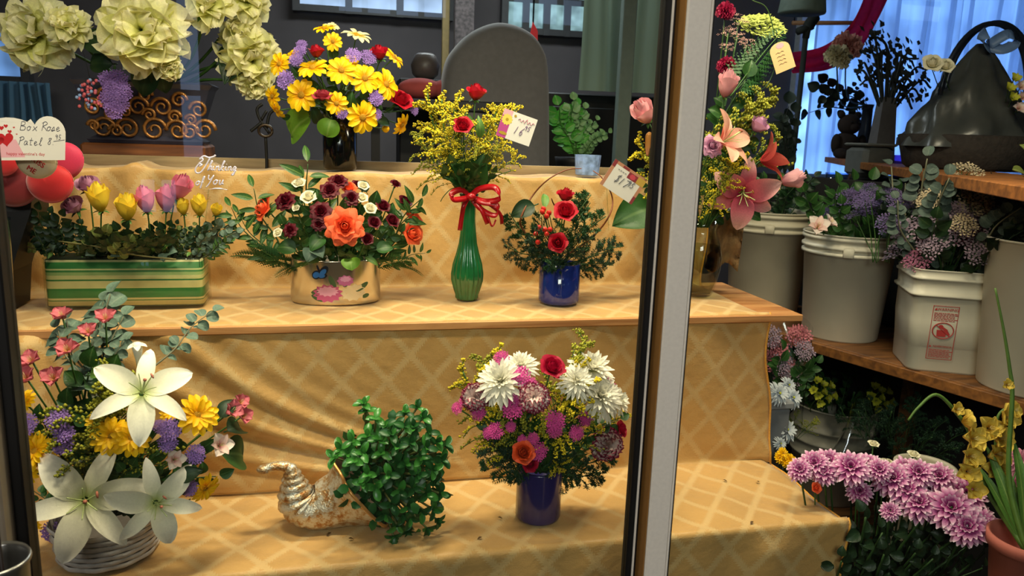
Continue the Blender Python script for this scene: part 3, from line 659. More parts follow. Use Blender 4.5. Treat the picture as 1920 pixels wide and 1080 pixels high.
def cloth():
    key = [(YB - .004, -1.20), (YB, ZB), (YM + .018, ZB), (YM, ZM), (YT + .004, ZM), (YT, ZT), (2.0, ZT)]
    pts = []; g = .011
    for i, (y, z) in enumerate(key):
        p = Vector((y, z))
        if i in (0, len(key) - 1): pts.append((p, i)); continue
        a = (Vector(key[i - 1]) - p).normalized() * g; c = (Vector(key[i + 1]) - p).normalized() * g
        for t in (0, .33, .67, 1): pts.append(((p + a) * (1 - t) ** 2 + p * 2 * t * (1 - t) + (p + c) * t * t, i + (0 if t < .5 else .0)))
    path = []
    for k in range(len(pts) - 1):
        a, b_ = pts[k][0], pts[k + 1][0]; n = max(1, int((b_ - a).length / .0085))
        for i in range(n): path.append(a.lerp(b_, i / n))
    path.append(pts[-1][0]); s = [0]
    for k in range(1, len(path)): s.append(s[-1] + (path[k] - path[k - 1]).length)
    X0 = -.82; nx = 190; rr = random.Random(4); v = []; u = []; f = []
    sm = lambda a, b_, t: (lambda q: q * q * (3 - 2 * q))(max(0, min(1, (t - a) / (b_ - a))))
    fold = [(rr.uniform(-.8, 1), rr.uniform(.02, .05), rr.uniform(-1, 1)) for _ in range(26)]
    for k, p in enumerate(path):
        y, z = p
        r2 = sm(ZB + .004, ZB + .05, z) * (1 - sm(ZM - .03, ZM - .003, z)) if y > 1.45 and z < ZM else 0
        r3 = sm(ZM + .01, ZM + .06, z) * 1.0 if y > 1.8 and z > ZM else 0
        r1 = (1 - sm(ZB - .06, ZB - .006, z)) if y < 1.3 and z < ZB else 0
        for i in range(nx + 1):
            xr = 1.02 - .05 * sm(ZB, ZM, z) if z <= ZM + .002 else .97 + (.0 if z < ZT - .05 else 0)
            t = i / nx; x = X0 + (xr - X0) * t; yy = y; zz = z
            # swags that fall from the left shelf towards the crease
            if r2:
                q = (z - ZB) * math.exp((x + .42) / .34); m = r2 * (1 - sm(-.05, .38, x)) * sm(-.62, -.34, x)
                yy -= m * .019 * (.5 + .5 * math.cos(q / .155 * 6.283 + .5 * math.sin(x * 7))) * (1 - sm(.3, .75, q) * .9)
                yy -= r2 * .03 * (1 - sm(-.62, -.3, x)) * math.sin(x * 30) ** 2
                yy -= r2 * .006 * math.sin(x * 23 + 9 * z) * sm(.3, .5, x)
                yy -= (1 - sm(ZB, ZB + .12, z)) * .012 * sm(0, .5, math.sin(x * 5 + 1) * .5 + .5)
            if r3:
                yy -= r3 * (.009 * math.sin(x * 34 + 2 * math.sin(x * 9)) + .012 * (1 - sm(-.35, .0, x)) * (math.sin(x * 62 + 7 * z) * .5 + .5))
            if z > ZT - .03:
                zz += .011 * max(0, math.sin(x * 41 + 1.3)) ** 3 * (1 - sm(-.28, -.1, x)) + .002 * math.sin(x * 37)
            if r1:
                for fx, fw, fs in fold: yy -= r1 * .007 * fs * math.exp(-((x - fx) / fw) ** 2)
            if y > 1.26 and y < 1.52 and z < ZB + .02:
                zz += .0018 * math.sin(x * 19 + y * 23) + .0015 * math.sin(x * 47 - y * 31)
            if abs(z - ZM) < .002: zz += .0012 * math.sin(x * 29 + y * 17)
            e = sm(.985, 1.0, t); zz -= .012 * e * (1 if (y > 1.26 and abs(z - ZB) < .01) or (abs(z - ZM) < .003 and y > 1.55) else 0)
            x += .004 * math.sin(z * 30 + y * 25) * e
            v.append((x, yy, H + zz)); u.append((x, s[k]))
    K = nx + 1
    for k in range(len(path) - 1):
        for i in range(nx): f.append((k * K + i, k * K + i + 1, k * K + K + i + 1, k * K + K + i))
    mb = MB(); mb.add(v, f, u); o = mb.build('tablecloth', cloth_material())
    tag(o, 'gold damask cloth with woven diamond lattice draped over the stepped stand', 'tablecloth')
    sd = o.modifiers.new('thick', 'SOLIDIFY'); sd.thickness = .0016; sd.offset = -1
    hem = MB(); tube(hem, [Vector(v[k * K + nx]) for k in range(0, len(path), 2)], .0028, 5); hem.build('hem', mat('gold_hem', (206, 150, 66), .6, .2, 300), o)
cloth()
# ------------------------------------------------------------------ containers
def up(p, dz): return Vector(p) + Vector((0, 0, dz))
def rim(mb, r, z, t, k=32): pass
# black vase on the top shelf
vb = PZ(638, 330, ZT + .001); vb = P(638, 330, 1.945); vb.z = H + ZT + .004; u_ = M_(vb, 1)
t = thing('black_vase', 'tall straight black vase holding yellow daisies and red roses', 'vase', vb)
b = MB(); lathe(b, [(.036, 0), (.040, .004), (.041, .05), (.041, .135), (.0385, .135), (.0375, .012), (0.001, .012)], 36); b.build('body', mat('black_glaze', (10, 10, 12), .12, .1, spec=.6), t)
BV_M = up(vb, .13)
# green bud vase
gb = PZ(875, 560, ZM + .003); k = M_(gb, 1)
t = thing('bud_vase', 'fluted green glass bud vase with a red ribbon bow at its neck', 'vase', gb)
prof = [(19, 0), (21, 3), (21, 9), (24, 17), (29, 36), (29.5, 48), (27, 66), (21, 86), (16.5, 105), (14, 128), (13, 150), (13.2, 172), (15, 186), (18, 196), (16.5, 196), (12, 180), (11, 140), (14, 104), (24, 62), (26, 44), (18, 12), (.1, 10)]
b = MB(); lathe(b, [(r * k, z * k) for r, z in prof], 128, None, lambda q, a: (.04 * math.cos(18 * a) if .03 < q < .45 else 0))
b.build('body', mat('bottle_green_glass', (26, 94, 50), .12, .25, 30, spec=.7, coat=.5), t)
GB_M = up(gb, 192 * k)
# cobalt vase on the middle shelf
cb = PZ(1047, 566, ZM + .003); k = M_(cb, 1)
t = thing('cobalt_vase', 'short cobalt blue glass cylinder holding three red roses and pine', 'vase', cb)
b = MB(); lathe(b, [(34, 0), (37, 2), (38, 8), (38, 74), (36, 75), (35, 70), (34.5, 6), (.1, 5)] and [(r * k, z * k) for r, z in [(34, 0), (37, 2), (38, 8), (38, 74), (36, 75), (35, 70), (34.5, 6), (.1, 5)]], 40)
b.build('body', mat('cobalt_glass', (28, 46, 128), .08, .1, spec=.7, coat=.5), t)
CB_M = up(cb, 70 * k)
# clear vase half hidden behind the mullion
lbv = PZ(1306, 553, ZM + .003); k = M_(lbv, 1)
t = thing('clear_vase', 'rounded clear glass vase of water and stems behind the mullion', 'vase', lbv)
b = MB(); lathe(b, [(r * k, z * k) for r, z in [(24, 0), (27, 3), (33, 20), (39, 50), (41, 74), (36, 100), (28, 118), (27, 128), (33, 138), (31, 138), (25, 126), (26, 116), (34, 98), (39, 72), (37, 50), (31, 22), (25, 6), (.1, 5)]], 40)
b.build('body', pane_mat('clear_glass', (.95, .97, .93), 1.4), t)
b = MB(); lathe(b, [(r * k, z * k) for r, z in [(.1, 5.5), (24, 6.5), (30, 22), (36, 50), (38, 72), (34, 94), (.1, 94)]], 32); b.build('water', pane_mat('stem_water', (.84, .86, .7), .3, .02, 1.33), t)
CV_M = up(lbv, 128 * k)
# mug shaped violet-blue vase on the bottom step
mb_ = PZ(1008, 968, ZB + .003); k = M_(mb_, 1)
t = thing('violet_vase', 'dark violet blue ceramic cylinder on the bottom step holding carnations and mums', 'vase', mb_)
b = MB(); lathe(b, [(r * k, z * k) for r, z in [(36, 0), (40, 2), (42, 7), (42, 98), (41, 100), (38, 100), (38, 20), (.1, 18)]], 44)
b.build('body', mat('violet_glaze', (44, 38, 96), .2, .12, 12, spec=.6, coat=.4), t)
MV_M = up(mb_, 92 * k)
# white basket bottom left
wb = PZ(190, 1060, ZB + .003); k = M_(wb, 1); wb.y += 55 * k
t = thing('white_basket', 'whitewashed woven wood basket under the white lilies', 'basket', wb)
M_WW = mat('whitewash', (196, 192, 190), .8, .22, 24, bump=.5)
b = MB(); lathe(b, [(r * k, z * k) for r, z in [(82, 0), (86, 3), (97, 78), (95, 78), (84, 6), (.1, 5)]], 40); b.build('liner', mat('basket_liner', (120, 112, 104), .9, .2), t)
for i in range(7):
    q = MB(); v = []; f = []; n_ = 44; z0 = 3 + i * 11; z1 = z0 + 10
    for j in range(n_):
        a = 2 * math.pi * j / n_; w_ = 1.6 * math.sin(a * 11 + math.pi * i)
        for z, e in ((z0, 0), (z0 + 2, 2.2), (z1 - 2, 2.2), (z1, 0)):
            r = (86 + 11 * z / 78 + e + w_) * k; v.append((r * math.cos(a), r * math.sin(a), z * k))
    for j in range(n_):
        for h in range(3): f.append((j * 4 + h, (j + 1) % n_ * 4 + h, (j + 1) % n_ * 4 + h + 1, j * 4 + h + 1))
    q.add(v, f); q.build('slat', M_WW, t)
WB_M = up(wb, 70 * k)
# striped planter: glass box with ribbon liner
pl0, pl1 = PZ(84, 580, ZM + .004), PZ(384, 577, ZM + .004)
pw = (pl1.x - pl0.x); pz = M_(pl0, 97); pd = .10; pc = Vector(((pl0.x + pl1.x) / 2, (pl0.y + pl1.y) / 2 + pd / 2, H + ZM + .004))
t = thing('striped_planter', 'long rectangular glass planter lined with green and cream striped ribbon', 'planter', pc)
stripes = [(0, (70, 84, 70)), (.06, (212, 196, 148)), (.15, (60, 120, 62)), (.17, (212, 196, 148)), (.21, (52, 118, 62)), (.40, (205, 192, 140)), (.55, (46, 112, 58)), (.58, (200, 190, 136)), (.66, (150, 170, 110)), (.72, (56, 118, 60)), (.76, (196, 190, 140)), (.79, (52, 120, 64)), (.92, (205, 196, 150)), (.97, (120, 140, 90))]
def stripe_mat():
    m = mat('striped_ribbon', (0, 0, 0), .5, .06, grad=[(p, c) for p, c in stripes], axis=1)
    [n for n in m.node_tree.nodes if n.type == 'VALTORGB'][0].color_ramp.interpolation = 'CONSTANT'; return m
q = MB(); v = []; f = []; uu = []; g = .012
ringp = []
for cx, cy, a0_ in ((pw / 2 - g, -pd / 2 + g, -90), (pw / 2 - g, pd / 2 - g, 0), (-pw / 2 + g, pd / 2 - g, 90), (-pw / 2 + g, -pd / 2 + g, 180)):
    for a in range(0, 91, 30): ringp.append((cx + g * math.cos((a0_ + a) * D2R), cy + g * math.sin((a0_ + a) * D2R)))
n_ = len(ringp)
for z in (.004, .03, pz * .5, pz - .004):
    for x, y in ringp: v.append((x * .975, y * .93, z)); uu.append((0, z / pz))
for h in range(3):
    for j in range(n_): f.append((h * n_ + j, h * n_ + (j + 1) % n_, h * n_ + n_ + (j + 1) % n_, h * n_ + n_ + j))
f.append(tuple(range(n_ - 1, -1, -1))); f.append(tuple(range(3 * n_, 4 * n_))); q.add(v, f, uu); q.build('ribbon_liner', stripe_mat(), t)
q = MB(); v = []; f = []
for z, s_ in ((0, .985), (.004, 1), (pz - .002, 1), (pz, .995), (pz - .002, .985), (.006, .98)):
    for x, y in ringp: v.append((x * s_, y * s_, z))
for h in range(5):
    for j in range(n_): f.append((h * n_ + j, h * n_ + (j + 1) % n_, h * n_ + n_ + (j + 1) % n_, h * n_ + n_ + j))
f.append(tuple(range(n_ - 1, -1, -1))); q.add(v, f); q.build('glass_box', pane_mat('planter_glass', (.93, .95, .9), 1.0), t)
q = MB(); box(q, (-pw / 2 * .95, -pd / 2 * .88, pz - .02), (pw / 2 * .95, pd / 2 * .88, pz - .003)); q.build('foam', mat('wet_foam', (30, 42, 24), .95, .2), t, False)
PLK = pw / 300
# oval silver tin with printed flowers and a butterfly
ob_ = PZ(630, 573, ZM + .003); k = M_(ob_, 1); ob_.y += 46 * k
t = thing('oval_tin', 'shiny oval silver tin printed with pink flowers and a blue butterfly', 'container', ob_)
A_, B_, HT = 84 * k, 46 * k, 84 * k
b = MB(); lathe(b, [(A_ * .96, 0), (A_ * .985, .003), (A_, .008), (A_, HT - .002), (A_ * 1.005, HT), (A_ * .975, HT), (A_ * .965, HT * .5), (.001, HT * .5)], 56, None, None, B_ / A_)
b.build('body', mat('polished_tin', (205, 196, 180), .16, .06, 6, metal=.9), t)
def on_oval(u, z, off=.0007):
    a = -math.pi / 2 + u / A_ ; return ((A_ + off) * math.cos(a), (B_ + off) * math.sin(a), z)
def decal(mb, pts, off):
    n = len(pts); cx = sum(p[0] for p in pts) / n; cy = sum(p[1] for p in pts) / n
    mb.add([on_oval(p[0] * k, p[1] * k, off) for p in pts] + [on_oval(cx * k, cy * k, off)], [(i, (i + 1) % n, n) for i in range(n)])
def ell(cx, cy, rx, ry, rot=0, n=14, wob=0):
    c_, s_ = math.cos(rot), math.sin(rot); o = []
    for i in range(n):
        a = 2 * math.pi * i / n; q = 1 + wob * (1 if i % 2 else -1); x, y = rx * q * math.cos(a), ry * q * math.sin(a); o.append((cx + x * c_ - y * s_, cy + x * s_ + y * c_))
    return o
def prints(name, col, shapes, off): 
    q = MB()
    for s_ in shapes: decal(q, s_, off)
    q.build(name, mat('print_%s_%d_%d_%d' % ((name,) + tuple(col)), col, .4, .08), t)
prints('printed_leaves', (72, 96, 60), [ell(-32, 28, 16, 5, .3), ell(52, 34, 16, 5, .5), ell(-6, 44, 14, 5, 2.0), ell(-34, 14, 14, 5, -.4), ell(22, 44, 12, 5, .8), ell(60, 16, 9, 4, .2)], .0004)
prints('printed_flower', (222, 200, 160), [ell(34, 24, 24, 15, .1, 22, .1)], .0006)
prints('printed_flower', (196, 88, 130), [ell(-15, 23, 26, 16, .0, 24, .12)], .0008)
prints('printed_flower', (226, 160, 186), [ell(-15, 27, 19, 9, .0, 24, .14)], .001)
prints('printed_flower', (186, 100, 150), [ell(18, 47, 15, 10, .0, 18, .1)], .0008)
prints('printed_flower', (214, 150, 190), [ell(18, 50, 10, 5, .0, 18, .12)], .001)
prints('printed_butterfly', (16, 20, 34), [ell(-36, 58, 9, 8, .5), ell(-22, 65, 12, 7, .9), ell(-24, 56, 9, 5, .2), ell(-32, 70, 2, 7, .4)], .0008)
prints('printed_butterfly', (44, 110, 190), [ell(-36, 58, 7, 5.5, .5), ell(-23, 63, 8, 4.5, .8), ell(-25, 56, 6, 3.4, .2)], .0010)
OT_M = up(ob_, 66 * k)
# ------------------------------------------------------------------ flower materials
def pm(name, base, tip=None, **k): return mat(name, base, k.pop('rough', .5), k.pop('var', .1), 50, [(0, base), (.45, k.pop('mid', None) or tip or base), (1, tip or base)], k.pop('trans', .22), .12, 160, spec=.3, **k)
Y_ = pm('yellow_petal', (232, 150, 0), (255, 206, 14)); Y2 = pm('pale_yellow_petal', (245, 210, 60), (250, 238, 180)); CEN = mat('daisy_center', (176, 132, 20), .8, .3); CEG = mat('mum_center', (190, 190, 60), .8, .2)
R_ = pm('red_rose_petal', (104, 4, 18), (176, 14, 36)); RD = pm('dusky_rose_petal', (120, 30, 44), (168, 58, 72)); RB = pm('burgundy_petal', (40, 3, 12), (92, 10, 28)); RO = pm('orange_rose_petal', (226, 60, 24), (250, 112, 66))
RP = pm('pink_rose_petal', (196, 104, 120), (232, 172, 178)); RL = pm('lavender_rose_petal', (150, 86, 124), (206, 152, 186)); RY = pm('yellow_rose_petal', (226, 178, 30), (250, 222, 70)); RW = pm('cream_rose_petal', (190, 196, 130), (240, 234, 206)); RH = pm('hot_pink_petal', (206, 92, 120), (236, 140, 168)); RM = pm('crimson_rose_petal', (120, 6, 34), (176, 12, 54))
LW = mat('white_lily_petal', (0, 0, 0), .5, .05, 50, [(0, (176, 190, 110)), (.22, (236, 234, 206)), (1, (252, 248, 234))], .12, .12, 160); LP = pm('pink_lily_petal', (190, 40, 80), (248, 200, 192), mid=(226, 116, 132)); LS = pm('salmon_lily_petal', (206, 60, 60), (232, 120, 104), mid=(216, 88, 84)); LPP = pm('peach_lily_petal', (224, 120, 104), (246, 184, 160))
AP = pm('alstroemeria_pink', (206, 130, 100), (214, 112, 124)); AI = pm('alstroemeria_throat', (236, 200, 90), (216, 120, 130)); AW = pm('alstroemeria_white', (226, 190, 150), (240, 224, 214)); AWI = pm('alstroemeria_streak', (196, 80, 90), (238, 206, 196))
SP = mat('statice_purple', (150, 116, 190), .8, .25, trans=.15); SM = mat('statice_magenta', (214, 76, 156), .8, .25, trans=.15); GR = mat('goldenrod_yellow', (206, 186, 30), .7, .3, 20); GRD = mat('goldenrod_olive', (150, 150, 40), .7, .3, 20)
MW = pm('white_mum_petal', (226, 220, 150), (248, 245, 230)); MP = mat('purple_mum_petal', (0, 0, 0), .5, .1, 50, [(0, (124, 20, 90)), (.6, (180, 74, 146)), (.85, (222, 160, 200)), (1, (246, 228, 238))], .2); CB = mat('bicolor_carnation', (0, 0, 0), .5, .1, 50, [(0, (240, 214, 206)), (.84, (240, 216, 208)), (.94, (150, 20, 70)), (1, (128, 10, 56))], .15)
SK = pm('silk_cream_green', (170, 176, 70), (252, 246, 206), mid=(228, 228, 140), trans=.3)
LF = leaf_mat('salal_leaf', (44, 82, 34), (96, 124, 70)); LB = leaf_mat('bright_leaf', (104, 150, 44), (150, 180, 90)); LD = leaf_mat('dark_leaf', (28, 54, 28), (60, 84, 50)); LE = leaf_mat('eucalyptus_leaf', (92, 116, 100), (130, 146, 126), .6); LV = leaf_mat('variegated_leaf', (110, 124, 62), (170, 176, 120))
FN = mat('fern_green', (40, 84, 36), .55, .25, trans=.15); PN = mat('pine_green', (34, 74, 34), .6, .25); PNB = mat('pine_blue_green', (36, 66, 44), .6, .25)
p_yd = daisy('yellow_daisy', Y_, CEN, 12, .105); p_ydd = daisy('yellow_double', Y_, CEN, 15, .085, True); p_ydw = daisy('pale_daisy', Y2, CEN, 12, .1)
p_red = roses('red', R_, 0); p_redo = roses('redo', R_, 1); p_dusk = roses('dusk', RD, 1); p_or = roses('orange2', RO, 2); p_orh = roses('orange1', RO, 1); p_bur = roses('burg', RB, 2, True); p_burs = roses('burgs', RB, 1, True); p_wh = roses('cream', RW, 1, True)
p_pk = roses('pinkr', RP, 3); p_lav = roses('lav', RL, 0); p_lavo = roses('lavo', RL, 2); p_yr = roses('yelr', RY, 3); p_hp = roses('hotp', RH, 3); p_cr = roses('crim', RM, 1)
p_lw = lily('white_lily', LW, 36, -30, .76, (196, 120, 96)); p_lp = lily('pink_lily', LP, 50, -22, 1.0, (170, 110, 50)); p_ls = lily('salmon_lily', LS, 66, 20, .95); p_lpe = lily('peach_lily', LPP, 58, 0, .95)
p_al = funnel('alst', AP, AI, .24, 70, 18, .2); p_alw = funnel('alstw', AW, AWI, .22, 62, 8, .15); p_st = cluster('stat', SP, 46); p_sm = cluster('statm', SM, 40, .6)
p_gr = goldenrod('gr', GR, 1); p_gr2 = goldenrod('gr2', GR, 5, 1.3); p_grd = goldenrod('grd', GRD, 9, 1.2)
p_wm = mum('wm', MW, [(22, .5, -6, -20), (20, .46, 14, -6), (18, .4, 36, 12), (16, .33, 56, 36), (14, .27, 70, 55), (9, .2, 80, 74)], .042)
p_pm = mum('pm', MP, [(20, .5, -12, -28), (18, .45, 10, -12), (16, .36, 34, 8), (12, .26, 58, 34), (8, .16, 75, 65)], .062)
p_cb = carnation('cb', CB); p_pe = peony('pe', SK)
p_fern = fern('fern', FN); p_pine = needles('pine', PN); p_pineb = needles('pineb', PNB, 8, 16, .045)
p_euc = sprig('euc', LE, 8, .15, .48, PR_ROUND, True, 5, mat('euc_stem', (110, 110, 86))); p_salal = sprig('salal', LF, 6, .2, .4, PR_LEAF, True, 6); p_salals = sprig('salals', LF, 10, .12, .42, PR_LEAF, True, 61); p_dark = sprig('darks', LD, 8, .17, .42, PR_LEAF, True, 7); p_var = sprig('vari', LV, 6, .16, .46, PR_ROUND, True, 8); p_spear = sprig('spear', leaf_mat('spear_leaf', (58, 96, 42)), 7, .26, .16, PR_LEAF, True, 9)
p_leaf = leafone('leaf', LF); p_leafb = leafone('leafb', LB, .40, 20, -30, PR_ROUND); p_leafd = leafone('leafd', LD, .24); p_leafe = leafone('leafe', LE, .3); p_leafn = leafone('leafn', leaf_mat('narrow_leaf', (84, 124, 52)), .14)

# ------------------------------------------------------------------ A: black vase, yellow daisies and red roses
A = Bouquet(625, 170, 1.93, .15, BV_M, 'flowers in the black vase')
G1 = 'yellow daisies in the black vase'
for px, py, d, lab, k in [
    (524, 120, 46, 'yellow daisy at the left edge of the black vase bouquet, beside the silk blooms', {}), (586, 127, 58, 'wide yellow daisy seen edge on below the upper left red rose', dict(up=1.0, cam=.35)),
    (565, 178, 62, 'large yellow daisy with long petals left of the dusky rose', {}), (511, 181, 42, 'small yellow daisy low on the left of the black vase bouquet', dict(cam=.6, out=1.3)),
    (520, 207, 36, 'lowest left yellow daisy, turned down, in the black vase', dict(cam=.5, out=1.4, up=-.5)), (607, 53, 40, 'topmost yellow daisy in the black vase', dict(up=.8, cam=.4)),
    (624, 78, 36, 'yellow daisy tipped downward just under the topmost one', dict(up=-.3)), (640, 132, 56, 'yellow daisy in the middle of the black vase bouquet', {}),
    (655, 118, 38, 'small yellow daisy tucked behind the middle one', dict(dY=.03)), (684, 147, 58, 'yellow daisy right of the middle one in the black vase', {}), (724, 158, 58, 'yellow daisy under the upper right red rose', dict(out=1.2)),
    (739, 108, 44, 'yellow daisy peeking from behind the upper right red rose', dict(dY=.04, out=1.2)), (631, 194, 44, 'small yellow daisy beside the dusky rose, low centre of the bouquet', {}),
    (680, 220, 62, 'big round yellow daisy facing out at the bottom of the black vase bouquet', dict(cam=1.3)), (753, 234, 46, 'yellow daisy at the lower right of the black vase bouquet, hanging', dict(out=1.6, up=-.4))]:
    A.bloom(p_yd, 'yellow_daisy', px, py, d, lab, 'daisy', group=G1, **k)
A.bloom(p_ydw, 'pale_daisy', 668, 66, 56, 'pale yellow and white daisy standing high in the black vase', 'daisy', up=.9, cam=.4)
A.bloom(p_ydw, 'pale_daisy', 622, 50, 30, 'pale yellow daisy behind the topmost yellow daisy', 'daisy', up=.6, dY=.03)
A.bloom(p_yd, 'yellow_daisy', 549, 101, 24, 'tiny half open yellow daisy behind the left edge one', 'daisy', dY=.04, group=G1)
t_ = A.at(722, 242); b = MB(); blob(b, (0, 0, .1), .3, 8, 6, (1, 1, 1.2)); 
put([('bud', b.mesh('bud', Y_), Matrix()), ('sepals', sepals(), Matrix())], 'daisy_bud', 'small round yellow bud below the bouquet of the black vase', 'flower bud', frame((.4, -1, .2), None, t_, M_(t_, 24)), A.group, A.mouth)
RO_ = 'red roses in the black vase'
A.bloom(p_red, 'red_rose', 593, 108, 34, 'red rose bud upright at the upper left of the black vase bouquet', 'rose', group=RO_, d=(0, -.25, 1))
A.bloom(p_red, 'red_rose', 713, 112, 40, 'red rose at the upper right of the daisy bouquet, tilted right', 'rose', group=RO_, d=(-.25, -.45, 1))
A.bloom(p_dusk, 'dusky_rose', 604, 188, 42, 'dusky pink red rose in the heart of the daisy bouquet', 'rose', d=(0, -.4, 1))
A.bloom(p_redo, 'red_rose', 748, 196, 52, 'large red rose at the right edge of the daisy bouquet', 'rose', group=RO_, d=(.3, -.7, .8))
for px, py, d in [(536, 150, 34), (556, 112, 26), (563, 96, 24), (662, 104, 28), (690, 108, 30), (704, 184, 28), (640, 212, 22), (706, 214, 20), (566, 84, 20), (776, 206, 20)]:
    A.bloom(p_st, 'purple_statice', px, py, d, 'small purple statice head among the yellow daisies', 'flower', group='purple statice in the black vase')
for tip, b0, w_, lab, pr, fc in [((538, 258), (588, 212), .9, 'broad bright green leaf hanging left under the daisy bouquet', p_leafb, (-.2, -1, .5)), ((612, 258), (622, 218), 1.3, 'broad bright green leaf at the lip of the black vase', p_leafb, (0, -1, .4)),
    ((660, 172), (655, 215), .9, 'grey green leaf standing behind the lower daisies', p_leaf, (0, -1, .3)), ((702, 86), (690, 110), 1.0, 'dark green leaf tip beside the pale daisy', p_leafd, (0, -1, .3)), ((585, 200), (600, 235), 1., 'dark leaf behind the large left daisy', p_leafd, (0, -1, .3)), ((735, 232), (700, 225), .8, 'dark leaf behind the yellow bud', p_leafd, (0, -1, .3))]:
    leaf_at(pr, 'bouquet_leaf', lab, A.at(*b0, .03), A.at(*tip, .0), fc, A.group + ' greenery', wide=w_)
for tx, ty in [(545, 215), (590, 160), (700, 175), (680, 190), (560, 145), (650, 165), (720, 205), (620, 110)]: A.spray(p_salal, 'leafy_sprig', tx, ty, 'dark leafy sprig filling the daisy bouquet of the black vase', dY=.06)
# ------------------------------------------------------------------ B: bud vase
B = Bouquet(875, 270, 1.70, .10, GB_M, 'flowers in the green bud vase')
B.bloom(p_red, 'red_rose', 891, 188, 44, 'single red rose standing tallest above the goldenrod', 'rose', d=(.05, -.2, 1))
B.bloom(p_redo, 'red_rose', 868, 240, 40, 'red rose half buried in the goldenrod of the green vase', 'rose', d=(-.2, -.8, .6))
for tx, ty, pr in [(778, 188, p_gr), (806, 196, p_gr), (828, 212, p_gr2), (770, 268, p_grd), (800, 240, p_gr2), (836, 188, p_gr), (930, 192, p_gr), (946, 195, p_gr), (912, 206, p_gr2), (968, 284, p_gr), (938, 250, p_gr2), (905, 262, p_gr2), (845, 255, p_grd), (822, 262, p_gr2), (880, 285, p_grd), (792, 290, p_grd), (850, 220, p_gr), (920, 275, p_grd)]:
    B.spray(pr, 'goldenrod_spray', tx, ty, 'yellow goldenrod spray in the green bud vase', 'flower', group='goldenrod sprays in the green bud vase', dY=random.uniform(-.02, .04))
for tip, b0, lab, pr in [((898, 215), (900, 265), 'pale green rose leaf under the tall red rose', p_leafn), ((838, 330), (868, 345), 'dark green leaf drooping left over the ribbon bow', p_leaf), ((915, 345), (890, 352), 'green leaf pointing right above the ribbon bow', p_leaf), ((850, 300), (875, 345), 'upright green leaf left of centre in the bud vase', p_leaf), ((905, 292), (882, 345), 'upright green leaf right of centre in the bud vase', p_leaf), ((872, 205), (884, 250), 'small leaf left of the tall red rose stem', p_leafn)]:
    leaf_at(pr, 'rose_leaf', lab, B.at(*b0, .02), B.at(*tip, -.01), (0, -1, .5), B.group + ' greenery', wide=1.25)
for tx, ty in [(846, 300), (900, 300), (862, 322), (888, 330), (918, 318), (838, 318)]: B.spray(p_salal, 'leafy_sprig', tx, ty, 'leafy sprig at the mouth of the green bud vase', dY=.0)
for pts in ([(862, 350), (845, 355), (832, 368), (826, 378)], [(905, 345), (930, 330), (965, 318)]):
    b = MB(); tube(b, smoothpts([P(x, y, 1.69) for x, y in pts], 5), .0012, 4); tag(b.build('thin_twig', GREEN), 'thin bare green twig arching %s of the ribbon bow' % ('left' if pts[0][0] < 880 else 'right'), 'twig')
# ribbon bow
def ribbon(mb, pts, wd, side=(0, 0, 1)):
    p = smoothpts(pts, 6); v = []; f = []; u = []; n = len(p)
    for i, q in enumerate(p):
        tt = (p[min(i + 1, n - 1)] - p[max(0, i - 1)]).normalized(); s = Vector(side); s = (s - tt * s.dot(tt)); s = s.normalized() if s.length > .05 else tt.orthogonal().normalized()
        nn = tt.cross(s)
        for a, b_ in ((-1, 0), (1, 0), (1, 1), (-1, 1)): v.append(tuple(q + s * (wd * .5 * a) + nn * (.0006 * b_))); u.append((i / n, .5 + .5 * a))
    for i in range(n - 1):
        for j in range(4): f.append((i * 4 + j, i * 4 + (j + 1) % 4, i * 4 + 4 + (j + 1) % 4, i * 4 + 4 + j))
    f += [(3, 2, 1, 0), tuple(range(n * 4 - 4, n * 4))]; mb.add(v, f, u)
M_RB = mat('red_satin_ribbon', (170, 16, 24), .28, .08, 20, spec=.6, trans=.1)
kn = P(882, 368, 1.655)
t = thing('ribbon_bow', 'shiny red satin ribbon bow tied round the green bud vase', 'bow', kn)
def rp(x, y, dy=0): return P(x, y, 1.655 + dy) - kn
for name, pts, wd, sd in [('loop', [rp(882, 368), rp(866, 356, -.01), rp(848, 362, -.03), rp(850, 374, -.035), rp(868, 373, -.02), rp(882, 370, -.005)], .013, (0, .5, 1)), ('loop', [rp(882, 368), rp(900, 354, -.01), rp(928, 352, -.03), rp(936, 372, -.035), rp(912, 378, -.02), rp(884, 371, -.005)], .014, (0, .5, 1)),
    ('loop', [rp(884, 370), rp(905, 380, -.02), rp(932, 385, -.03), rp(928, 404, -.03), rp(902, 392, -.015), rp(884, 372, -.005)], .012, (.3, .5, 1)),
    ('tail', [rp(880, 370), rp(870, 385, -.015), rp(866, 405, -.012), rp(862, 432, -.01)], .010, (1, 0, .2)), ('tail', [rp(886, 372), rp(902, 392, -.02), rp(914, 420, -.02)], .010, (1, 0, .2)), ('tail', [rp(888, 370), rp(920, 385, -.02), rp(938, 402, -.02), rp(941, 420, -.015)], .008, (1, 0, .2)),
    ('tail', [rp(888, 372), rp(912, 400, -.02), rp(922, 424, -.025), rp(930, 412, -.02)], .004, (1, 0, .2))]:
    b = MB(); ribbon(b, pts, wd, sd); b.build(name, M_RB, t)
b = MB(); blob(b, (0, 0, 0), .009, 10, 8, (1.2, 1, 1), Matrix.Translation((0, -.012, 0))); b.build('knot', M_RB, t)
b = MB(); lathe(b, [(.0155, -.008), (.0165, -.004), (.0165, .006), (.0155, .009)], 24, Matrix.Translation(Vector((gb.x - kn.x, gb.y - kn.y, 0)))); b.build('neck_wrap', M_RB, t)
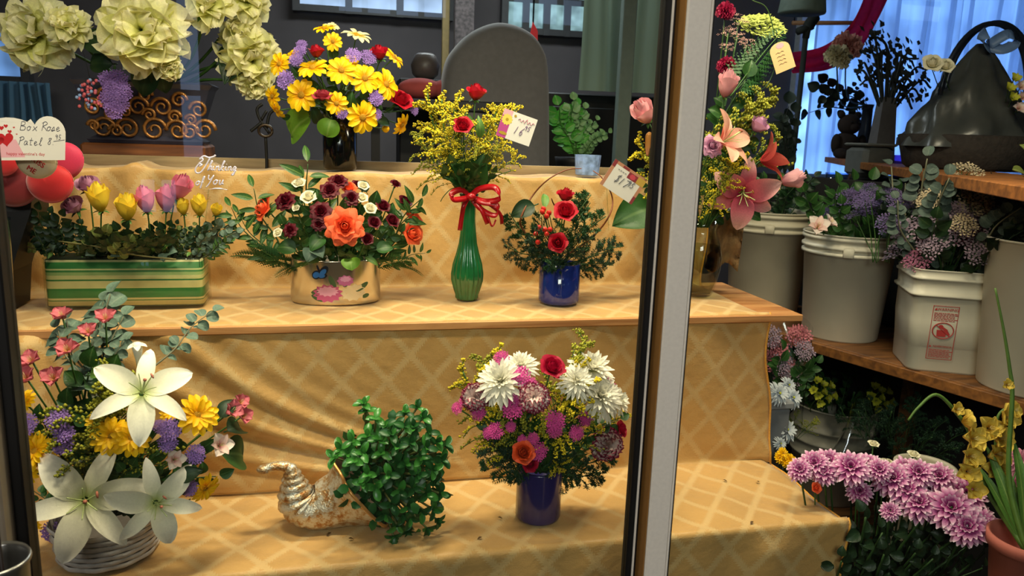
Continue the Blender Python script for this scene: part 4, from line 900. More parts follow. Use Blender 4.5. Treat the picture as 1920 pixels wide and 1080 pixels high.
# ------------------------------------------------------------------ C: striped planter
pm_ = pc + Vector((0, 0, pz)); Cq = Bouquet(240, 440, pc.y - .01, .09, pm_, 'flowers in the striped planter')
def basepl(px): return Vector((P(px, 480, pc.y).x, pc.y + random.uniform(-.03, .03), pc.z + pz - .01))
for pr, nm, px, py, d, lab, dd in [(p_lav, 'lavender_rose', 168, 360, 48, 'pale lavender pink rose standing higher at left in the striped planter', (.0, -.5, .9)), (p_lav, 'lavender_rose', 146, 396, 46, 'mauve rose lower left in the striped planter', (-.3, -.6, .7)),
    (p_yr, 'yellow_rose', 190, 396, 46, 'tall yellow rose bud left of the other yellow rose in the planter', (-.05, -.25, 1)), (p_yr, 'yellow_rose', 239, 412, 44, 'yellow rose bud leaning right beside the pink buds', (.1, -.3, .9)), (p_hp, 'pink_rose', 277, 398, 42, 'pink rose bud left of three in the striped planter', (-.1, -.25, 1)), (p_hp, 'pink_rose', 312, 396, 42, 'pink rose bud at the middle of three in the planter', (.1, -.2, 1)),
    (p_hp, 'pink_rose', 328, 372, 44, 'pink rose at the back of three, opening to the right', (.5, -.4, .9)), (p_yr, 'yellow_rose', 345, 402, 28, 'small yellow rose left of the slim yellow bud', (-.1, -.3, 1)), (p_yr, 'yellow_rose', 374, 404, 34, 'slim yellow rose bud at the right of the striped planter', (.05, -.2, 1)), (p_yr, 'yellow_rose', 404, 404, 22, 'tiny yellow rose at the far right end of the planter', (.2, -.4, .8))]:
    Cq.mouth = basepl(px); Cq.bloom(pr, nm, px, py, d, lab, 'rose', d=dd)
for pr, px, py, lab in [(p_dark, 70, 390, 'd'), (p_dark, 92, 398, 'd'), (p_dark, 112, 400, 'd'), (p_dark, 60, 440, 'd'), (p_dark, 96, 436, 'd'), (p_dark, 150, 420, 'd'), (p_dark, 205, 428, 'd'), (p_dark, 290, 420, 'd'), (p_dark, 330, 420, 'd'), (p_dark, 380, 425, 'd'), (p_dark, 250, 430, 'd'), (p_dark, 410, 440, 'd'), (p_dark, 176, 430, 'd'), (p_dark, 272, 436, 'd'), (p_dark, 352, 430, 'd'), (p_dark, 124, 428, 'd'), (p_dark, 228, 440, 'd'), (p_dark, 305, 440, 'd'),
    (p_var, 195, 424, 'v'), (p_var, 236, 440, 'v'), (p_var, 178, 460, 'v'), (p_var, 330, 428, 'v'), (p_var, 360, 424, 'v'), (p_var, 40, 455, 'v'), (p_euc, 400, 415, 'e'), (p_euc, 425, 420, 'e'), (p_euc, 440, 432, 'e'), (p_euc, 385, 440, 'e'), (p_spear, 440, 410, 's'), (p_spear, 430, 450, 's')] + [(p_dark, 60 + 21 * i, 418 + 14 * ((i * 7) % 4), 'd') for i in range(17)] + [(p_var, 75 + 31 * i, 436 + 9 * (i % 3), 'v') for i in range(11)]:
    nm, lb = {'d': ('dark_sprig', 'dark green leafy sprig filling the striped planter'), 'v': ('variegated_sprig', 'sprig of pale rounded leaves at the front of the striped planter'), 'e': ('eucalyptus_sprig', 'grey blue eucalyptus sprig at the right end of the striped planter'), 's': ('spear_sprig', 'narrow leaved sprig reaching out right of the striped planter')}[lab]
    q = Cq.spray(pr, nm, px, py, lb, base=basepl(max(100, min(375, px + random.uniform(-25, 25)))), dY=random.uniform(-.045, .03), group={'d': 'dark sprigs', 'v': 'pale round leaf sprigs', 'e': 'eucalyptus sprigs', 's': 'spear sprigs'}[lab] + ' in the striped planter')
for i, (px, py) in enumerate([(90, 484), (150, 462), (205, 465), (260, 468), (305, 490), (330, 470), (350, 480), (120, 470), (228, 478), (285, 455), (190, 452), (100, 460), (375, 465), (250, 452), (160, 478), (320, 452)]):
    bp = P(px + random.uniform(-20, 20), 478, pc.y - .045); bp.z = pc.z + pz + .012
    leaf_at(p_leafe if i % 3 else p_leafn, 'planter_leaf', 'pale leaf spilling over the front edge of the striped planter', bp, P(px, py, pc.y - .062), (random.uniform(-.4, .4), -1, .7), 'leaves over the planter edge', wide=1.5)
b = MB(); tube(b, smoothpts([P(110, 452, pc.y - .06), P(180, 462, pc.y - .07), P(255, 478, pc.y - .07), P(330, 486, pc.y - .06)], 6), .0016, 5); tag(b.build('vine_stem', mat('vine_tan', (120, 116, 70))), 'thin trailing vine stem along the front of the striped planter', 'stem')
# ------------------------------------------------------------------ D: oval tin
Dq = Bouquet(630, 450, ob_.y, .145, OT_M, 'flowers in the oval tin')
def dm(px): Dq.mouth = OT_M + Vector(((px - 630) / 130 * A_ * .8, random.uniform(-.01, .01), 0))
for pr, nm, px, py, d, lab, k in [(p_or, 'orange_rose', 646, 425, 76, 'big open orange rose at the front of the oval tin', dict(cam=1.8, out=.4, up=.1, dY=-.02)), (p_orh, 'orange_rose', 503, 394, 50, 'orange rose at the left edge of the oval tin arrangement', dict(d=(-.8, -.5, .4))), (p_orh, 'orange_rose', 768, 440, 46, 'orange rose low on the right of the oval tin', dict(d=(.5, -.8, .3))), (p_orh, 'orange_rose', 772, 415, 38, 'orange rose right above the low right one', dict(d=(.5, -.5, .6), dY=.02)), (p_orh, 'orange_rose', 652, 357, 34, 'orange rose behind the top burgundy rose', dict(d=(.2, -.5, .8), dY=.03))]:
    dm(px); Dq.bloom(pr, nm, px, py, d, lab, 'rose', **k)
for px, py, d, lab, k in [(634, 342, 40, 'dark burgundy rose topmost over the oval tin', dict(up=.8)), (618, 358, 40, 'burgundy rose just under the topmost burgundy one', {}), (536, 378, 42, 'burgundy rose beside the left orange rose', {}), (602, 398, 44, 'burgundy rose left above the big orange rose', {}), (658, 372, 36, 'burgundy rose between the white spray roses and the big orange rose', {}), (545, 432, 30, 'burgundy rose low on the left of the oval tin', {}), (598, 420, 30, 'burgundy rose touching the big orange rose on its left', {}), (668, 347, 24, 'small burgundy rose behind the white buds', dict(dY=.03))]:
    dm(px); Dq.bloom(p_bur, 'burgundy_rose', px, py, d, lab, 'rose', group='burgundy roses in the oval tin', **k)
for px, py, d, lab in [(740, 348, 22, 'small burgundy spray rose standing highest on the right of the tin'), (716, 390, 30, 'burgundy spray rose right of the white spray roses'), (757, 382, 30, 'burgundy spray rose above the right orange roses'), (700, 420, 28, 'burgundy spray rose right of the big orange rose'), (733, 417, 30, 'burgundy spray rose second right of the big orange rose'), (687, 450, 26, 'dark burgundy spray rose at the lower right of the big orange rose')]:
    dm(px); Dq.bloom(p_burs, 'burgundy_spray_rose', px, py, d, lab, 'rose', group='burgundy spray roses in the oval tin', cam=.8, up=.7)
for px, py, d, lab in [(562, 348, 28, 'white spray rose highest on the left of the oval tin'), (580, 374, 32, 'white spray rose below the highest left one'), (680, 352, 24, 'upper white spray rose right of the burgundy cluster'), (678, 374, 24, 'lower white spray rose right of the burgundy cluster'), (693, 394, 26, 'half open white spray rose above the burgundy spray roses'), (556, 392, 16, 'small cream bud beside the left burgundy rose'), (748, 402, 16, 'cream bud between the right orange roses'), (523, 438, 20, 'greenish cream bud low on the left')]:
    dm(px); Dq.bloom(p_wh, 'white_spray_rose', px, py, d, lab, 'rose', group='white spray roses in the oval tin', cam=.8, up=.7)
for tx, ty in [(440, 462), (470, 452), (520, 505), (500, 478), (535, 500), (795, 500), (775, 478), (730, 475), (560, 480)]:
    dm(tx); Dq.spray(p_fern, 'fern_frond', tx, ty, 'dark green fern frond spreading from the oval tin', dY=-.02, group='fern fronds in the oval tin')
for tx, ty in [(568, 308), (470, 356), (430, 392), (445, 404), (782, 366), (775, 388), (560, 340), (795, 470)]:
    dm(tx); Dq.spray(p_spear, 'spear_sprig', tx, ty, 'slim green leafy twig poking out of the oval tin arrangement', group='slim twigs in the oval tin')
for tx, ty in [(560, 400), (590, 380), (640, 390), (690, 380), (720, 400), (560, 440), (600, 460), (700, 440), (740, 430), (650, 470), (620, 430), (530, 420), (680, 410)]:
    dm(tx); Dq.spray(p_salal, 'leafy_sprig', tx, ty, 'dark leafy sprig filling the oval tin arrangement', dY=.03)
for tip, b0, pr, lab, w_ in [((515, 462), (562, 470), p_leaf, 'broad green leaf left in the oval tin arrangement', 1.3), ((580, 470), (610, 440), p_leaf, 'green leaf below the left burgundy roses', 1.2), ((575, 490), (590, 465), p_leafe, 'pale green leaf over the left rim of the oval tin', 1.6), ((605, 480), (588, 462), p_leafe, 'grey green leaf over the rim beside the pale one', 1.3), ((660, 505), (655, 482), p_leafb, 'round yellow green leaf over the front rim of the oval tin', 1.5), ((740, 462), (700, 470), p_leaf, 'wide green leaf under the right orange roses', 1.2), ((712, 498), (680, 480), p_leafn, 'narrow green leaf over the right rim of the oval tin', 1.2), ((672, 335), (690, 365), p_leafd, 'dark leaf rising behind the white spray roses', 1.2)]:
    leaf_at(pr, 'bouquet_leaf', lab, Dq.at(*b0, .02), Dq.at(*tip, -.015), (0, -1, .8), Dq.group + ' leaves', wide=w_)
# ------------------------------------------------------------------ E: cobalt vase
E = Bouquet(1050, 450, cb.y, .10, CB_M, 'flowers in the cobalt vase')
E.bloom(p_red, 'red_rose', 1059, 378, 38, 'red rose bud standing highest in the cobalt vase', 'rose', d=(.05, -.2, 1), dY=.02)
E.bloom(p_redo, 'red_rose', 1060, 402, 48, 'open red rose under the highest one in the cobalt vase', 'rose', up=.6)
E.bloom(p_redo, 'red_rose', 1046, 456, 40, 'red rose lowest in the cobalt vase', 'rose', cam=1.2)
M_BER = mat('red_berry', (196, 44, 36), .3, .15)
for i, (px, py) in enumerate([(1018, 400), (1026, 408), (1022, 432), (1012, 428), (1032, 432), (1006, 440), (1026, 440), (1010, 455), (1020, 395), (1030, 402)]):
    b = MB(); blob(b, (0, 0, .5), .5, 8, 6, (.85, .85, 1.1)); E.bloom([('berry', b.mesh('berry', M_BER), Matrix()), ('sepals', sepals(), Matrix())], 'red_berry', px, py, 12, 'small red berry beside the roses of the cobalt vase', 'berry', group='red berries in the cobalt vase', sr=.001)
for tx, ty, pr in [(942, 458, p_pineb), (950, 405, p_pine), (960, 480, p_pineb), (985, 505, p_pine), (990, 470, p_pineb), (1010, 400, p_pine), (1000, 430, p_pineb), (1100, 380, p_pine), (1130, 400, p_pine), (1110, 440, p_pineb), (1165, 462, p_pine), (1150, 490, p_pineb), (1130, 515, p_pine), (1110, 490, p_pine), (1050, 500, p_pineb), (1085, 470, p_pineb), (1030, 490, p_pine), (1100, 365, p_pine), (970, 440, p_pine), (1020, 470, p_pineb), (1070, 440, p_pine), (1160, 470, p_pineb)]:
    E.spray(pr, 'pine_sprig', tx, ty, 'feathery dark pine sprig in the cobalt vase', group='pine sprigs in the cobalt vase', dY=random.uniform(-.03, .05))
for tip, b0, pr, lab in [((955, 405), (1010, 382), p_leafd, 'long dark leaf pointing left from the cobalt vase'), ((1022, 358), (1020, 395), p_leafn, 'pale folded green leaf beside the top red rose')]:
    leaf_at(pr, 'rose_leaf', lab, E.at(*b0, .01), E.at(*tip, 0), (0, -1, .5), E.group + ' leaves', wide=1.2)
M_TW = mat('willow_brown', (120, 66, 34), .5, .15)
for pts, lab in [([(1020, 480), (980, 430), (978, 405), (1000, 365), (1030, 335), (1065, 318), (1090, 316)], 'curly brown willow twig arching over the cobalt vase on the left'), ([(1060, 480), (1110, 445), (1142, 405), (1148, 370), (1130, 335), (1112, 320)], 'curly brown willow twig rising right of the cobalt vase'), ([(1060, 402), (1040, 385), (1034, 372)], 'short curl of brown twig behind the top red rose')]:
    b = MB(); pp = smoothpts([P(x, y, cb.y - .01 + .02 * (i % 2)) for i, (x, y) in enumerate(pts)], 6); tube(b, pp, [.0028 - .0018 * i / len(pp) for i in range(len(pp))], 6); tag(b.build('willow_twig', M_TW), lab, 'twig')
# ------------------------------------------------------------------ F: lily bouquet behind the mullion
Fq = Bouquet(1340, 270, lbv.y - .02, .17, CV_M, 'flowers in the clear vase')
Fq.bloom(p_lpe, 'pink_lily', 1352, 268, 120, 'pale peach pink lily half open, upper left beside the mullion', 'lily', d=(.45, -.75, .45), spin=.3)
Fq.bloom(p_lp, 'pink_lily', 1392, 360, 128, 'large open pink lily facing out, lowest beside the mullion', 'lily', cam=1.2, out=.5, up=.0, spin=.55)
Fq.bloom(p_ls, 'salmon_lily', 1425, 302, 100, 'salmon red lily pointing right behind the open pink lily', 'lily', d=(.9, -.3, .35), spin=.2)
for pr, nm, px, py, d, lab, dd in [(p_pk, 'pink_rose', 1358, 182, 42, 'pink rose bud above the peach lily, beside the mullion', (0, -.3, 1)), (p_lav, 'lavender_rose', 1414, 246, 44, 'pale lavender pink rose right of the peach lily', (.35, -.4, .8)), (p_lavo, 'lavender_rose', 1333, 275, 46, 'open lavender rose cut by the mullion edge', (.0, -1, .4)), (p_pk, 'pink_rose', 1464, 342, 38, 'pink rose bud pointing right, farthest from the mullion', (.9, -.2, .3)), (p_pk, 'pink_rose', 1216, 228, 46, 'pink rose bud left of the mullion behind the black gasket', (-.5, -.4, .5)), (p_pk, 'pink_rose', 1240, 310, 28, 'pink bud low beside the black gasket', (-.1, -.3, 1))]:
    Fq.bloom(pr, nm, px, py, d, lab, 'rose', d=dd)
p_bud = [('bud', (lambda b: (tube(b, smoothpts([(0, 0, 0), (0, 0, .35), (.02, 0, .8), (.02, 0, 1.0)], 4), [.06, .07, .09, .1, .12, .13, .14, .15, .16, .15, .13, .09, .03], 8), b)[1])(MB()).mesh('bud', pm('lily_bud', (226, 150, 130), (236, 170, 90))), Matrix())]
Fq.bloom(p_bud, 'lily_bud', 1214, 292, 44, 'closed orange tipped lily bud left of the mullion', 'flower bud', d=(-.05, -.1, 1))
Fq.bloom(carnation('carn_b', pm('crimson_carnation', (110, 12, 44), (150, 24, 64))), 'carnation', 1362, 126, 40, 'dark crimson carnation high beside the mullion', 'carnation')
Fq.bloom(carnation('carn_b', R_), 'carnation', 1360, 24, 40, 'dusky red carnation at the top edge beside the mullion', 'carnation')
p_hy = cluster('hydr', mat('green_hydrangea', (176, 186, 96), .7, .2, trans=.2), 70, .8, .07)
Fq.bloom(p_hy, 'green_hydrangea', 1425, 58, 84, 'round pale green hydrangea head near the top right of the lily bouquet', 'flower', dY=.05)
for px, py, d in [(1365, 62, 36), (1385, 40, 36), (1400, 85, 36), (1362, 90, 30), (1382, 70, 30), (1410, 105, 30)]:
    Fq.bloom(cluster('gyp', mat('pink_filler', (206, 160, 150), .8, .2), 26, .7, .03, 2.2), 'filler_spray', px, py, d, 'airy pink filler blossom high in the lily bouquet', 'flower', group='pink filler blossoms in the clear vase')
for tx, ty, pr in [(1425, 165, p_grd), (1400, 185, p_grd), (1412, 195, p_grd), (1352, 320, p_grd), (1372, 305, p_gr), (1345, 345, p_grd), (1360, 330, p_gr2), (1185, 290, p_gr), (1200, 310, p_grd), (1215, 330, p_grd), (1440, 250, p_grd), (1380, 200, p_grd)]:
    Fq.spray(pr, 'goldenrod_spray', tx, ty, 'goldenrod spray in the clear vase with the lilies', 'flower', group='goldenrod in the clear vase')
for tx, ty in [(1445, 75), (1430, 115)]: Fq.spray(p_fern, 'fern_frond', tx, ty, 'dark fern frond high in the lily bouquet', group='fern fronds in the clear vase', base=Fq.at(1370, 180, .03))
for tx, ty in [(1395, 240), (1380, 320), (1350, 390), (1440, 330), (1370, 150), (1335, 400), (1420, 270), (1225, 260), (1200, 340), (1225, 360)]: Fq.spray(p_salals, 'leafy_sprig', tx, ty, 'leafy sprig among the lilies of the clear vase', dY=.05)
for tip, b0, pr, lab in [((1148, 420), (1235, 385), p_leaf, 'large pointed green leaf left of the mullion below the price card'), ((1430, 412), (1392, 395), p_leaf, 'dark curled leaf below the open pink lily'), ((1230, 345), (1245, 400), p_leafd, 'dark leaf upright against the gasket')]:
    leaf_at(pr, 'lily_leaf', lab, Fq.at(*b0, .0), Fq.at(*tip, -.02), (0, -1, .6), Fq.group + ' leaves', wide=1.25)
b = MB(); tube(b, smoothpts([Fq.at(1390, 180), Fq.at(1438, 160), Fq.at(1455, 100), Fq.at(1440, 20), Fq.at(1410, 0)], 6), .0012, 4); tag(b.build('wire_loop', DGREEN), 'thin dark stem looping around the green hydrangea', 'stem')
M_BUR = mat('burlap', (132, 100, 62), .9, .25, 30, bump=.6)
pb0 = P(1352, 470, lbv.y + .02); t = thing('paper_wrap', 'crumpled brown paper wrap behind the clear vase', 'wrap', pb0)
b = MB(); v = []; f = []
for i in range(9):
    for j in range(9):
        q = P(1335 + 62 * i / 8 - 14 * j / 8, 402 + 100 * j / 8 + 10 * math.sin(i * .9), lbv.y + .03 + .012 * math.sin(i * 1.9 + j) + .008 * math.sin(j * 2.3)) - pb0; v.append(tuple(q))
for i in range(8):
    for j in range(8): f.append((i * 9 + j, i * 9 + 9 + j, i * 9 + 10 + j, i * 9 + j + 1))
b.add(v, f); o = b.build('sheet', M_BUR, t); sd = o.modifiers.new('t', 'SOLIDIFY'); sd.thickness = .001
# ------------------------------------------------------------------ G: white basket
Gq = Bouquet(230, 800, wb.y, .20, WB_M, 'flowers in the white basket')
for px, py, d, lab, k, sp in [(266, 738, 176, 'white lily topmost of three in the white basket', dict(cam=.9, up=.35, out=.4), .5), (160, 938, 212, 'largest white lily, lower left over the white basket', dict(cam=1.3, out=.3, up=.1), .15), (292, 942, 160, 'white lily at the lower right of the basket, touching the largest', dict(cam=1.0, out=.7, up=.2), .75)]:
    Gq.bloom(p_lw, 'white_lily', px, py, d, lab, 'lily', spin=sp, dY=-.03, sr=.003, group='white lilies in the white basket', **k)
Gq.bloom([('bud', (lambda b: (tube(b, [(0, 0, 0), (0, 0, .3), (0, 0, .7), (0, 0, .9)], [.08, .1, .16, .12], 8), b)[1])(MB()).mesh('bud', LW), Matrix())] + [('petal', one(petal(.3, .1, 5, 4, PR_LILY, 40, -40, .2), 'petal', LW), Matrix.Translation((0, 0, .8)) @ Z(k * 1.257)) for k in range(5)], 'lily_bud', 262, 690, 58, 'half open cream lily bud above the topmost white lily', 'flower bud', d=(0, -.2, 1))
for px, py, d, lab, k in [(370, 778, 80, 'yellow daisy at the upper right of the basket, right of the top lily', dict(out=1.1)), (208, 818, 72, 'yellow daisy under the top lily, left of two', {}), (246, 822, 70, 'yellow daisy under the top lily, right of two', {}), (185, 790, 46, 'yellow daisy half hidden under the left petal of the top lily', dict(dY=.03)), (66, 846, 74, 'yellow daisy at the left edge of the basket, upper', {}), (50, 882, 60, 'yellow daisy at the left edge half hidden behind the gasket', dict(out=1.3)), (384, 915, 58, 'yellow daisy at the lower right of the white basket, pointing down', dict(out=1.4, up=-.3)), (60, 975, 50, 'lowest yellow daisy beside the black gasket', dict(out=1.2)), (44, 752, 48, 'yellow daisy high at the left behind the pink alstroemeria', dict(dY=.04)), (320, 775, 40, 'yellow daisy behind the right petal of the top lily', dict(dY=.04))]:
    Gq.bloom(p_ydd, 'yellow_daisy', px, py, d, lab, 'daisy', group='yellow daisies in the white basket', **k)
for px, py, d in [(52, 796, 40), (108, 786, 42), (120, 812, 36), (118, 832, 38), (318, 806, 40), (314, 830, 34), (366, 852, 36), (100, 998, 44), (355, 915, 30), (300, 800, 26)]:
    Gq.bloom(p_st, 'purple_statice', px, py, d, 'lavender purple statice head in the white basket', 'flower', group='purple statice in the white basket')
for px, py, d, lab in [(118, 598, 44, 'pink alstroemeria highest at left over the white basket'), (198, 602, 46, 'pink alstroemeria in front of the planter edge'), (166, 626, 40, 'pink alstroemeria between the two highest ones'), (128, 660, 50, 'pink alstroemeria in the second row at left'), (102, 712, 50, 'pink alstroemeria above the left purple statice'), (52, 712, 54, 'pink alstroemeria at the far left beside the gasket'), (62, 680, 46, 'pink alstroemeria upper far left'), (432, 772, 44, 'pink alstroemeria at the right end of the basket flowers'), (452, 782, 40, 'outermost pink alstroemeria on the right'), (448, 756, 36, 'mauve alstroemeria topmost of the right cluster')]:
    Gq.bloom(p_al, 'pink_alstroemeria', px, py, d * 1.15, lab, 'flower', group='pink alstroemeria in the white basket', up=.6, out=1.2)
for px, py, d, lab in [(326, 862, 48, 'white alstroemeria facing out beside the right statice'), (410, 836, 56, 'white alstroemeria streaked red at right of the basket')]: Gq.bloom(p_alw, 'white_alstroemeria', px, py, d, lab, 'flower', up=.5)
for tx, ty in [(205, 565), (190, 580), (225, 600), (108, 628), (170, 640), (230, 640), (120, 615)]: Gq.spray(p_euc, 'eucalyptus_sprig', tx, ty, 'grey green eucalyptus sprig high behind the white basket', group='eucalyptus sprigs in the white basket', dY=.05, base=Gq.at(180, 760, .05))
Gq.spray(p_euc, 'eucalyptus_branch', 392, 588, 'long eucalyptus branch reaching right above the white lilies', base=Gq.at(285, 690, .04))
for tx, ty in [(160, 680), (200, 690), (120, 750), (170, 760), (80, 780), (330, 900), (360, 820), (280, 870), (90, 900), (400, 870), (300, 790), (350, 890), (60, 930), (100, 960), (240, 860), (150, 840), (80, 940), (330, 930)]: Gq.spray(p_salals, 'leafy_sprig', tx, ty, 'dark leafy sprig filling the white basket', dY=.06)
for tx, ty in [(155, 780), (165, 740), (140, 800), (150, 720)]: Gq.spray(p_grd, 'filler_spray', tx, ty, 'fine olive green filler spray in the white basket', group='filler sprays in the white basket')
for tip, b0, pr, lab in [((468, 856), (405, 850), p_leaf, 'large green leaf at the right end of the basket flowers'), ((380, 880), (330, 900), p_leafd, 'dark leaf above the lower right daisy'), ((225, 690), (160, 705), p_leafn, 'long bright narrow leaf left of the lily bud'), ((460, 800), (420, 810), p_leafd, 'dark leaf under the right alstroemeria'), ((440, 745), (410, 790), p_leafd, 'dark leaf behind the right alstroemeria')]:
    leaf_at(pr, 'bouquet_leaf', lab, Gq.at(*b0, .01), Gq.at(*tip, -.01), (0, -1, .7), Gq.group + ' leaves', wide=1.25)
# ------------------------------------------------------------------ H: shell cornucopia and jade plant
hc = PZ(600, 1000, ZB + .003); hY = hc.y + .035
t = thing('shell_planter', 'cornucopia shaped seashell planter in worn gold and silver lying on the bottom step', 'planter', hc)
sp_ = smoothpts([P(x, y, hY + d) - hc for x, y, d in [(494, 880, .0), (520, 874, .0), (545, 880, .0), (550, 905, .0), (560, 938, .0), (590, 950, .0), (636, 936, .0), (682, 916, .0)]], 8)
rad = []; N_ = len(sp_)
ctl = [8, 9, 12, 24, 42, 46, 56, 90]
for i in range(N_):
    q = i / (N_ - 1) * 7; a = min(6, int(q)); rad.append((ctl[a] + (ctl[a + 1] - ctl[a]) * (q - a)) * .00095)
def shell_mat():
    m = mat('worn_gilt', (176, 132, 76), .38, .2, 30, metal=.55, bump=.4, bscale=260); nt = m.node_tree; N = nt.nodes; L = nt.links; b = N['Principled BSDF']
    tc = N.new('ShaderNodeTexCoord'); nz = N.new('ShaderNodeTexNoise'); nz.inputs['Scale'].default_value = 60; nz.inputs['Detail'].default_value = 6; nz.inputs['Roughness'].default_value = .75; L.new(tc.outputs['Object'], nz.inputs['Vector'])
    cr = N.new('ShaderNodeValToRGB'); e = cr.color_ramp.elements; e[0].position = .36; e[0].color = lin((150, 92, 40)); e[1].position = .54; e[1].color = lin((206, 200, 184)); x = e.new(.45); x.color = lin((178, 146, 100)); L.new(nz.outputs[0], cr.inputs[0]); L.new(cr.outputs[0], b.inputs['Base Color']); return m
M_SH = shell_mat()
def shell(inner):
    b = MB(); v = []; f = []; K = 40; x = None
    for i, p in enumerate(sp_):
        tt = (sp_[min(i + 1, N_ - 1)] - sp_[max(0, i - 1)]).normalized()
        if i > N_ - 10: tt = tt.lerp(Vector((.76, .02, .62)).normalized(), min(1, (i - N_ + 10) / 8)).normalized()
        x = (x - tt * x.dot(tt)).normalized() if x else tt.orthogonal().normalized(); y = tt.cross(x); g = i / (N_ - 1)
        for j in range(K):
            a = 2 * math.pi * j / K
            r = rad[i] * (.965 if inner else 1) * (1 + .12 * math.sin(i * 2.1) * min(1, max(0, (.75 - g) * 4)) * (g > .2) + .03 * math.sin(a * 9 + i * .3) * g + .02 * math.sin(a * 3))
            if g > .9: r *= 1 + .12 * (g - .9) * 10 * (.5 + .5 * math.sin(a * 7))
            v.append(tuple(p + x * (r * math.cos(a)) + y * (r * math.sin(a))))
    for i in range(N_ - 1):
        for j in range(K): 
            q = (i * K + j, i * K + (j + 1) % K, i * K + K + (j + 1) % K, i * K + K + j); f.append(q[::-1] if inner else q)
    f.append(tuple(range(K - 1, -1, -1))) if not inner else None
    b.add(v, f); return b, v[-K:]
b, rimv = shell(False); b.build('shell_body', M_SH, t)
b, _ = shell(True); b.build('inner_wall', mat('shell_inside', (60, 46, 34), .8, .2), t)
b = MB(); tube(b, [Vector(q) for q in rimv] + [Vector(rimv[0])], .0035, 6); b.build('rim', mat('gilt_rim', (206, 150, 84), .35, .2, 60, metal=.5), t)
b = MB(); blob(b, tuple(sp_[0]), .011, 10, 8, (1.2, 1, .8)); b.build('tip_knob', M_SH, t)
jb = P(700, 905, hY - .01)
t = thing('jade_plant', 'bushy green jade plant with thick rounded leaves growing out of the shell planter', 'plant', jb)
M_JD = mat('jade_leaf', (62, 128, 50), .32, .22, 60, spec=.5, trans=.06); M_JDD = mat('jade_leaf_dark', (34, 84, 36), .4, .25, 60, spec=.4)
def jleaf(name, m, fat=.2):
    b = MB(); v, f, u = petal(1, .3, 6, 6, PR_ROUND, 25, -20, .25); n = len(v)
    v2 = [(x, y * .86, z - fat * .3 * math.sin(math.pi * min(1, max(0, uu[0]))) * (1 - (2 * uu[1] - 1) ** 2)) for (x, y, z), uu in zip(v, u)]
    b.add(v + v2, f + [tuple(n + i for i in q[::-1]) for q in f], u + u); return b.mesh(name, m)
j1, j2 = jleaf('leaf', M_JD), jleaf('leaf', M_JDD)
rj = random.Random(11); br = MB(); cents = [(683, 758), (688, 770), (760, 775), (782, 765), (792, 785), (775, 800), (805, 812), (818, 830), (800, 840), (835, 835), (828, 862), (812, 880), (790, 858), (770, 830), (742, 800), (705, 785), (660, 828), (640, 842), (628, 858), (655, 850), (690, 818), (712, 822), (735, 815), (745, 838), (715, 850), (680, 850), (665, 862), (690, 888), (682, 905), (705, 915), (730, 890), (760, 870), (785, 890), (815, 905), (826, 925), (800, 925), (775, 915), (750, 920), (735, 945), (765, 950), (770, 972), (790, 960), (812, 955), (820, 975), (800, 990), (780, 1000), (762, 995), (745, 985), (738, 1005), (765, 1012), (755, 965), (722, 965), (760, 800), (720, 800), (800, 870)]
jc = P(735, 890, hY - .05)
for (px, py) in cents:
    q = P(px, py, hY - .05); d = (q - jc).length; q = P(px, py, hY - .05 - .075 * math.sqrt(max(0, 1 - (d / .135) ** 2)) + rj.uniform(-.012, .02)) - jb
    ax = (q - (jc - jb)).normalized() * .8 + Vector((0, -.6, .35)); ax.normalize(); n = rj.choice((5, 5, 6)); tube(br, smoothpts([Vector((.02, 0, -.01)), q * .5 + Vector((0, .02, 0)), q], 4), .0022, 5)
    F = frame(ax, (1, 0, .2), q); a0_ = rj.uniform(0, 6)
    for i in range(n):
        in_ = i >= 3; T = F @ Z(a0_ + i * 2.1) @ Matrix.Rotation(-(.9 if in_ else .25) + rj.uniform(-.2, .2), 4, 'Y') @ Matrix.Scale(rj.uniform(.019, .025) * (.75 if in_ else 1), 4)
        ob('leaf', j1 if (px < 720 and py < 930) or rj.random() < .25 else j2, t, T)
br.build('branches', mat('jade_branch', (96, 104, 52), .6, .2), t)
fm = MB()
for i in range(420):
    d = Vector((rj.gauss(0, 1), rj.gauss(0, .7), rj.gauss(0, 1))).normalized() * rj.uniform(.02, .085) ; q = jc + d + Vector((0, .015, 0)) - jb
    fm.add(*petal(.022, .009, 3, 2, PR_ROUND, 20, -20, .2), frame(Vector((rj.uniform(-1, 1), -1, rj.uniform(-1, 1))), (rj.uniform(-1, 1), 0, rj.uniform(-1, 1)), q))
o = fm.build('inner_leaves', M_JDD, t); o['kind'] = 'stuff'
# ------------------------------------------------------------------ I: violet vase
I = Bouquet(1015, 770, mb_.y, .16, MV_M, 'flowers in the violet vase')
for px, py, d, lab, k in [(940, 716, 100, 'white spider mum at the left of the violet vase bouquet', dict(up=.5)), (976, 688, 70, 'white mum behind the left spider mum', dict(dY=.04, up=.8)), (1108, 696, 96, 'white mum at the upper right of the violet vase bouquet', dict(up=.9, dY=.02)), (1080, 716, 76, 'white mum between the magenta rose and the right mums', dict(up=.6)), (1122, 744, 100, 'large white mum in front at the right of the bouquet', dict(up=.5)), (1156, 752, 62, 'outermost white mum on the right near the gasket', dict(out=1.2))]:
    I.bloom(p_wm, 'white_mum', px, py, d, lab, 'chrysanthemum', group='white mums in the violet vase', **k)
for px, py, d, lab in [(1001, 746, 68, 'white and burgundy carnation in the middle of the violet vase bouquet'), (893, 746, 60, 'burgundy edged carnation at the far left of the bouquet'), (1135, 832, 70, 'white carnation edged burgundy at the lower right near the gasket')]: I.bloom(p_cb, 'bicolor_carnation', px, py, d, lab, 'carnation', cam=1.1)
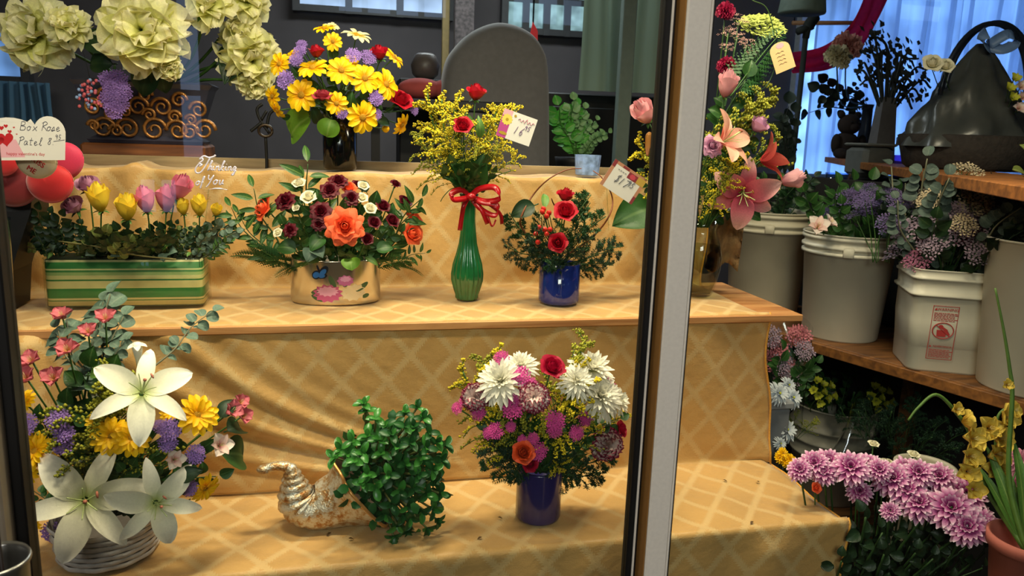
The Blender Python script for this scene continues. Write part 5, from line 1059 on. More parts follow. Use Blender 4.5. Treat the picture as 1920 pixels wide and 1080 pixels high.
I.bloom(p_cr, 'crimson_rose', 1032, 694, 54, 'crimson purple rose topmost in the violet vase bouquet', 'rose', d=(.15, -.6, .8))
I.bloom(p_cr, 'crimson_rose', 1158, 806, 36, 'deep red rose at the right edge behind the gasket', 'rose', d=(.7, -.5, .4))
I.bloom(roses('rust', pm('rust_petal', (140, 34, 14), (196, 70, 30)), 1), 'rust_rose', 980, 850, 46, 'rust orange rose low at the front of the violet vase', 'rose', d=(-.1, -.8, .5), dY=-.025)
I.bloom(p_cr, 'crimson_rose', 992, 868, 34, 'red rose just below the rust orange rose', 'rose', d=(.1, -.9, .1))
for px, py, d in [(940, 672, 34), (975, 705, 44), (962, 765, 48), (858, 765, 28), (898, 774, 34), (930, 808, 36), (958, 800, 24), (915, 812, 26), (1040, 790, 44), (1040, 806, 34), (1098, 785, 34), (1080, 812, 34), (1000, 822, 26), (1009, 846, 40), (980, 825, 22), (1130, 715, 32), (1145, 724, 28), (995, 720, 30), (965, 745, 30), (870, 752, 24)]:
    I.bloom(p_sm, 'pink_statice', px, py, d * .85, 'magenta pink statice head in the violet vase bouquet', 'flower', group='magenta statice in the violet vase')
for tx, ty, pr in [(905, 690, p_gr), (845, 722, p_gr), (880, 700, p_grd), (1065, 645, p_grd), (1060, 700, p_gr), (1070, 730, p_gr2), (1050, 740, p_gr2), (1050, 885, p_gr), (1160, 765, p_gr), (920, 780, p_grd), (1100, 770, p_grd), (1060, 870, p_gr), (960, 790, p_grd), (1000, 800, p_grd), (890, 770, p_gr)]:
    I.spray(pr, 'goldenrod_spray', tx, ty, 'goldenrod spray in the violet vase bouquet', 'flower', group='goldenrod in the violet vase')
for tx, ty, pr in [(905, 870, p_pine), (930, 890, p_fern), (955, 895, p_pine), (1090, 890, p_pine), (1130, 895, p_pine), (1140, 885, p_pineb), (910, 820, p_pineb), (1150, 860, p_pine), (1070, 850, p_pineb), (940, 850, p_pineb), (1110, 870, p_pineb), (1085, 905, p_pine)]:
    I.spray(pr, 'fern_sprig', tx, ty, 'feathery dark fern sprig under the violet vase bouquet', group='fern sprigs in the violet vase')
for tx, ty in [(900, 780), (960, 760), (1000, 790), (1050, 760), (1090, 760), (1060, 830), (1120, 800), (930, 830), (1020, 850), (1100, 840), (985, 730), (1150, 780), (1030, 820), (1075, 790), (950, 740)]: I.spray(p_salals, 'leafy_sprig', tx, ty, 'dark leafy sprig inside the violet vase bouquet', dY=.05)
# ------------------------------------------------------------------ cards, picks, hearts
M_CARD = mat('white_card', (226, 222, 214), .6, .03); M_INK = mat('ink_grey', (86, 86, 100), .6, .05); M_INKP = mat('ink_purple', (120, 80, 130), .6, .05); M_REDP = mat('print_red', (186, 30, 36), .6, .05); M_PINKP = mat('print_pink', (228, 170, 180), .6, .08); M_MAG = mat('print_magenta', (186, 70, 140), .5, .08); M_YELP = mat('print_yellow', (236, 210, 90), .5, .08)
def card(px, py, Y, wpx, hpx, rot, name, label, outline=None, m=M_CARD, tilt=0.0):
    p = P(px, py, Y); s = M_(p, 1); t = thing(name, label, 'card')
    yaw = Matrix.Rotation(-6 * D2R, 4, 'Z'); t.matrix_basis = Matrix.Translation(p) @ yaw @ Matrix.Rotation(math.pi / 2 + tilt, 4, 'X') @ Matrix.Rotation(rot * D2R, 4, 'Z') @ Matrix.Scale(s, 4)
    b = MB(); W, Hh = wpx / 2, hpx / 2
    fill(b, outline or [(-W, -Hh), (W, -Hh), (W, Hh), (-W, Hh)], .5); b.build('paper', m, t, False); return t
def prn(t, name, m, shapes, z=.55):
    b = MB()
    for s_ in shapes: fill(b, s_, 0, Matrix.Translation((0, 0, z)))
    b.build(name, m, t, False)
def heart(cx, cy, s, n=28, rot=0):
    o = []
    for i in range(n):
        a = 2 * math.pi * i / n; x = 16 * math.sin(a) ** 3 / 17; y = (13 * math.cos(a) - 5 * math.cos(2 * a) - 2 * math.cos(3 * a) - math.cos(4 * a)) / 17
        o.append((cx + s * (x * math.cos(rot) - y * math.sin(rot)), cy + s * (x * math.sin(rot) + y * math.cos(rot))))
    return o
def textobj(t, name, body, size, m, x, y, rot=0, z=.6, sx=1.0, ext=.12):
    me = typeset(body, size, ext); me.name = name; me.materials.clear(); me.materials.append(m)
    return ob(name, me, t, Matrix.Translation((x, y, z)) @ Matrix.Rotation(rot, 4, 'Z') @ Matrix.Diagonal((sx, 1, 1, 1)))
def pick(t, a, b_):
    q = MB(); tube(q, [Vector(a), Vector(b_)], .9, 5); q.build('pick_stick', pane_mat('clear_plastic', (.85, .9, .85), 1.0), t)
# Box Rose card stuck on a pick at the far left
arc = lambda cx, cy, rx, ry, a, b_, n=9: [(cx + rx * math.cos((a + (b_ - a) * i / (n - 1)) * D2R), cy + ry * math.sin((a + (b_ - a) * i / (n - 1)) * D2R)) for i in range(n)]
ol = [(-60, -44), (56, -38)] + arc(32, 12, 28, 30, -10, 155, 12) + [(0, 35)] + arc(-36, 22, 34, 14, 30, 150, 6) + [(-75, 30)]
t = card(60, 259, 1.50, 120, 84, -1, 'heart_top_card', 'white card with a heart shaped top, hand lettered with a price, above the plush hearts', ol)
prn(t, 'printed_envelope', M_PINKP, [[(-75, -40), (-14, -36), (-28, -4), (-75, -6)]])
prn(t, 'printed_hearts', M_REDP, [heart(-46, -4, 15, rot=.1), heart(-58, -8, 10), heart(-52, 16, 5), heart(-44, 20, 4), heart(-38, 10, 4), heart(-30, 18, 2), heart(-58, 24, 3), heart(-26, 6, 1.6), heart(-55, 34, 2), heart(-60, -42, 4)], .7)
b = MB(); script(b, 'Box', -20, 14, 16, r=.5, gap=.7); script(b, 'Rose', 18, 15, 16, r=.5, gap=.52); script(b, 'Patel', -24, -13, 15, r=.5, gap=.58); script(b, '8.', 27, -10, 13, r=.5); script(b, '95', 41, 0, 9, r=.45); tube(b, [(38, -4, 0), (58, 0, 0)], .4, 4); b.build('handwriting', M_INK, t, M=Matrix.Translation((0, 0, .8)))
textobj(t, 'printed_greeting', "happy valentine's day", 8, M_REDP, -13, -30, .03)
# goldenrod card
t = card(969, 239, 1.60, 66, 52, -17, 'daisy_card', 'white price card with pink daisy strip tucked in the goldenrod')
prn(t, 'printed_strip', M_MAG, [[(-33, -26), (-15, -26), (-15, 26), (-33, 26)]]); prn(t, 'printed_strip', M_PINKP, [[(-33, 14), (-15, 14), (-15, 26), (-33, 26)]], .6)
prn(t, 'printed_daisy', M_YELP, [ell(-22, 8, 10, 10, 0, 24, .12)], .7); prn(t, 'printed_daisy', mat('print_gold', (180, 150, 40)), [ell(-22, 8, 3, 3), ell(-9, 19, 2.4, 2.4), ell(-22, -18, 8, 3)], .8)
b = MB(); x = 0
tube(b, smoothpts([(-2 + i * 3.2, 12 + (5 if i % 2 else 0) + (3 if i % 5 == 0 else 0), 0) for i in range(11)], 4), .5, 4); b.build('printed_title', mat('print_rose', (206, 120, 140)), t, M=Matrix.Translation((0, 0, .8)))
b = MB(); script(b, '16', -4, -12, 16, r=.5); script(b, '95', 14, 0, 9, r=.45); b.build('handwriting', M_INKP, t, M=Matrix.Translation((0, 0, .8))); pick(t, (-10, -26, -1), (-40, -90, -6))
# lily card
t = card(1169, 341, lbv.y - .16, 74, 54, -31, 'bordered_card', 'white price card with a brown and pink printed border left of the mullion')
prn(t, 'printed_border', mat('print_tan', (186, 130, 100), .6, .1), [[(-37, 21), (37, 21), (37, 27), (-37, 27)], [(-37, -27), (-30, -27), (-30, 27), (-37, 27)], [(31, -27), (37, -27), (37, 27), (31, 27)]])
prn(t, 'printed_border', mat('print_maroon', (140, 50, 56), .6, .1), [[(0, 10), (20, 10), (20, 22), (0, 22)], [(31, -27), (37, -27), (37, -12), (31, -12)], [(-37, 14), (-30, 14), (-30, 27), (-37, 27)], [(-16, 22), (-2, 22), (-2, 26), (-16, 26)]], .7); prn(t, 'printed_rose', mat('print_rosered', (196, 70, 84)), [ell(10, 16, 6, 5, 0, 14, .1)], .8); prn(t, 'printed_border', mat('print_olive', (196, 160, 70)), [[(20, 10), (37, 10), (37, 24), (20, 24)]], .65)
b = MB(); script(b, '$17', -18, -8, 16, r=.45); script(b, '95', 8, -2, 11, r=.45)
for i in range(4): tube(b, [(-22 + i * 5, 15, 0), (-19 + i * 5, 15, 0)], .35, 4)
b.build('handwriting', M_INK, t, M=Matrix.Translation((0, 0, .8))); pick(t, (-20, -27, -1), (30, -90, -8))
# cream card high on the right
t = card(1466, 106, lbv.y - .1, 46, 54, 24, 'cream_card', 'small cream gift card tilted beside the lily bouquet, high right of the mullion', [(-20, -27), (20, -27), (20, 14)] + arc(0, 14, 20, 13, 0, 180, 9) + [(-20, 14)], mat('cream_card', (222, 190, 136), .6, .04))
b = MB()
for i in range(4): tube(b, smoothpts([(-10 + j * 4, 8 - i * 7 + (j % 2) * 1.6, 0) for j in range(5)], 3), .35, 4)
b.build('handwriting', mat('ink_brown', (150, 110, 80)), t, M=Matrix.Translation((0, 0, .8))); prn(t, 'printed_rose', M_PINKP, [ell(2, 20, 8, 5, 0, 14, .1)], .7)
# Thinking of You pick
p = P(396, 322, 1.66); s_ = M_(p, 1); t = thing('greeting_pick', 'iridescent plastic script pick standing above the pink rose buds of the planter', 'pick', Matrix.Translation(p) @ Matrix.Rotation(math.pi / 2, 4, 'X') @ Matrix.Scale(s_, 4))
M_IRI = mat('iridescent_plastic', (226, 220, 240), .2, .15, 30, metal=.15, spec=.8)
b = MB(); script(b, 'T', -17, 0, 26, .3, 1.9, gap=.4); script(b, 'hinking', -7, 2, 17, .3, 1.35, gap=.46); b.build('lettering', M_IRI, t)
b = MB(); script(b, 'of', -30, -26, 16, .3, 1.5, gap=.5); script(b, 'You', -10, -24, 18, .3, 1.5, gap=.6); tube(b, smoothpts([(-6, -33, 0), (10, -31, 0), (28, -33, 0)], 5), [.5] * 3 + [1.6] * 5 + [.6] * 3, 5); b.build('lettering', M_IRI, t)
b = MB(); tube(b, [Vector((-6, -33, -.5)), Vector((-20, -130, -8))], 1.0, 5); b.build('pick_stick', pane_mat('clear_plastic'), t)
# plush hearts and the dark gift box at far left
def puff(name, label, px, py, Y, spx, thick, rot, m, cat='plush heart', parent=None):
    p = P(px, py, Y); s = M_(p, spx / 2); t = thing(name, label, cat, Matrix.Translation(p) @ Matrix.Rotation(-8 * D2R, 4, 'Z') @ Matrix.Rotation(math.pi / 2, 4, 'X') @ Matrix.Rotation(rot * D2R, 4, 'Z') @ Matrix.Scale(s, 4))
    b = MB(); n = 40; o = [(math.cos(2 * math.pi * i / n) * (1 + .06 * math.sin(2 * math.pi * i / n)), .86 * math.sin(2 * math.pi * i / n) - (.3 * math.exp(-(math.cos(2 * math.pi * i / n) / .22) ** 2) if i < n / 2 else 0)) for i in range(n)]; v = []; f = []; R = 7
    for side in (1, -1):
        for r in range(R + 1):
            q = math.sin(r / R * math.pi / 2); hh = math.cos(r / R * math.pi / 2)
            for x, y in o: v.append((x * q, y * q, side * thick * hh))
        off = 0 if side == 1 else (R + 1) * n
        for r in range(R):
            for i in range(n):
                a = (off + r * n + i, off + r * n + (i + 1) % n, off + r * n + n + (i + 1) % n, off + r * n + n + i); f.append(a[::-1] if side == 1 else a)
    b.add(v, f); b.build('cushion', m, t)
    q = MB(); tube(q, [Vector((x, y, 0)) for x, y in o] + [Vector((o[0][0], o[0][1], 0))], .025, 5); q.build('seam', m, t); return t
M_VEL = mat('red_velvet', (196, 14, 26), .6, .1, 30, sheen=.6); M_PKV = mat('pink_velvet', (206, 40, 84), .6, .1, 30, sheen=.6); M_CRM = mat('cream_felt', (226, 206, 168), .85, .06, bump=.4); M_DRV = mat('dark_red_velvet', (110, 6, 16), .6, .1, 30, sheen=.4)
puff('plush_heart', 'bright pink plush heart right of the cream lettered heart', 116, 302, 1.63, 80, .34, 14, M_PKV)
puff('plush_heart', 'bright red plush heart lowest beside the planter roses', 94, 344, 1.60, 84, .34, 6, M_VEL)
t = puff('lettered_heart', 'cream felt heart lettered in red under the white card', 68, 302, 1.53, 74, .32, -10, M_CRM)
rot_ = -10 * D2R
for word, ux, uy in (('KISS', .24, -.06), ('ME', -.12, -.42)): textobj(t, 'lettering', word, .36, M_REDP, ux * math.cos(rot_) + uy * math.sin(rot_), -ux * math.sin(rot_) + uy * math.cos(rot_), -.62 - rot_, .31, 1.0, .025)
puff('plush_heart', 'dark red plush heart behind the cream lettered heart', 22, 344, 1.63, 100, .34, 0, M_DRV)
puff('plush_heart', 'red plush heart at the far left edge under the card', 2, 302, 1.60, 64, .34, 0, M_VEL)
bx = PZ(20, 585, ZM + .003)
t = thing('black_gift_bag', 'matte black gift bag at the far left edge beside the striped planter', 'bag', bx)
x0_, x1_ = P(-60, 450, bx.y).x - bx.x, P(14, 560, bx.y).x - bx.x
b = MB(); v = []; f = []
for i, (z, a, c, dd) in enumerate([(0, x0_, x1_, .05), (.08, x0_, x1_ + .008, .055), (.20, x0_, x1_ + .052, .05), (.30, x0_, x1_ + .062, .03)]):
    v += [(a, -dd + .06, z), (c, -dd + .06, z), (c, dd + .06, z), (a, dd + .06, z)]
for i in range(3):
    for j in range(4): f.append((i * 4 + j, i * 4 + (j + 1) % 4, i * 4 + 4 + (j + 1) % 4, i * 4 + 4 + j))
f.append((3, 2, 1, 0)); b.add(v, f); o = b.build('body', mat('black_paper', (14, 13, 14), .5, .15), t, False); sd = o.modifiers.new('t', 'SOLIDIFY'); sd.thickness = .002
b = MB(); tube(b, smoothpts([(x1_ - .03, 0, .3), (x1_ - .01, 0, .36), (x1_ + .03, 0, .36), (x1_ + .045, 0, .3)], 5), .002, 5); b.build('handle', mat('black_cord', (20, 20, 20)), t)
cp = P(8, 490, 1.50); t = thing('plastic_cup', 'clear plastic cup at the far left edge in front of the black bag', 'cup', Vector((cp.x - .01, cp.y, H + ZM + .003))); hh = P(8, 412, 1.50).z - (H + ZM)
b = MB(); lathe(b, [(.016, 0), (.018, .002), (.024, hh), (.0255, hh), (.0255, hh - .003), (.0235, hh - .004), (.017, .004), (.001, .003)], 28); b.build('body', pane_mat('cup_plastic', (.8, .85, .9), 1.5), t)
# wire bucket with dark sticks outside the left stile
cp = P(8, 1052, .80); t = thing('steel_pail', 'steel rimmed pail of dark sticks in front of the left door stile', 'pail', Vector((cp.x - .012, cp.y, cp.z - .26)))
b = MB(); lathe(b, [(.026, 0), (.028, .004), (.033, .252), (.0345, .256), (.036, .26), (.0345, .264), (.032, .26), (.031, .25), (.026, .01), (.001, .008)], 32); b.build('body', mat('galvanised', (160, 160, 156), .3, .2, 30, metal=.9), t)
for i in range(6):
    b = MB(); a = i * 1.05; tube(b, [Vector((.012 * math.cos(a), .012 * math.sin(a), .02)), Vector((.02 * math.cos(a) - .012, .02 * math.sin(a), .36 + .02 * i % .05))], .0022, 5); b.build('stick', mat('dark_stick', (30, 22, 18)), t)
bs = P(8, 1052, .80); t = thing('pail_stool', 'dark stool carrying the steel pail outside the door', 'stool', Vector((cp.x - .012, cp.y, 0)))
b = MB(); lathe(b, [(.06, cp.z - .28), (.06, cp.z - .262), (.001, cp.z - .262)], 28); b.build('seat', M_OLD, t)
for i in range(3):
    b = MB(); a = i * 2.09 + .5; tube(b, [Vector((.07 * math.cos(a), .07 * math.sin(a), 0)), Vector((.045 * math.cos(a), .045 * math.sin(a), cp.z - .281))], .008, 8); b.build('leg', M_OLD, t)
# ------------------------------------------------------------------ right side: shelf of buckets
ZS = PD(1560, 640, 2.45).z - H
s0, s1 = PZ(1340, 586, ZS), PZ(1990, 770, ZS); sd_ = (s1 - s0); sd_.z = 0; sd_.normalize(); sn = Vector((-sd_.y, sd_.x, 0))
if sn.x < 0: sn = -sn
t = thing('bucket_shelf', 'old wooden shelf board carrying the white flower buckets on the right', 'shelf', s0)
F = frame((0, 0, 1), sd_, (0, 0, 0)); L_ = (s1 - s0).length; yn = (F.to_3x3().inverted() @ sn).y
b = MB(); box(b, (-.25, min(0, yn * .42), -.028), (L_, max(0, yn * .42), 0), .002, F); b.build('plank', M_OLD, t, False)
b = MB(); box(b, (-.25, min(-yn * .018, 0), -.034), (L_, max(-yn * .018, 0), -.002), .002, F); b.build('edge_strip', wood('edge_strip_wood', (150, 96, 44), (104, 64, 30)), t, False)
b = MB(); box(b, (-.25, min(yn * .425, yn * .44), -(H + ZS) + .002), (L_ + .4, max(yn * .425, yn * .44), .5), .002, F); b.build('shade_board', mat('shade_board_black', (22, 20, 19), .8, .1), t, False)  # dark board added to black out the blue lit wall under the shelf
for x in (-.1, L_ * .5, L_ - .1):
    b = MB(); box(b, (x, min(yn * .3, yn * .34), -(H + ZS)), (x + .04, max(yn * .3, yn * .34), -.035), 0, F); b.build('post', M_OLD, t, False)
M_PL = mat('white_plastic', (206, 200, 182), .42, .05, 12, spec=.4); M_PLD = mat('ivory_plastic', (190, 182, 160), .45, .06, 12)
def on_shelf(px, off): 
    e = PZ(px, 0, ZS) if False else None
    # point on the shelf whose sight line column is px, set back from the front edge by off
    best = None
    for i in range(400):
        q = s0 + sd_ * (L_ * i / 399) + sn * off; d = q - CAM; x = 960 + FPX * d.dot(RT) / d.dot(FW)
        if best is None or abs(x - px) < best[0]: best = (abs(x - px), q)
    return best[1]
def round_bucket(name, label, p, rt, rb, h, m, ribs=((.82, .012), (.88, .012), (.96, .01)), lug=True):
    t = thing(name, label, 'bucket', p); pr = [(rb * .97, 0), (rb, .005)]
    for z, w_ in ribs:
        r = rb + (rt - rb) * z; pr += [(r, h * z - .006), (r + w_ * .75, h * z - .004), (r + w_ * .75, h * z + .004), (r, h * z + .006)]
    pr += [(rt, h * .985), (rt + .006, h * .99), (rt + .006, h), (rt - .003, h), (rt - .004, h * .97), (rb - .004, .01), (.001, .01)]
    b = MB(); lathe(b, pr, 44); b.build('body', m, t)
    if lug:
        d = (CAM - p); d.z = 0; d.normalize(); z = h * .85; r = rb + (rt - rb) * .85 + .005
        b = MB(); box(b, (-.016, -.006, z - .016), (.016, .006, z + .016), .003, frame((0, 0, 1), (-d.y, d.x, 0), d * (r + .002))); b.build('handle_lug', m, t)
    return t
r2 = .135
pB1 = on_shelf(1428, .2); round_bucket('white_bucket', 'white plastic bucket farthest along the shelf, partly behind the pink lilies', pB1, .15, .125, .38, M_PLD)
pB2 = on_shelf(1573, .15); round_bucket('white_bucket', 'round ribbed white bucket second on the shelf, right of the bare plank', pB2, .142, .118, .345, M_PL)
k4 = on_shelf(1928, .13); hB4 = .38; round_bucket('tall_flower_bucket', 'tall smooth white bucket with a flared rim nearest on the shelf at the right edge', k4, .150, .125, .40, M_PL, (), False)
# square bucket with a warning print
pB3 = on_shelf(1752, .115); w3 = M_(pB3, 138) / 2; h3 = M_(pB3, 186)
t = thing('square_bucket', 'square white bucket with a red printed warning panel on the shelf', 'bucket', pB3)
F3 = frame((0, 0, 1), (Vector((RT.x, RT.y, 0)).normalized() + sd_ * .35), (0, 0, 0)); t.matrix_basis = Matrix.Translation(pB3) @ F3
b = MB(); v = []; f = []
def sq(r, g, z): 
    o = []
    for cx, cy, a0_ in ((1, -1, -90), (1, 1, 0), (-1, 1, 90), (-1, -1, 180)):
        for a in (0, 22, 45, 68, 90): o.append((cx * (r - g) + g * math.cos((a + a0_) * D2R), cy * (r - g) + g * math.sin((a + a0_) * D2R), z))
    return o
prf = [(w3 * .90, 0), (w3 * .92, .006), (w3 * .985, h3 * .74), (w3 * 1.08, h3 * .745), (w3 * 1.09, h3 * .765), (w3 * 1.02, h3 * .78), (w3 * 1.03, h3 * .9), (w3 * 1.08, h3 * .905), (w3 * 1.08, h3 * .925), (w3 * 1.04, h3 * .93), (w3 * 1.05, h3 * .99), (w3 * 1.08, h3), (w3 * 1.0, h3), (w3 * .99, h3 * .5), (w3 * .9, .01)]
for r, z in prf: v += sq(r, .03, z)
for i in range(len(prf) - 1):
    for j in range(20): f.append((i * 20 + j, i * 20 + (j + 1) % 20, i * 20 + 20 + (j + 1) % 20, i * 20 + 20 + j))
f.append(tuple(range(19, -1, -1))); f.append(tuple(range((len(prf) - 1) * 20, len(prf) * 20))); b.add(v, f); b.build('body', M_PL, t)
lab = bpy.data.objects.new('warning_panel', None); C.objects.link(lab); lab.parent = t; sL = w3 * 2 / 138
lab.matrix_basis = Matrix.Translation((-.22 * w3, -w3 * .957 - .003, h3 * .40)) @ Matrix.Rotation(math.pi / 2 + .03, 4, 'X') @ Matrix.Scale(sL, 4)
M_RW = mat('warning_red', (168, 52, 50), .6, .1)
b = MB(); W, Hh = 21, 49
for q in ([(-W, -Hh), (W, -Hh), (W, -Hh + .9), (-W, -Hh + .9)], [(-W, Hh - .9), (W, Hh - .9), (W, Hh), (-W, Hh)], [(-W, -Hh), (-W + .9, -Hh), (-W + .9, Hh), (-W, Hh)], [(W - .9, -Hh), (W, -Hh), (W, Hh), (W - .9, Hh)]): fill(b, q, .3)
rr_ = random.Random(2)
for y0, n in ((35, 6), (-32, 6)):
    for i in range(n):
        x = -W + 3
        while x < W - 5:
            l = rr_.uniform(2, 6); fill(b, [(x, y0 - i * 2.7), (x + l, y0 - i * 2.7), (x + l, y0 - i * 2.7 + 1.1), (x, y0 - i * 2.7 + 1.1)], .3); x += l + 1
b.build('printed_lines', M_RW, lab, False)
b = MB(); tube(b, [(17 * math.cos(a * .2618), 4 + 14.5 * math.sin(a * .2618), .2) for a in range(25)], 1.0, 4); tube(b, [(-12, 14, .5), (12, -6, .5)], .9, 4)
fill(b, [(-9, -7), (5, -7), (7, 5), (-10, 5)], .3); fill(b, ell(-4, 11, 4, 3.6), .4); fill(b, [(2, 4), (10, -5), (12, -2), (6, 7)], .4); fill(b, [(-3, 8), (6, 3), (8, 6), (0, 11)], .5)
b.build('prohibition_symbol', M_RW, lab, False)
b = MB(); fill(b, [(-18.5, 40.5), (-13.5, 40.5), (-16, 45)], .3); fill(b, [(-18.5, -27), (-14.5, -27), (-16.5, -23.5)], .3); b.build('warning_triangle', M_RW, lab, False)
def ltext(name, s, size, x, y): 
    me = typeset(s, size, .1); me.name = name; me.materials.clear(); me.materials.append(M_RW); ob(name, me, lab, Matrix.Translation((x, y, .3)))
ltext('warning_word', 'WARNING', 7.2, 3, 42.5); ltext('warning_word', 'ADVERTENCIA', 4.6, 3, -25.3)
# contents of the shelf buckets
def bunch(c, r, n, parts, name, label, group, dpx, zlo=.0, zhi=.12, cat='flower', base=None, tilt=.8, dx=0.0):
    for i in range(n):
        a = i * 2.4; q = math.sqrt((i + .5) / n); p = c + Vector((r * q * math.cos(a) + dx * random.random(), r * q * math.sin(a), zlo + (zhi - zlo) * (1 - q * q) + random.uniform(-.02, .03)))
        z = Vector((math.cos(a) * q * tilt, math.sin(a) * q * tilt, 1)) + (CAM - p).normalized() * .6
        put(parts, name, label, cat, frame(z, None, p, M_(p, dpx) * random.uniform(.8, 1.2), random.uniform(0, 6)), group, (base or c) + Vector((random.uniform(-.03, .03), random.uniform(-.03, .03), -.12)))
def greens(c, r, n, parts, name, label, group, h=.22, out=.8, cat='foliage', lo=.7):
    for i in range(n):
        a = i * 2.4 + .3; q = math.sqrt((i + .5) / n); b0 = c + Vector((r * .5 * q * math.cos(a), r * .5 * q * math.sin(a), -.05)); L = h * random.uniform(lo, 1.15)
        z = Vector((math.cos(a) * q * out, math.sin(a) * q * out, 1)).normalized(); put(parts, name, label, cat, frame(z, (1, random.uniform(-1, 1), 0), b0, L), group)
M_DL = mat('dried_lilac', (150, 130, 146), .9, .3); M_DM = mat('dried_mauve', (140, 84, 108), .9, .3); M_DT = mat('dried_tan', (176, 160, 130), .9, .3)
p_dl = cluster('dl', M_DL, 40, .7, .06, 1.6); p_dm = cluster('dmv', M_DM, 36, .7, .06, 1.6); p_dt = cluster('dt', M_DT, 40, .8, .06, 2)
p_smk = cluster('smk', mat('dark_lavender', (92, 78, 120), .9, .3), 40, .7, .06, 1.6)
c2 = pB2 + Vector((0, 0, .345)); c3 = pB3 + Vector((0, 0, h3)); c4 = k4 + Vector((0, 0, .40)); c1 = pB1 + Vector((0, 0, .38))
bunch(c2 + Vector((.03, 0, 0)), .11, 12, p_smk, 'statice_head', 'dusty lavender statice head in the round ribbed bucket', 'statice in the round bucket', 46, .02, .13)
greens(c2, .12, 12, p_salal, 'leafy_sprig', 'dark leafy sprig in the round ribbed bucket', 'leafy sprigs in the round bucket', .2)
pw_ = P(1532, 428, c2.y - .1); put(p_alw, 'cream_flower', 'single cream white flower at the left rim of the round ribbed bucket', 'flower', frame((-.3, -.8, .7), None, pw_, M_(pw_, 52)), None, c2)
pw_ = P(1552, 420, c2.y - .1); put(p_alw, 'cream_flower', 'small cream petals right of the single cream flower on the bucket rim', 'flower', frame((.5, -.6, .7), None, pw_, M_(pw_, 38)), None, c2)
for prt, n, lb, gr_, z0_, z1_ in [(p_dl, 16, 'dried pale lilac flower head in the square bucket', 'dried lilac heads in the square bucket', .03, .16), (p_dt, 9, 'dried tan flower head in the square bucket', 'dried tan heads in the square bucket', .1, .24), (p_dm, 7, 'dried mauve flower head in the square bucket', 'dried mauve heads in the square bucket', .0, .1)]:
    bunch(c3 + Vector((-.02, 0, 0)), .13, n, prt, 'dried_flower_head', lb, gr_, 58, z0_, z1_, tilt=1.1)
p_eucd = sprig('eucd', leaf_mat('dusty_eucalyptus', (74, 90, 82), (104, 120, 106), .65), 10, .10, .5, PR_ROUND, True, 51, mat('euc_stem', (110, 110, 86)))
greens(c3, .14, 12, p_eucd, 'eucalyptus_sprig', 'grey eucalyptus sprig above the square bucket', 'eucalyptus sprigs in the square bucket', .34, .8)
greens(c3, .12, 8, p_dark, 'dark_sprig', 'dark leafy sprig in the square bucket', 'dark sprigs in the square bucket', .26, .9)
greens(c4, .15, 16, p_dark, 'dark_sprig', 'dark leafy sprig in the tall flared bucket', 'dark sprigs in the tall bucket', .16, 1.1)
greens(c4, .12, 6, p_var, 'variegated_sprig', 'sprig of round pale green leaves in the tall flared bucket', 'pale sprigs in the tall bucket', .28, .7)
greens(c1, .12, 10, p_dark, 'dark_sprig', 'dark sprig rising from the farthest bucket on the shelf', 'dark sprigs in the farthest bucket', .17, .7)
bunch(P(1655, 385, c3.y + .15) - Vector((0, 0, .05)), .1, 8, p_smk, 'statice_head', 'violet statice head between the two middle buckets', 'violet statice between the buckets', 40, .0, .1)
# ------------------------------------------------------------------ low right: floor buckets and bunches
pr1 = PD(1568, 752, 2.75); b1 = Vector((pr1.x, pr1.y, 0)); h1 = pr1.z
stq = thing('low_crate', 'dark low crate lifting the ribbed floor bucket under the shelf', 'crate', b1); b = MB(); box(b, (-.16, -.16, 0), (.16, .16, max(.05, h1 - .36)), .004); b.build('body', M_OLD, stq, False)
bb_ = b1 + Vector((0, 0, max(.05, h1 - .36) + .001)); round_bucket('ribbed_bucket', 'grey white ribbed bucket on the floor under the shelf holding yellow green bells', bb_, .145, .12, .355, mat('grey_plastic', (178, 172, 156), .4, .08), ((.5, .014), (.64, .014), (.78, .014)), False)
M_BELL = pm('lime_petal', (150, 160, 40), (206, 206, 66)); p_bell = funnel('bell', M_BELL, None, .2, 70, 25)
rb_ = random.Random(5)
for cx, cy, lb, gr_ in [(1540, 735, 'lime bell flower, left cluster above the ribbed bucket', 'lime bells, left cluster'), (1648, 746, 'lime bell flower, right cluster above the ribbed bucket', 'lime bells, right cluster')]:
    for i in range(9):
        a = i * 2.4; q = 22 * math.sqrt(i / 9); p = P(cx + q * math.cos(a), cy + q * math.sin(a) * 1.1, bb_.y - .16)
        put(p_bell, 'bell_flower', lb, 'flower', frame((math.cos(a) * .8, -.8, .5 - .5 * math.sin(a)), None, p, M_(p, 26)), gr_, Vector((b1.x, b1.y, h1 - .1)))
greens(Vector((b1.x, b1.y, h1)), .14, 12, p_salal, 'leafy_sprig', 'dark leafy sprig in the ribbed floor bucket', 'leafy sprigs in the ribbed bucket', .16, 1.2)
M_CEL = pane_mat('cellophane', (.93, .95, .95), 2.2, .12)
def sleeve(name, label, bot, top, r0, r1):
    t = thing(name, label, 'wrap', bot); b = MB(); F = frame(Vector(top) - Vector(bot), None); L = (Vector(top) - Vector(bot)).length; v = []; f = []; K = 30; rq = random.Random(name)
    for i in range(9):
        for j in range(K):
            a = 2 * math.pi * j / K; r = (r0 + (r1 - r0) * i / 8) * (1 + .09 * math.sin(a * 5 + i * .8) + rq.uniform(-.03, .03)); v.append((r * math.cos(a), r * math.sin(a), L * i / 8 + (.02 * math.sin(3 * a) if i == 8 else 0)))
    for i in range(8):
        for j in range(K): f.append((i * K + j, i * K + (j + 1) % K, i * K + K + (j + 1) % K, i * K + K + j))
    b.add(v, f, None, F); b.build('sleeve', M_CEL, t); return t
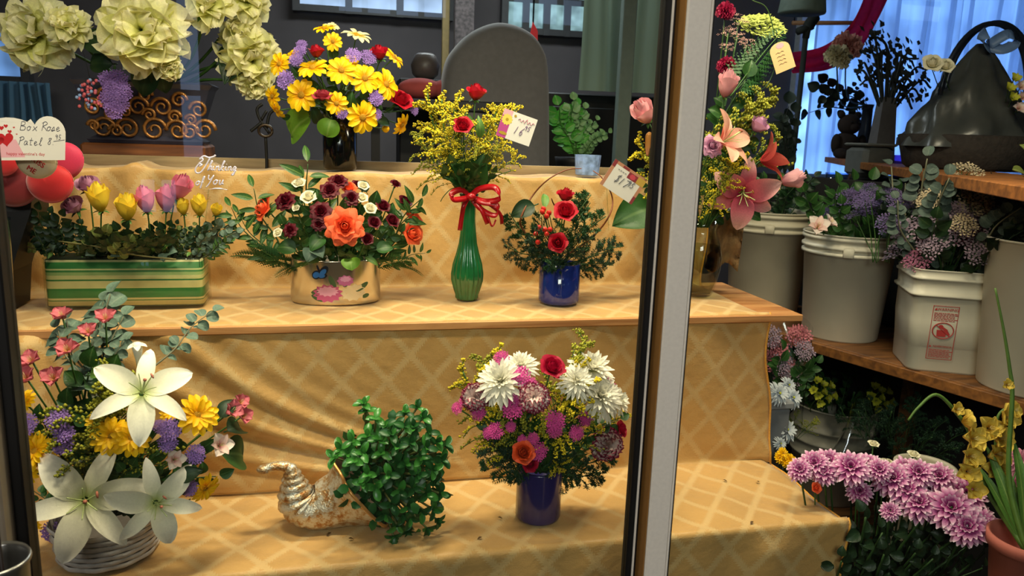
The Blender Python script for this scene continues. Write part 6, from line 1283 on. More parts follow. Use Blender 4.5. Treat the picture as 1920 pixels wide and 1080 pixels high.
sleeve('cellophane_sleeve', 'crinkled clear cellophane sleeve leaning right of the ribbed bucket', PD(1585, 880, 2.3), PD(1660, 762, 2.45), .05, .09)
sleeve('cellophane_cone', 'clear cellophane cone wrapped round pink blossoms under the bare plank end', PD(1482, 800, 2.1), PD(1470, 612, 2.16), .03, .075)
p_pf = cluster('pf', mat('pale_pink_blossom', (190, 110, 120), .8, .3), 40, .8, .07, 1.6)
for i in range(12):
    p = PD(1445 + 14 * (i % 5) + 5 * (i // 5), 632 + 26 * (i % 4), 2.1 + .02 * (i % 3)); put(p_pf if i % 3 else p_dl, 'pink_blossom', 'pale pink blossom head inside the cellophane cone', 'flower', frame((0, -1, .5), None, p, M_(p, 44), i), 'pink blossoms in the cellophane cone', PD(1480, 790, 2.12))
greens(PD(1476, 720, 2.14), .05, 8, p_salal, 'leafy_sprig', 'leafy sprig inside the cellophane cone', 'leaves in the cellophane cone', .16, .5)
cr0 = PD(1452, 752, 1.95); t = thing('grey_crate', 'tall grey plastic bin right behind the cloth edge of the bottom step', 'bin', Vector((cr0.x - .02, cr0.y + .08, 0)))
b = MB(); box(b, (-.10, -.09, 0), (.066, .09, cr0.z - .02), .006); b.build('body', mat('grey_bin', (132, 134, 138), .5, .06), t, False); b = MB(); box(b, (-.105, -.095, cr0.z - .0195), (.071, .095, cr0.z), .004); b.build('rim', mat('grey_bin_rim', (150, 152, 154), .5, .06), t, False)
p_bw = mum('bw', pm('blue_white_petal', (150, 170, 200), (226, 232, 236)), [(18, .5, -6, -20), (16, .42, 20, 0), (12, .3, 50, 30)], .05, CEG)
for px, py, D, d, lb in [(1452, 738, 1.93, 50, 'blue white mum nearest the cloth edge above the grey bin'), (1478, 746, 2.0, 46, 'blue white mum right of the one at the cloth edge'), (1470, 722, 2.05, 36, 'blue white mum behind the other two above the grey bin'), (1466, 806, 1.98, 52, 'blue white mum hanging beside the grey bin'), (1455, 832, 1.95, 30, 'small white mum lowest beside the grey bin')]:
    p = PD(px + 8, py, D); put(p_bw, 'blue_white_mum', lb, 'chrysanthemum', frame((.2, -.8, .5), None, p, M_(p, d)), 'blue white mums', PD(1480, 900, 2.1))
greens(PD(1478, 790, 2.15), .08, 7, p_grd, 'filler_spray', 'olive filler spray between the grey bin and the ribbed bucket', 'olive filler behind the grey bin', .1, 1)
for px, py in [(1462, 858), (1474, 866), (1468, 850), (1482, 862)]:
    p = PD(px, py, 1.85); put(p_ydd, 'yellow_flower', 'small yellow flower low beside the bottom step edge', 'flower', frame((.1, -.9, .6), None, p, M_(p, 24), px), 'yellow flowers beside the step', PD(1500, 950, 1.95))
# purple mums in a floor bucket
mbk = PD(1690, 1000, 1.62); mbk.z = 0; top_ = PD(1690, 1010, 1.62).z
round_bucket('dark_bucket', 'dark floor bucket holding the purple and white mums', mbk + Vector((.02, .05, 0)), .15, .12, .36, mat('dark_plastic', (34, 36, 34), .5, .1), (), False)
mm = mbk + Vector((.02, .05, .3))
for i, (cx, cy, d) in enumerate([(195, 590, 50), (262, 562, 62), (330, 552, 58), (430, 580, 74), (305, 600, 56), (505, 575, 60), (560, 590, 50), (622, 632, 80), (682, 592, 60), (742, 604, 62), (690, 682, 82), (792, 662, 70), (836, 622, 62), (742, 742, 78), (862, 682, 70), (892, 768, 92), (962, 702, 76), (1002, 800, 64), (965, 852, 80), (1030, 832, 60), (470, 690, 50), (612, 780, 40), (960, 655, 54)]):
    px, py = 1420 + cx / 2.454, 640 + cy / 2.454; D = 1.62 - .10 * (cy - 560) / 300 + .05 * ((i * 7) % 3 - 1) * .5; p = PD(px, py, D)
    z = (CAM - p).normalized() * .9 + Vector((.12 * (px - 1680) / 170, 0, .75 - .5 * (cy - 560) / 300))
    put(p_pm, 'purple_mum', ['purple and white mum at the far left end of the purple bunch', 'purple and white mum in the back row of the purple bunch', 'purple and white mum in the front of the purple bunch'][0 if i == 0 else (1 if cy < 640 else 2)], 'chrysanthemum', frame(z, None, p, M_(p, d), i), None if i == 0 else 'purple mums, ' + ('back row' if cy < 640 else 'front rows'), mm + Vector((.1 * (px - 1690) / 200, 0, 0)), .0022, DGREEN)
for px, py, d, lb in [(1637, 828, 22, 'white bud standing tallest behind the purple mums'), (1712, 848, 24, 'white bud right of the tallest one behind the purple mums'), (1662, 866, 30, 'half open white flower touching the purple mums'), (1608, 852, 12, 'small green bud behind the purple mums at left')]:
    p = PD(px, py + 8, 1.72); put(p_wh, 'white_bud', lb, 'flower bud', frame((0, -.2, 1), None, p, M_(p, d)), None, mm)
p = PD(1528, 915, 1.6); put(p_orh, 'red_bud', 'small orange red bud in shadow under the purple mums', 'flower bud', frame((0, -.8, .5), None, p, M_(p, 22)), None, mm)
p_ml = sprig('mumleaf', leaf_mat('mum_leaf', (26, 48, 26), (44, 66, 40)), 14, .07, .4, PR_LEAF, True, 41)
for i in range(34):
    a = i * 2.4; q = math.sqrt(i / 34); p = PD(1690 + 150 * q * math.cos(a), 1010 + 70 * q * math.sin(a), 1.58 + .06 * (i % 3)); b0 = mm + Vector((random.uniform(-.08, .08), random.uniform(-.05, .05), 0))
    put(p_ml, 'mum_stem', 'dark leafy stem of the purple mums', 'foliage', frame(p - b0, (1, random.uniform(-.5, .5), 0), b0, (p - b0).length), 'mum foliage')
pgb = PD(1735, 872, 2.0); round_bucket('pale_bucket', 'pale bucket rim showing behind the purple mums', Vector((pgb.x, pgb.y, pgb.z - .36)), .07, .06, .36, M_PLD, (), False)
t = thing('bucket_riser', 'dark riser block under the pale bucket behind the purple mums', 'riser', Vector((pgb.x, pgb.y, 0))); b = MB(); box(b, (-.08, -.08, 0), (.08, .08, pgb.z - .362), .003); b.build('body', M_OLD, t, False)
greens(PD(1690, 815, 2.3), .18, 16, p_pineb, 'fern_sprig', 'dark feathery sprig behind the white buds', 'dark feathery sprigs behind the mums', .16, 1)
# gladioli and clay pot at the right edge
pot = PD(1942, 1092, 1.42); pz_ = PD(1890, 1012, 1.42).z
t = thing('clay_pot', 'pinkish clay pot at the lower right corner', 'pot', Vector((pot.x + .0, pot.y + .03, pz_ - .15)))
b = MB(); lathe(b, [(.045, 0), (.047, .004), (.062, .125), (.068, .127), (.069, .15), (.064, .15), (.058, .12), (.045, .02), (.001, .02)], 36); b.build('body', mat('pink_clay', (160, 88, 76), .7, .15, 12), t)
ts = thing('pot_stand', 'dark stand under the clay pot', 'stand', Vector((pot.x, pot.y + .03, 0))); b = MB(); box(b, (-.08, -.08, pz_ - .18), (.08, .08, pz_ - .151), .003); b.build('top', M_OLD, ts, False)
for sx in (-1, 1):
    for sy in (-1, 1): b = MB(); box(b, (sx * .06 - .01, sy * .06 - .01, 0), (sx * .06 + .01, sy * .06 + .01, pz_ - .1805)); b.build('leg', M_OLD, ts, False)
M_GL = pm('gladiolus_yellow', (200, 140, 20), (226, 196, 84)); p_gl = funnel('glad', M_GL, None, .24, 70, 5, .3)
gp = Vector((pot.x, pot.y + .03, pz_ - .03))
def stalk(name, label, pts, fl, D=1.5, m=None):
    pp = smoothpts([gp] + [PD(x, y, D) for x, y in pts], 6); t = thing(name, label, 'flower', gp); b = MB(); tube(b, [q - gp for q in pp], [.006 - .004 * i / len(pp) for i in range(len(pp))], 6); b.build('stem', m or mat('glad_green', (80, 112, 46), .5, .15), t)
    for x, y, d in fl:
        p = PD(x, y, D - .015); s = M_(p, d * 1.3); T = frame(((x - pts[min(range(len(pts)), key=lambda i: abs(pts[i][1] - y))][0]) * .02, -1, .5), None, p - gp, s, random.uniform(0, 6))
        fo = bpy.data.objects.new('floret', None); C.objects.link(fo); fo.parent = t; fo.matrix_basis = T
        for pn, me, q in p_gl: ob(pn, me, fo, q)
stalk('yellow_gladiolus', 'yellow gladiolus with a drooping curved tip, left of two at the right edge', [(1840, 900), (1822, 820), (1790, 770), (1755, 740), (1722, 764), (1703, 788)], [(1803, 791, 44), (1819, 823, 46), (1815, 856, 44), (1813, 884, 44), (1823, 917, 40), (1790, 768, 26)])
stalk('yellow_gladiolus', 'yellow gladiolus with upright pale florets at the right edge', [(1880, 900), (1868, 830), (1872, 780), (1895, 760)], [(1852, 803, 46), (1868, 823, 50), (1864, 852, 46), (1880, 783, 46), (1860, 880, 44), (1893, 770, 34)], 1.52)
stalk('green_gladiolus', 'slender green gladiolus spike rising before the tall bucket, one yellow floret', [(1892, 900), (1898, 745), (1893, 690), (1882, 620), (1866, 540)], [(1886, 722, 22)], 1.46)
for a, b_ in [((1850, 1000), (1846, 820)), ((1878, 1010), (1900, 800)), ((1895, 1020), (1912, 830)), ((1862, 1010), (1830, 860)), ((1888, 1010), (1880, 850))]:
    leaf_at(p_leafn, 'sword_leaf', 'long sword shaped green leaf in the clay pot', gp, PD(b_[0], b_[1], 1.5), (random.uniform(-.5, .2), -1, .1), 'sword leaves in the clay pot', wide=.38)
for px, py, d, lb in [(1912, 862, 50, 'magenta pink bloom highest at the right edge'), (1908, 908, 56, 'pale pink bloom at the right edge, middle of three'), (1918, 952, 44, 'pale pink bloom lowest at the right edge')]:
    p = PD(px, py, 1.6); put(mum('pkm', pm('pink_mum_petal', (170, 60, 110), (220, 150, 170)), [(16, .5, -6, -20), (14, .4, 25, 5), (10, .28, 55, 40)], .08), 'pink_mum', lb, 'chrysanthemum', frame((-.3, -.9, .4), None, p, M_(p, d)), None, gp)
# ------------------------------------------------------------------ high right: window shelf with silhouettes
ZW = -.07
q0, q1 = PZ(1560, 296, ZW), PZ(1960, 356, ZW)
t = thing('window_shelf', 'brown wooden shelf board in front of the curtained window', 'shelf', q0); dW = q1 - q0; LW_ = dW.length; F = frame((0, 0, 1), dW, (0, 0, 0)); nW = Vector((-dW.y, dW.x, 0)).normalized(); nW = nW if nW.x > 0 else -nW; sy = 1 if (F.to_3x3().inverted() @ nW).y > 0 else -1
b = MB(); box(b, (-.3, min(0, sy * .3), -.03), (LW_, max(0, sy * .3), 0), .002, F); b.build('plank', wood('shelf_wood', (176, 112, 54), (120, 74, 36)), t, False)
for x in (-.2, LW_ * .3, LW_ - .2): b = MB(); box(b, (x, min(sy * .2, sy * .24), -(H + ZW)), (x + .04, max(sy * .2, sy * .24), -.031), 0, F); b.build('post', M_OLD, t, False)
def on_w(px, off=.12):
    best = None
    for i in range(500):
        q = q0 + dW * (i / 499 * 1.1 - .1) + nW * off; e = q - CAM; x = 960 + FPX * e.dot(RT) / e.dot(FW)
        if best is None or abs(x - px) < best[0]: best = (abs(x - px), q)
    return best[1]
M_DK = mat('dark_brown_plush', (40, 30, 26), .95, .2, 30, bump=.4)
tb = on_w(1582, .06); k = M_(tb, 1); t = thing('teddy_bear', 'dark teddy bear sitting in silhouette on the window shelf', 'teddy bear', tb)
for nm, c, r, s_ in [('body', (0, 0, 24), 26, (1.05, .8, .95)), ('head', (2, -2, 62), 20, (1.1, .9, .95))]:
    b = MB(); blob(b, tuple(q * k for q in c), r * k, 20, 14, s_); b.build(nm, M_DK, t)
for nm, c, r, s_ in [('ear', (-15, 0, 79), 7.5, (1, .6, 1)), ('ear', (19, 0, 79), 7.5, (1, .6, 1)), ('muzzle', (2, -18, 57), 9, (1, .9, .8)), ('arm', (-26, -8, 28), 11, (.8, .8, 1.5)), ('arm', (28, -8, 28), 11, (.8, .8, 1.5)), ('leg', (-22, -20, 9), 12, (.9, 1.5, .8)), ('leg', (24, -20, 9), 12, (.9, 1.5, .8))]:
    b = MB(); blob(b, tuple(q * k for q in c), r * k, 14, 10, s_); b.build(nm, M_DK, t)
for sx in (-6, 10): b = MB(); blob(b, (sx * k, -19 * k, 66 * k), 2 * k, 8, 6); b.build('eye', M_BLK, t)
# carnations in a slim vase
cv = on_w(1560, .2); k = M_(cv, 1); t = thing('slim_vase', 'slim dark vase of two carnations behind the teddy bear', 'vase', cv)
b = MB(); lathe(b, [(14 * k, 0), (16 * k, 6 * k), (10 * k, 60 * k), (9 * k, 90 * k), (11 * k, 98 * k), (9 * k, 97 * k), (8 * k, 60 * k), (.001, 10 * k)], 28); b.build('body', mat('dark_vase', (34, 40, 52), .2, .1), t)
cm = cv + Vector((0, 0, 95 * k))
for px, py, dd, m_, lb in [(1586, 92, 62, pm('salmon_carnation', (206, 116, 110), (236, 168, 156)), 'salmon pink carnation standing above the teddy bear'), (1568, 112, 54, pm('cream_carnation', (190, 190, 130), (226, 214, 176)), 'cream carnation in front of the salmon pink one')]:
    p = P(px, py, 3.55 - (.03 if px < 1580 else 0)); put(carnation('c%d' % px, m_), 'carnation', lb, 'carnation', frame((0, -.5, .9), None, p, M_(p, dd)), None, cm, .004, DGREEN)
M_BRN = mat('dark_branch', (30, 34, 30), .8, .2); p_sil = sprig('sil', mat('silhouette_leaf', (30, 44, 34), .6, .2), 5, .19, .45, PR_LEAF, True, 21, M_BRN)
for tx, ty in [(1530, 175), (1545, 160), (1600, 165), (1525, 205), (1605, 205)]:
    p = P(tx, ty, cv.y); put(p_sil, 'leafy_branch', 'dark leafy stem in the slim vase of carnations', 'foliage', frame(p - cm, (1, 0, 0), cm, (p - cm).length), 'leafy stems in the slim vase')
# branches in an angular vase
bv = on_w(1648, .1); k = M_(bv, 1); t = thing('angular_vase', 'tall angular grey vase of bare dark branches right of the teddy bear', 'vase', bv)
b = MB(); v = []; 
for z, r in ((0, 22), (118 * k / k, 14)): v += [(-r * k, -r * k * .6, z * k), (r * k, -r * k * .6, z * k), (r * k, r * k * .6, z * k), (-r * k, r * k * .6, z * k)]
b.add(v, [(3, 2, 1, 0), (0, 1, 5, 4), (1, 2, 6, 5), (2, 3, 7, 6), (3, 0, 4, 7), (4, 5, 6, 7)]); b.build('body', mat('grey_vase', (84, 82, 84), .5, .1), t, False)
bm = bv + Vector((0, 0, 116 * k)); rr_ = random.Random(8)
tips = [(1630, 62), (1640, 58), (1652, 70), (1622, 90), (1615, 120), (1664, 90), (1676, 110), (1690, 100), (1706, 96), (1722, 110), (1736, 130), (1700, 140), (1716, 160), (1728, 190), (1612, 160), (1690, 170), (1605, 140), (1660, 130), (1745, 165), (1710, 205)]
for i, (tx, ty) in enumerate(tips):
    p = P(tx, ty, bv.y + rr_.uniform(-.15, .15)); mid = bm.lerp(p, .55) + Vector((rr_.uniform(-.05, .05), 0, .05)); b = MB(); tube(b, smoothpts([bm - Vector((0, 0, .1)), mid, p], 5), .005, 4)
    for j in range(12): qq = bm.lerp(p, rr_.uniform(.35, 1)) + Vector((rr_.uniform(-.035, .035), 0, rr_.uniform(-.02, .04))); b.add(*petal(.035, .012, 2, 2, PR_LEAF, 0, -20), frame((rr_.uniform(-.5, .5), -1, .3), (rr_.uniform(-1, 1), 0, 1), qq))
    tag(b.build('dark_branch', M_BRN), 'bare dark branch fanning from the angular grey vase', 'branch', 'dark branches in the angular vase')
# trailing leaves, thin pole, jars
lp = P(1483, 330, 3.6); t = thing('thin_pole', 'thin dark pole with a bent tip in front of the bright curtain', 'pole', Vector((lp.x, lp.y, 0)))
b = MB(); tube(b, [Vector((0, 0, .02)), Vector((0, 0, P(1486, 70, 3.6).z))], .014, 8); b.build('shaft', M_BRN, t)
b = MB(); z_ = P(1486, 70, 3.6).z; tube(b, smoothpts([Vector((0, 0, z_)), Vector((.01, 0, z_ + .06)), Vector((.05, 0, z_ + .12))], 4), [.018] * 4 + [.03] * 4 + [.012], 8); tube(b, [Vector((-.05, 0, z_ + .03)), Vector((.03, 0, z_ + .06))], .02, 6); b.build('tip', M_BRN, t)
b = MB(); lathe(b, [(.12, 0), (.12, .015), (.02, .019), (.001, .019)], 28); b.build('base', M_BRN, t)
for i, (tx, ty) in enumerate([(1460, 235), (1478, 215), (1470, 262), (1488, 270), (1456, 272), (1482, 240), (1466, 200)]):
    a = P(1470, 330, 3.3); p = P(tx, ty, 3.3); put(p_sil, 'trailing_sprig', 'dark leafy spray silhouetted left of the bright curtain', 'foliage', frame(p - a, (1, 0, 0), a, (p - a).length), 'dark sprays beside the curtain')
for px, w_, h_, nm, lb, m_ in [(1563, 44, 70, 'glass_jar', 'pale blue glass jar below the teddy bear', pane_mat('jar_glass', (.75, .85, 1.0), 2.5, .05)), (1680, 24, 70, 'purple_goblet', 'slim purple glass goblet beneath the window shelf edge', pane_mat('purple_glass', (.62, .5, .85), 2.0, .05))]:
    p = P(px, 395 if px < 1600 else 362, 2.9); k = M_(p, 1); t = thing(nm, lb, 'glassware', p); b = MB(); lathe(b, [(w_ * .42 * k, 0), (w_ * .45 * k, 2 * k), (w_ * .5 * k, h_ * k), (w_ * .46 * k, h_ * k), (w_ * .4 * k, 4 * k), (.001, 3 * k)], 28); b.build('body', m_, t)
    s_ = thing('jar_stand', 'dark narrow stand under the ' + nm.replace('_', ' '), 'stand', Vector((p.x, p.y, 0))); b = MB(); box(b, (-.07, -.05, 0), (.07, .05, p.z - .001), .003); b.build('body', M_BRN, s_, False)
p = P(1632, 332, 3.0); t = thing('grey_box', 'dull grey rounded box under the window shelf', 'box', Vector((p.x, p.y, p.z))); k = M_(p, 1); b = MB(); box(b, (-33 * k, -.05, 0), (33 * k, .1, 56 * k), .02); b.build('body', mat('dull_grey', (88, 90, 88), .7, .1), t, False)
b = MB(); box(b, (-34 * k, -.055, 56.5 * k), (34 * k, .105, 62 * k), .006); b.build('lid', mat('dull_lid', (104, 104, 98), .7, .1), t, False)
s_ = thing('box_stand', 'dark cabinet under the dull grey box', 'cabinet', Vector((p.x, p.y, 0))); b = MB(); box(b, (-.35, -.06, 0), (.35, .25, p.z - .002), .005); b.build('body', mat('dark_cabinet', (30, 30, 34), .6, .1), s_, False); b = MB(); box(b, (-.33, -.075, .1), (-.01, -.061, p.z - .05), .004); b.build('door', mat('dark_cabinet_door', (36, 36, 40), .6, .1), s_, False); b = MB(); box(b, (.01, -.075, .1), (.33, -.061, p.z - .05), .004); b.build('door', mat('dark_cabinet_door', (36, 36, 40)), s_, False)
# cellophane gift basket: dark tented shape with hoop handles
gq = on_w(1806, .25); k = M_(gq, 1); t = thing('gift_basket', 'large dark cellophane wrapped gift basket with a hoop handle on the window shelf', 'basket', gq)
b = MB(); lathe(b, [(95 * k, 0), (104 * k, 6 * k), (118 * k, 60 * k), (114 * k, 62 * k), (.001, 58 * k)], 36); b.build('basket', mat('dark_wicker', (46, 40, 36), .85, .3, 60, bump=.6), t)
b = MB(); v = []; f = []; K = 48; rz = random.Random(6)
for i in range(14):
    g_ = i / 13; r0_ = (116 * (1 - g_) ** .85 + 10) * (1 if i else .98)
    for j in range(K): a = 2 * math.pi * j / K; r = r0_ * (1 + .07 * math.sin(a * 9 + i * .5) + .06 * math.sin(a * 4 - i) + rz.uniform(-.03, .03)); v.append((r * math.cos(a) * k, r * math.sin(a) * k * .8, (40 + 185 * g_) * k))
for i in range(13):
    for j in range(K): f.append((i * K + j, i * K + (j + 1) % K, i * K + K + (j + 1) % K, i * K + K + j))
b.add(v, f); b.build('wrap', mat('smoky_cellophane', (64, 66, 64), .3, .3, 8, spec=.5), t)
for sx, r_ in ((0, 1), (26, 1.04)):
    b = MB(); tube(b, [Vector(((sx + 92 * r_ * math.cos(a * math.pi / 24)) * k, -.04 + .03 * (sx > 0), (130 + 128 * r_ * math.sin(a * math.pi / 24)) * k)) for a in range(25)], 4.5 * k, 8); b.build('hoop_handle', mat('hoop_dark', (36, 42, 54), .3, .1, metal=.3), t)
b = MB(); 
for s_ in (-1, 1): ribbon(b, [Vector((0, -.03, 222 * k)), Vector((s_ * 22 * k, -.06, 240 * k)), Vector((s_ * 34 * k, -.07, 226 * k)), Vector((s_ * 16 * k, -.06, 214 * k)), Vector((0, -.03, 220 * k))], 20 * k, (0, .6, 1))
b.build('bow', mat('pale_blue_ribbon', (120, 150, 196), .4, .1, trans=.2), t)
for px, py, dd, pr, lb in [(1745, 124, 40, p_wh, 'cream rose bloom left of the gift basket tip'), (1770, 128, 34, p_wh, 'second cream rose bloom nearer the gift basket tip')]:
    p = P(px, py, gq.y - .12); put(pr, 'cream_rose', lb, 'rose', frame((-.3, -.8, .6), None, p, M_(p, dd)), None, gq + Vector((0, 0, .25)))
for i, (px, py) in enumerate([(1900, 150), (1912, 165), (1890, 168), (1915, 185), (1896, 186), (1908, 205)]):
    p = P(px, py, gq.y - .2); put(p_alw if i % 2 else p_bell, 'yellow_blossom', 'small yellow cream blossom at the right edge above the gift basket', 'flower', frame((-.2, -.9, .5), None, p, M_(p, 30), i), 'yellow blossoms at the right edge', gq + Vector((.1, -.1, .2)))
# red swag, rod and lampshade before the curtain
b = MB(); pts = [P(1655, -40, 3.9), P(1632, 20, 3.86), P(1600, 72, 3.85), P(1550, 108, 3.86), P(1486, 118, 3.9)]
p_ = smoothpts(pts, 8); v = []; f = []
for i, q in enumerate(p_):
    tt = (p_[min(i + 1, len(p_) - 1)] - p_[max(0, i - 1)]).normalized(); s_ = tt.cross(Vector((0, -1, 0))).normalized(); w_ = .085 * (1 - .35 * i / len(p_))
    for j in range(9): e = -1 + j / 4; v.append(tuple(q + s_ * (w_ * e) + Vector((0, .018 * math.sin(j * 1.9 + i * .2), 0))))
for i in range(len(p_) - 1):
    for j in range(8): f.append((i * 9 + j, i * 9 + 9 + j, i * 9 + 10 + j, i * 9 + j + 1))
b.add(v, f); tag(b.build('red_swag', mat('red_chiffon', (244, 40, 70), .5, .1, trans=.85)), 'red translucent fabric swag hanging before the bright curtain', 'swag')
t = thing('curtain_rod', 'thin tan rod crossing behind the red swag', 'rod', P(1486, 43, 4.0)); e_ = P(1640, 43, 4.0) - P(1486, 43, 4.0)
b = MB(); tube(b, [Vector((0, 0, 0)), e_], .012, 8); b.build('shaft', mat('rod_tan', (176, 130, 90), .5, .1), t)
for q in (Vector((.01, 0, 0)), e_ * .97): b = MB(); tube(b, [q, Vector((q.x, q.y, 2.752 - P(1486, 43, 4.0).z))], .004, 5); b.build('hanging_wire', M_BLK, t)
p = P(1503, 26, 3.4); k = M_(p, 1); t = thing('lampshade_lamp', 'grey green hanging lamp shade at the top above the cream card', 'lamp', p); b = MB(); lathe(b, [(42 * k, 0), (43 * k, 3 * k), (34 * k, 70 * k), (32 * k, 70 * k), (40 * k, 3 * k)], 32); b.build('shade', mat('shade_greygreen', (96, 108, 98), .8, .1), t)
b = MB(); tube(b, [Vector((0, 0, 60 * k)), Vector((0, 0, 2.74 - p.z))], .004, 5); b.build('cord', M_BLK, t)
# ------------------------------------------------------------------ behind the display: solid forms for reflections, posts, plants
cy_ = 2.62; c0 = P(932, 320, cy_); t = thing('rounded_reflection', 'charcoal chair shaped form with a tall rounded back, standing in for a reflection', 'chair', Vector((c0.x, cy_, 0)))  # solid form standing in for a dark rounded reflection in the door glass
M_CH = mat('charcoal_fabric', (86, 84, 86), .9, .08, 60, bump=.2, bscale=400, sheen=.3)
ol = [P(x, y, cy_) for x, y in [(826, 480), (828, 300), (832, 180), (842, 115), (862, 82), (890, 56), (930, 40), (965, 42), (1000, 58), (1022, 84), (1033, 120), (1036, 200), (1036, 320), (1038, 480)]]
ol = smoothpts(ol, 4); cc = Vector((sum(q.x for q in ol) / len(ol), cy_, sum(q.z for q in ol) / len(ol)))
b = MB(); v = []; f = []; n_ = len(ol)
for y, s_ in ((.0, .0), (-.012, .5), (.0, .86), (.02, .96), (.05, 1.0), (.12, 1.0), (.15, .95)):
    for q in ol: e = cc.lerp(q, s_); v.append((e.x - c0.x, y, e.z))
for i in range(6):
    for j in range(n_): f.append((i * n_ + j, i * n_ + n_ + j, i * n_ + n_ + (j + 1) % n_, i * n_ + (j + 1) % n_))
f.append(tuple(range(6 * n_, 7 * n_))); b.add(v, f); b.build('backrest', M_CH, t)
b = MB(); box(b, (-.30, .0, .34), (.30, .55, .50), .04); b.build('seat', M_CH, t)
for sx in (-1, 1):
    for yy in (.05, .48): b = MB(); tube(b, [Vector((sx * .26, yy, 0)), Vector((sx * .25, yy, .34))], [.015, .022], 8); b.build('leg', M_OLD, t)
p = P(815, 168, 2.75); k = M_(p, 1); t = thing('red_reflection_form', 'dull red lobed form behind the tall red rose, standing in for a reflection', 'cushion', p)  # red lobes added for a reddish reflection in the glass
for sx, r in ((-26, 36), (34, 38)): b = MB(); blob(b, (sx * k, 0, 0), r * k, 18, 12, (1.2, .8, .55)); b.build('lobe', mat('dusty_red', (150, 62, 60), .9, .1), t)
s_ = thing('lobe_table', 'dark side table behind the display under the red lobed form', 'table', Vector((p.x, p.y, 0))); b = MB(); box(b, (-.25, -.15, p.z - 24 * k - .03), (.25, .2, p.z - 21 * k), .004); b.build('top', mat('dark_cabinet', (30, 30, 34)), s_, False)
for sx in (-.22, .2): b = MB(); box(b, (sx, 0, 0), (sx + .03, .03, p.z - 24 * k - .031)); b.build('leg', mat('dark_cabinet', (30, 30, 34)), s_, False)
p = P(797, 150, 2.95); k = M_(p, 1); t = thing('round_pot', 'small round dark grey pot above the red lobed form', 'pot', p - Vector((0, 0, .0))); b = MB(); lathe(b, [(14 * k, 0), (24 * k, 10 * k), (27 * k, 26 * k), (20 * k, 44 * k), (14 * k, 48 * k), (12 * k, 46 * k), (20 * k, 26 * k), (.001, 6 * k)], 28); b.build('body', mat('grey_glaze', (84, 76, 74), .4, .1), t)
s_ = thing('pot_pedestal', 'dark pedestal under the round grey pot', 'pedestal', Vector((p.x, p.y, 0))); b = MB(); box(b, (-.1, -.08, 0), (.1, .1, p.z - .001), .004); b.build('body', mat('dark_cabinet', (30, 30, 34)), s_, False)
def post(px, Y, w_, name, label, m, z0=0, ztop=2.74):
    p = P(px, 200, Y); t = thing(name, label, 'post', Vector((p.x, Y, 0))); k = M_(p, 1); b = MB(); box(b, (-w_ / 2 * k, -.02, z0), (w_ / 2 * k, .02, ztop), .003); b.build('shaft', m, t, False); b = MB(); box(b, (-w_ * .8 * k, -.03, 0), (w_ * .8 * k, .03, .012), .002) if z0 == 0 else None
    if z0 == 0: b.build('foot', m, t, False)
post(1168, 3.05, 26, 'grey_post', 'grey green upright post left of the black door gasket', mat('grey_post_paint', (104, 116, 108), .6, .08))
post(833, 4.3, 13, 'tan_post', 'narrow tan post at the top above the green bud vase', mat('tan_paint', (140, 120, 76), .6, .1))
post(867, 4.2, 36, 'speckled_column', 'dark speckled column at the top beside the tan post', mat('speckled', (70, 62, 62), .6, .6, 60))
p = P(1000, 62, 3.6); k = M_(p, 1); t = thing('red_pennant', 'small red pennant at the top right of the rounded form', 'pennant', p); b = MB(); fill(b, [(-9 * k, -18 * k), (9 * k, -18 * k), (8 * k, 4 * k), (-2 * k, 20 * k)], .004, Matrix.Rotation(math.pi / 2, 4, 'X')); b.build('cloth', mat('pennant_red', (226, 54, 56), .6, .05, trans=.3), t, False)
b = MB(); tube(b, [Vector((0, .012, 0)), Vector((0, .012, 2.74 - p.z))], .004, 5); b.build('cord', M_BLK, t)
cb_ = P(1140, 178, 3.35); t = thing('dark_sideboard', 'black sideboard behind the leafy plants, under the grey green curtain', 'sideboard', Vector((cb_.x, cb_.y, 0)))
b = MB(); box(b, (-.32, 0, .05), (.4, .35, cb_.z), .005); b.build('body', mat('black_lacquer', (12, 12, 13), .4, .1), t, False)
for i in range(2): b = MB(); box(b, (-.3 + i * .35, -.014, .1), (.03 + i * .35, -.001, cb_.z - .06), .003); b.build('door', mat('black_lacquer_door', (16, 16, 17), .4, .1), t, False)
for x in (-.3, .34): b = MB(); box(b, (x, .02, 0), (x + .04, .06, .049)); b.build('foot', M_BLK, t, False)
gpn = P(1080, 300, 2.9); t = thing('fern_pot', 'dark pot of the leafy green plants behind the display', 'pot', Vector((gpn.x, gpn.y, gpn.z - .16))); b = MB(); lathe(b, [(.06, 0), (.08, .15), (.085, .17), (.078, .17), (.07, .15), (.001, .02)], 28); b.build('body', M_BLK, t)
s_ = thing('fern_stand', 'dark stand under the fern pot', 'stand', Vector((gpn.x, gpn.y, 0))); b = MB(); box(b, (-.1, -.1, 0), (.1, .1, gpn.z - .162), .004); b.build('body', M_BRN, s_, False)
p_gp = sprig('gplant', leaf_mat('fresh_leaf', (72, 150, 50)), 8, .22, .4, PR_LEAF, True, 31, GREEN); p_gp2 = sprig('gplant2', leaf_mat('pale_leaf', (120, 160, 106)), 10, .16, .42, PR_LEAF, True, 33, GREEN)
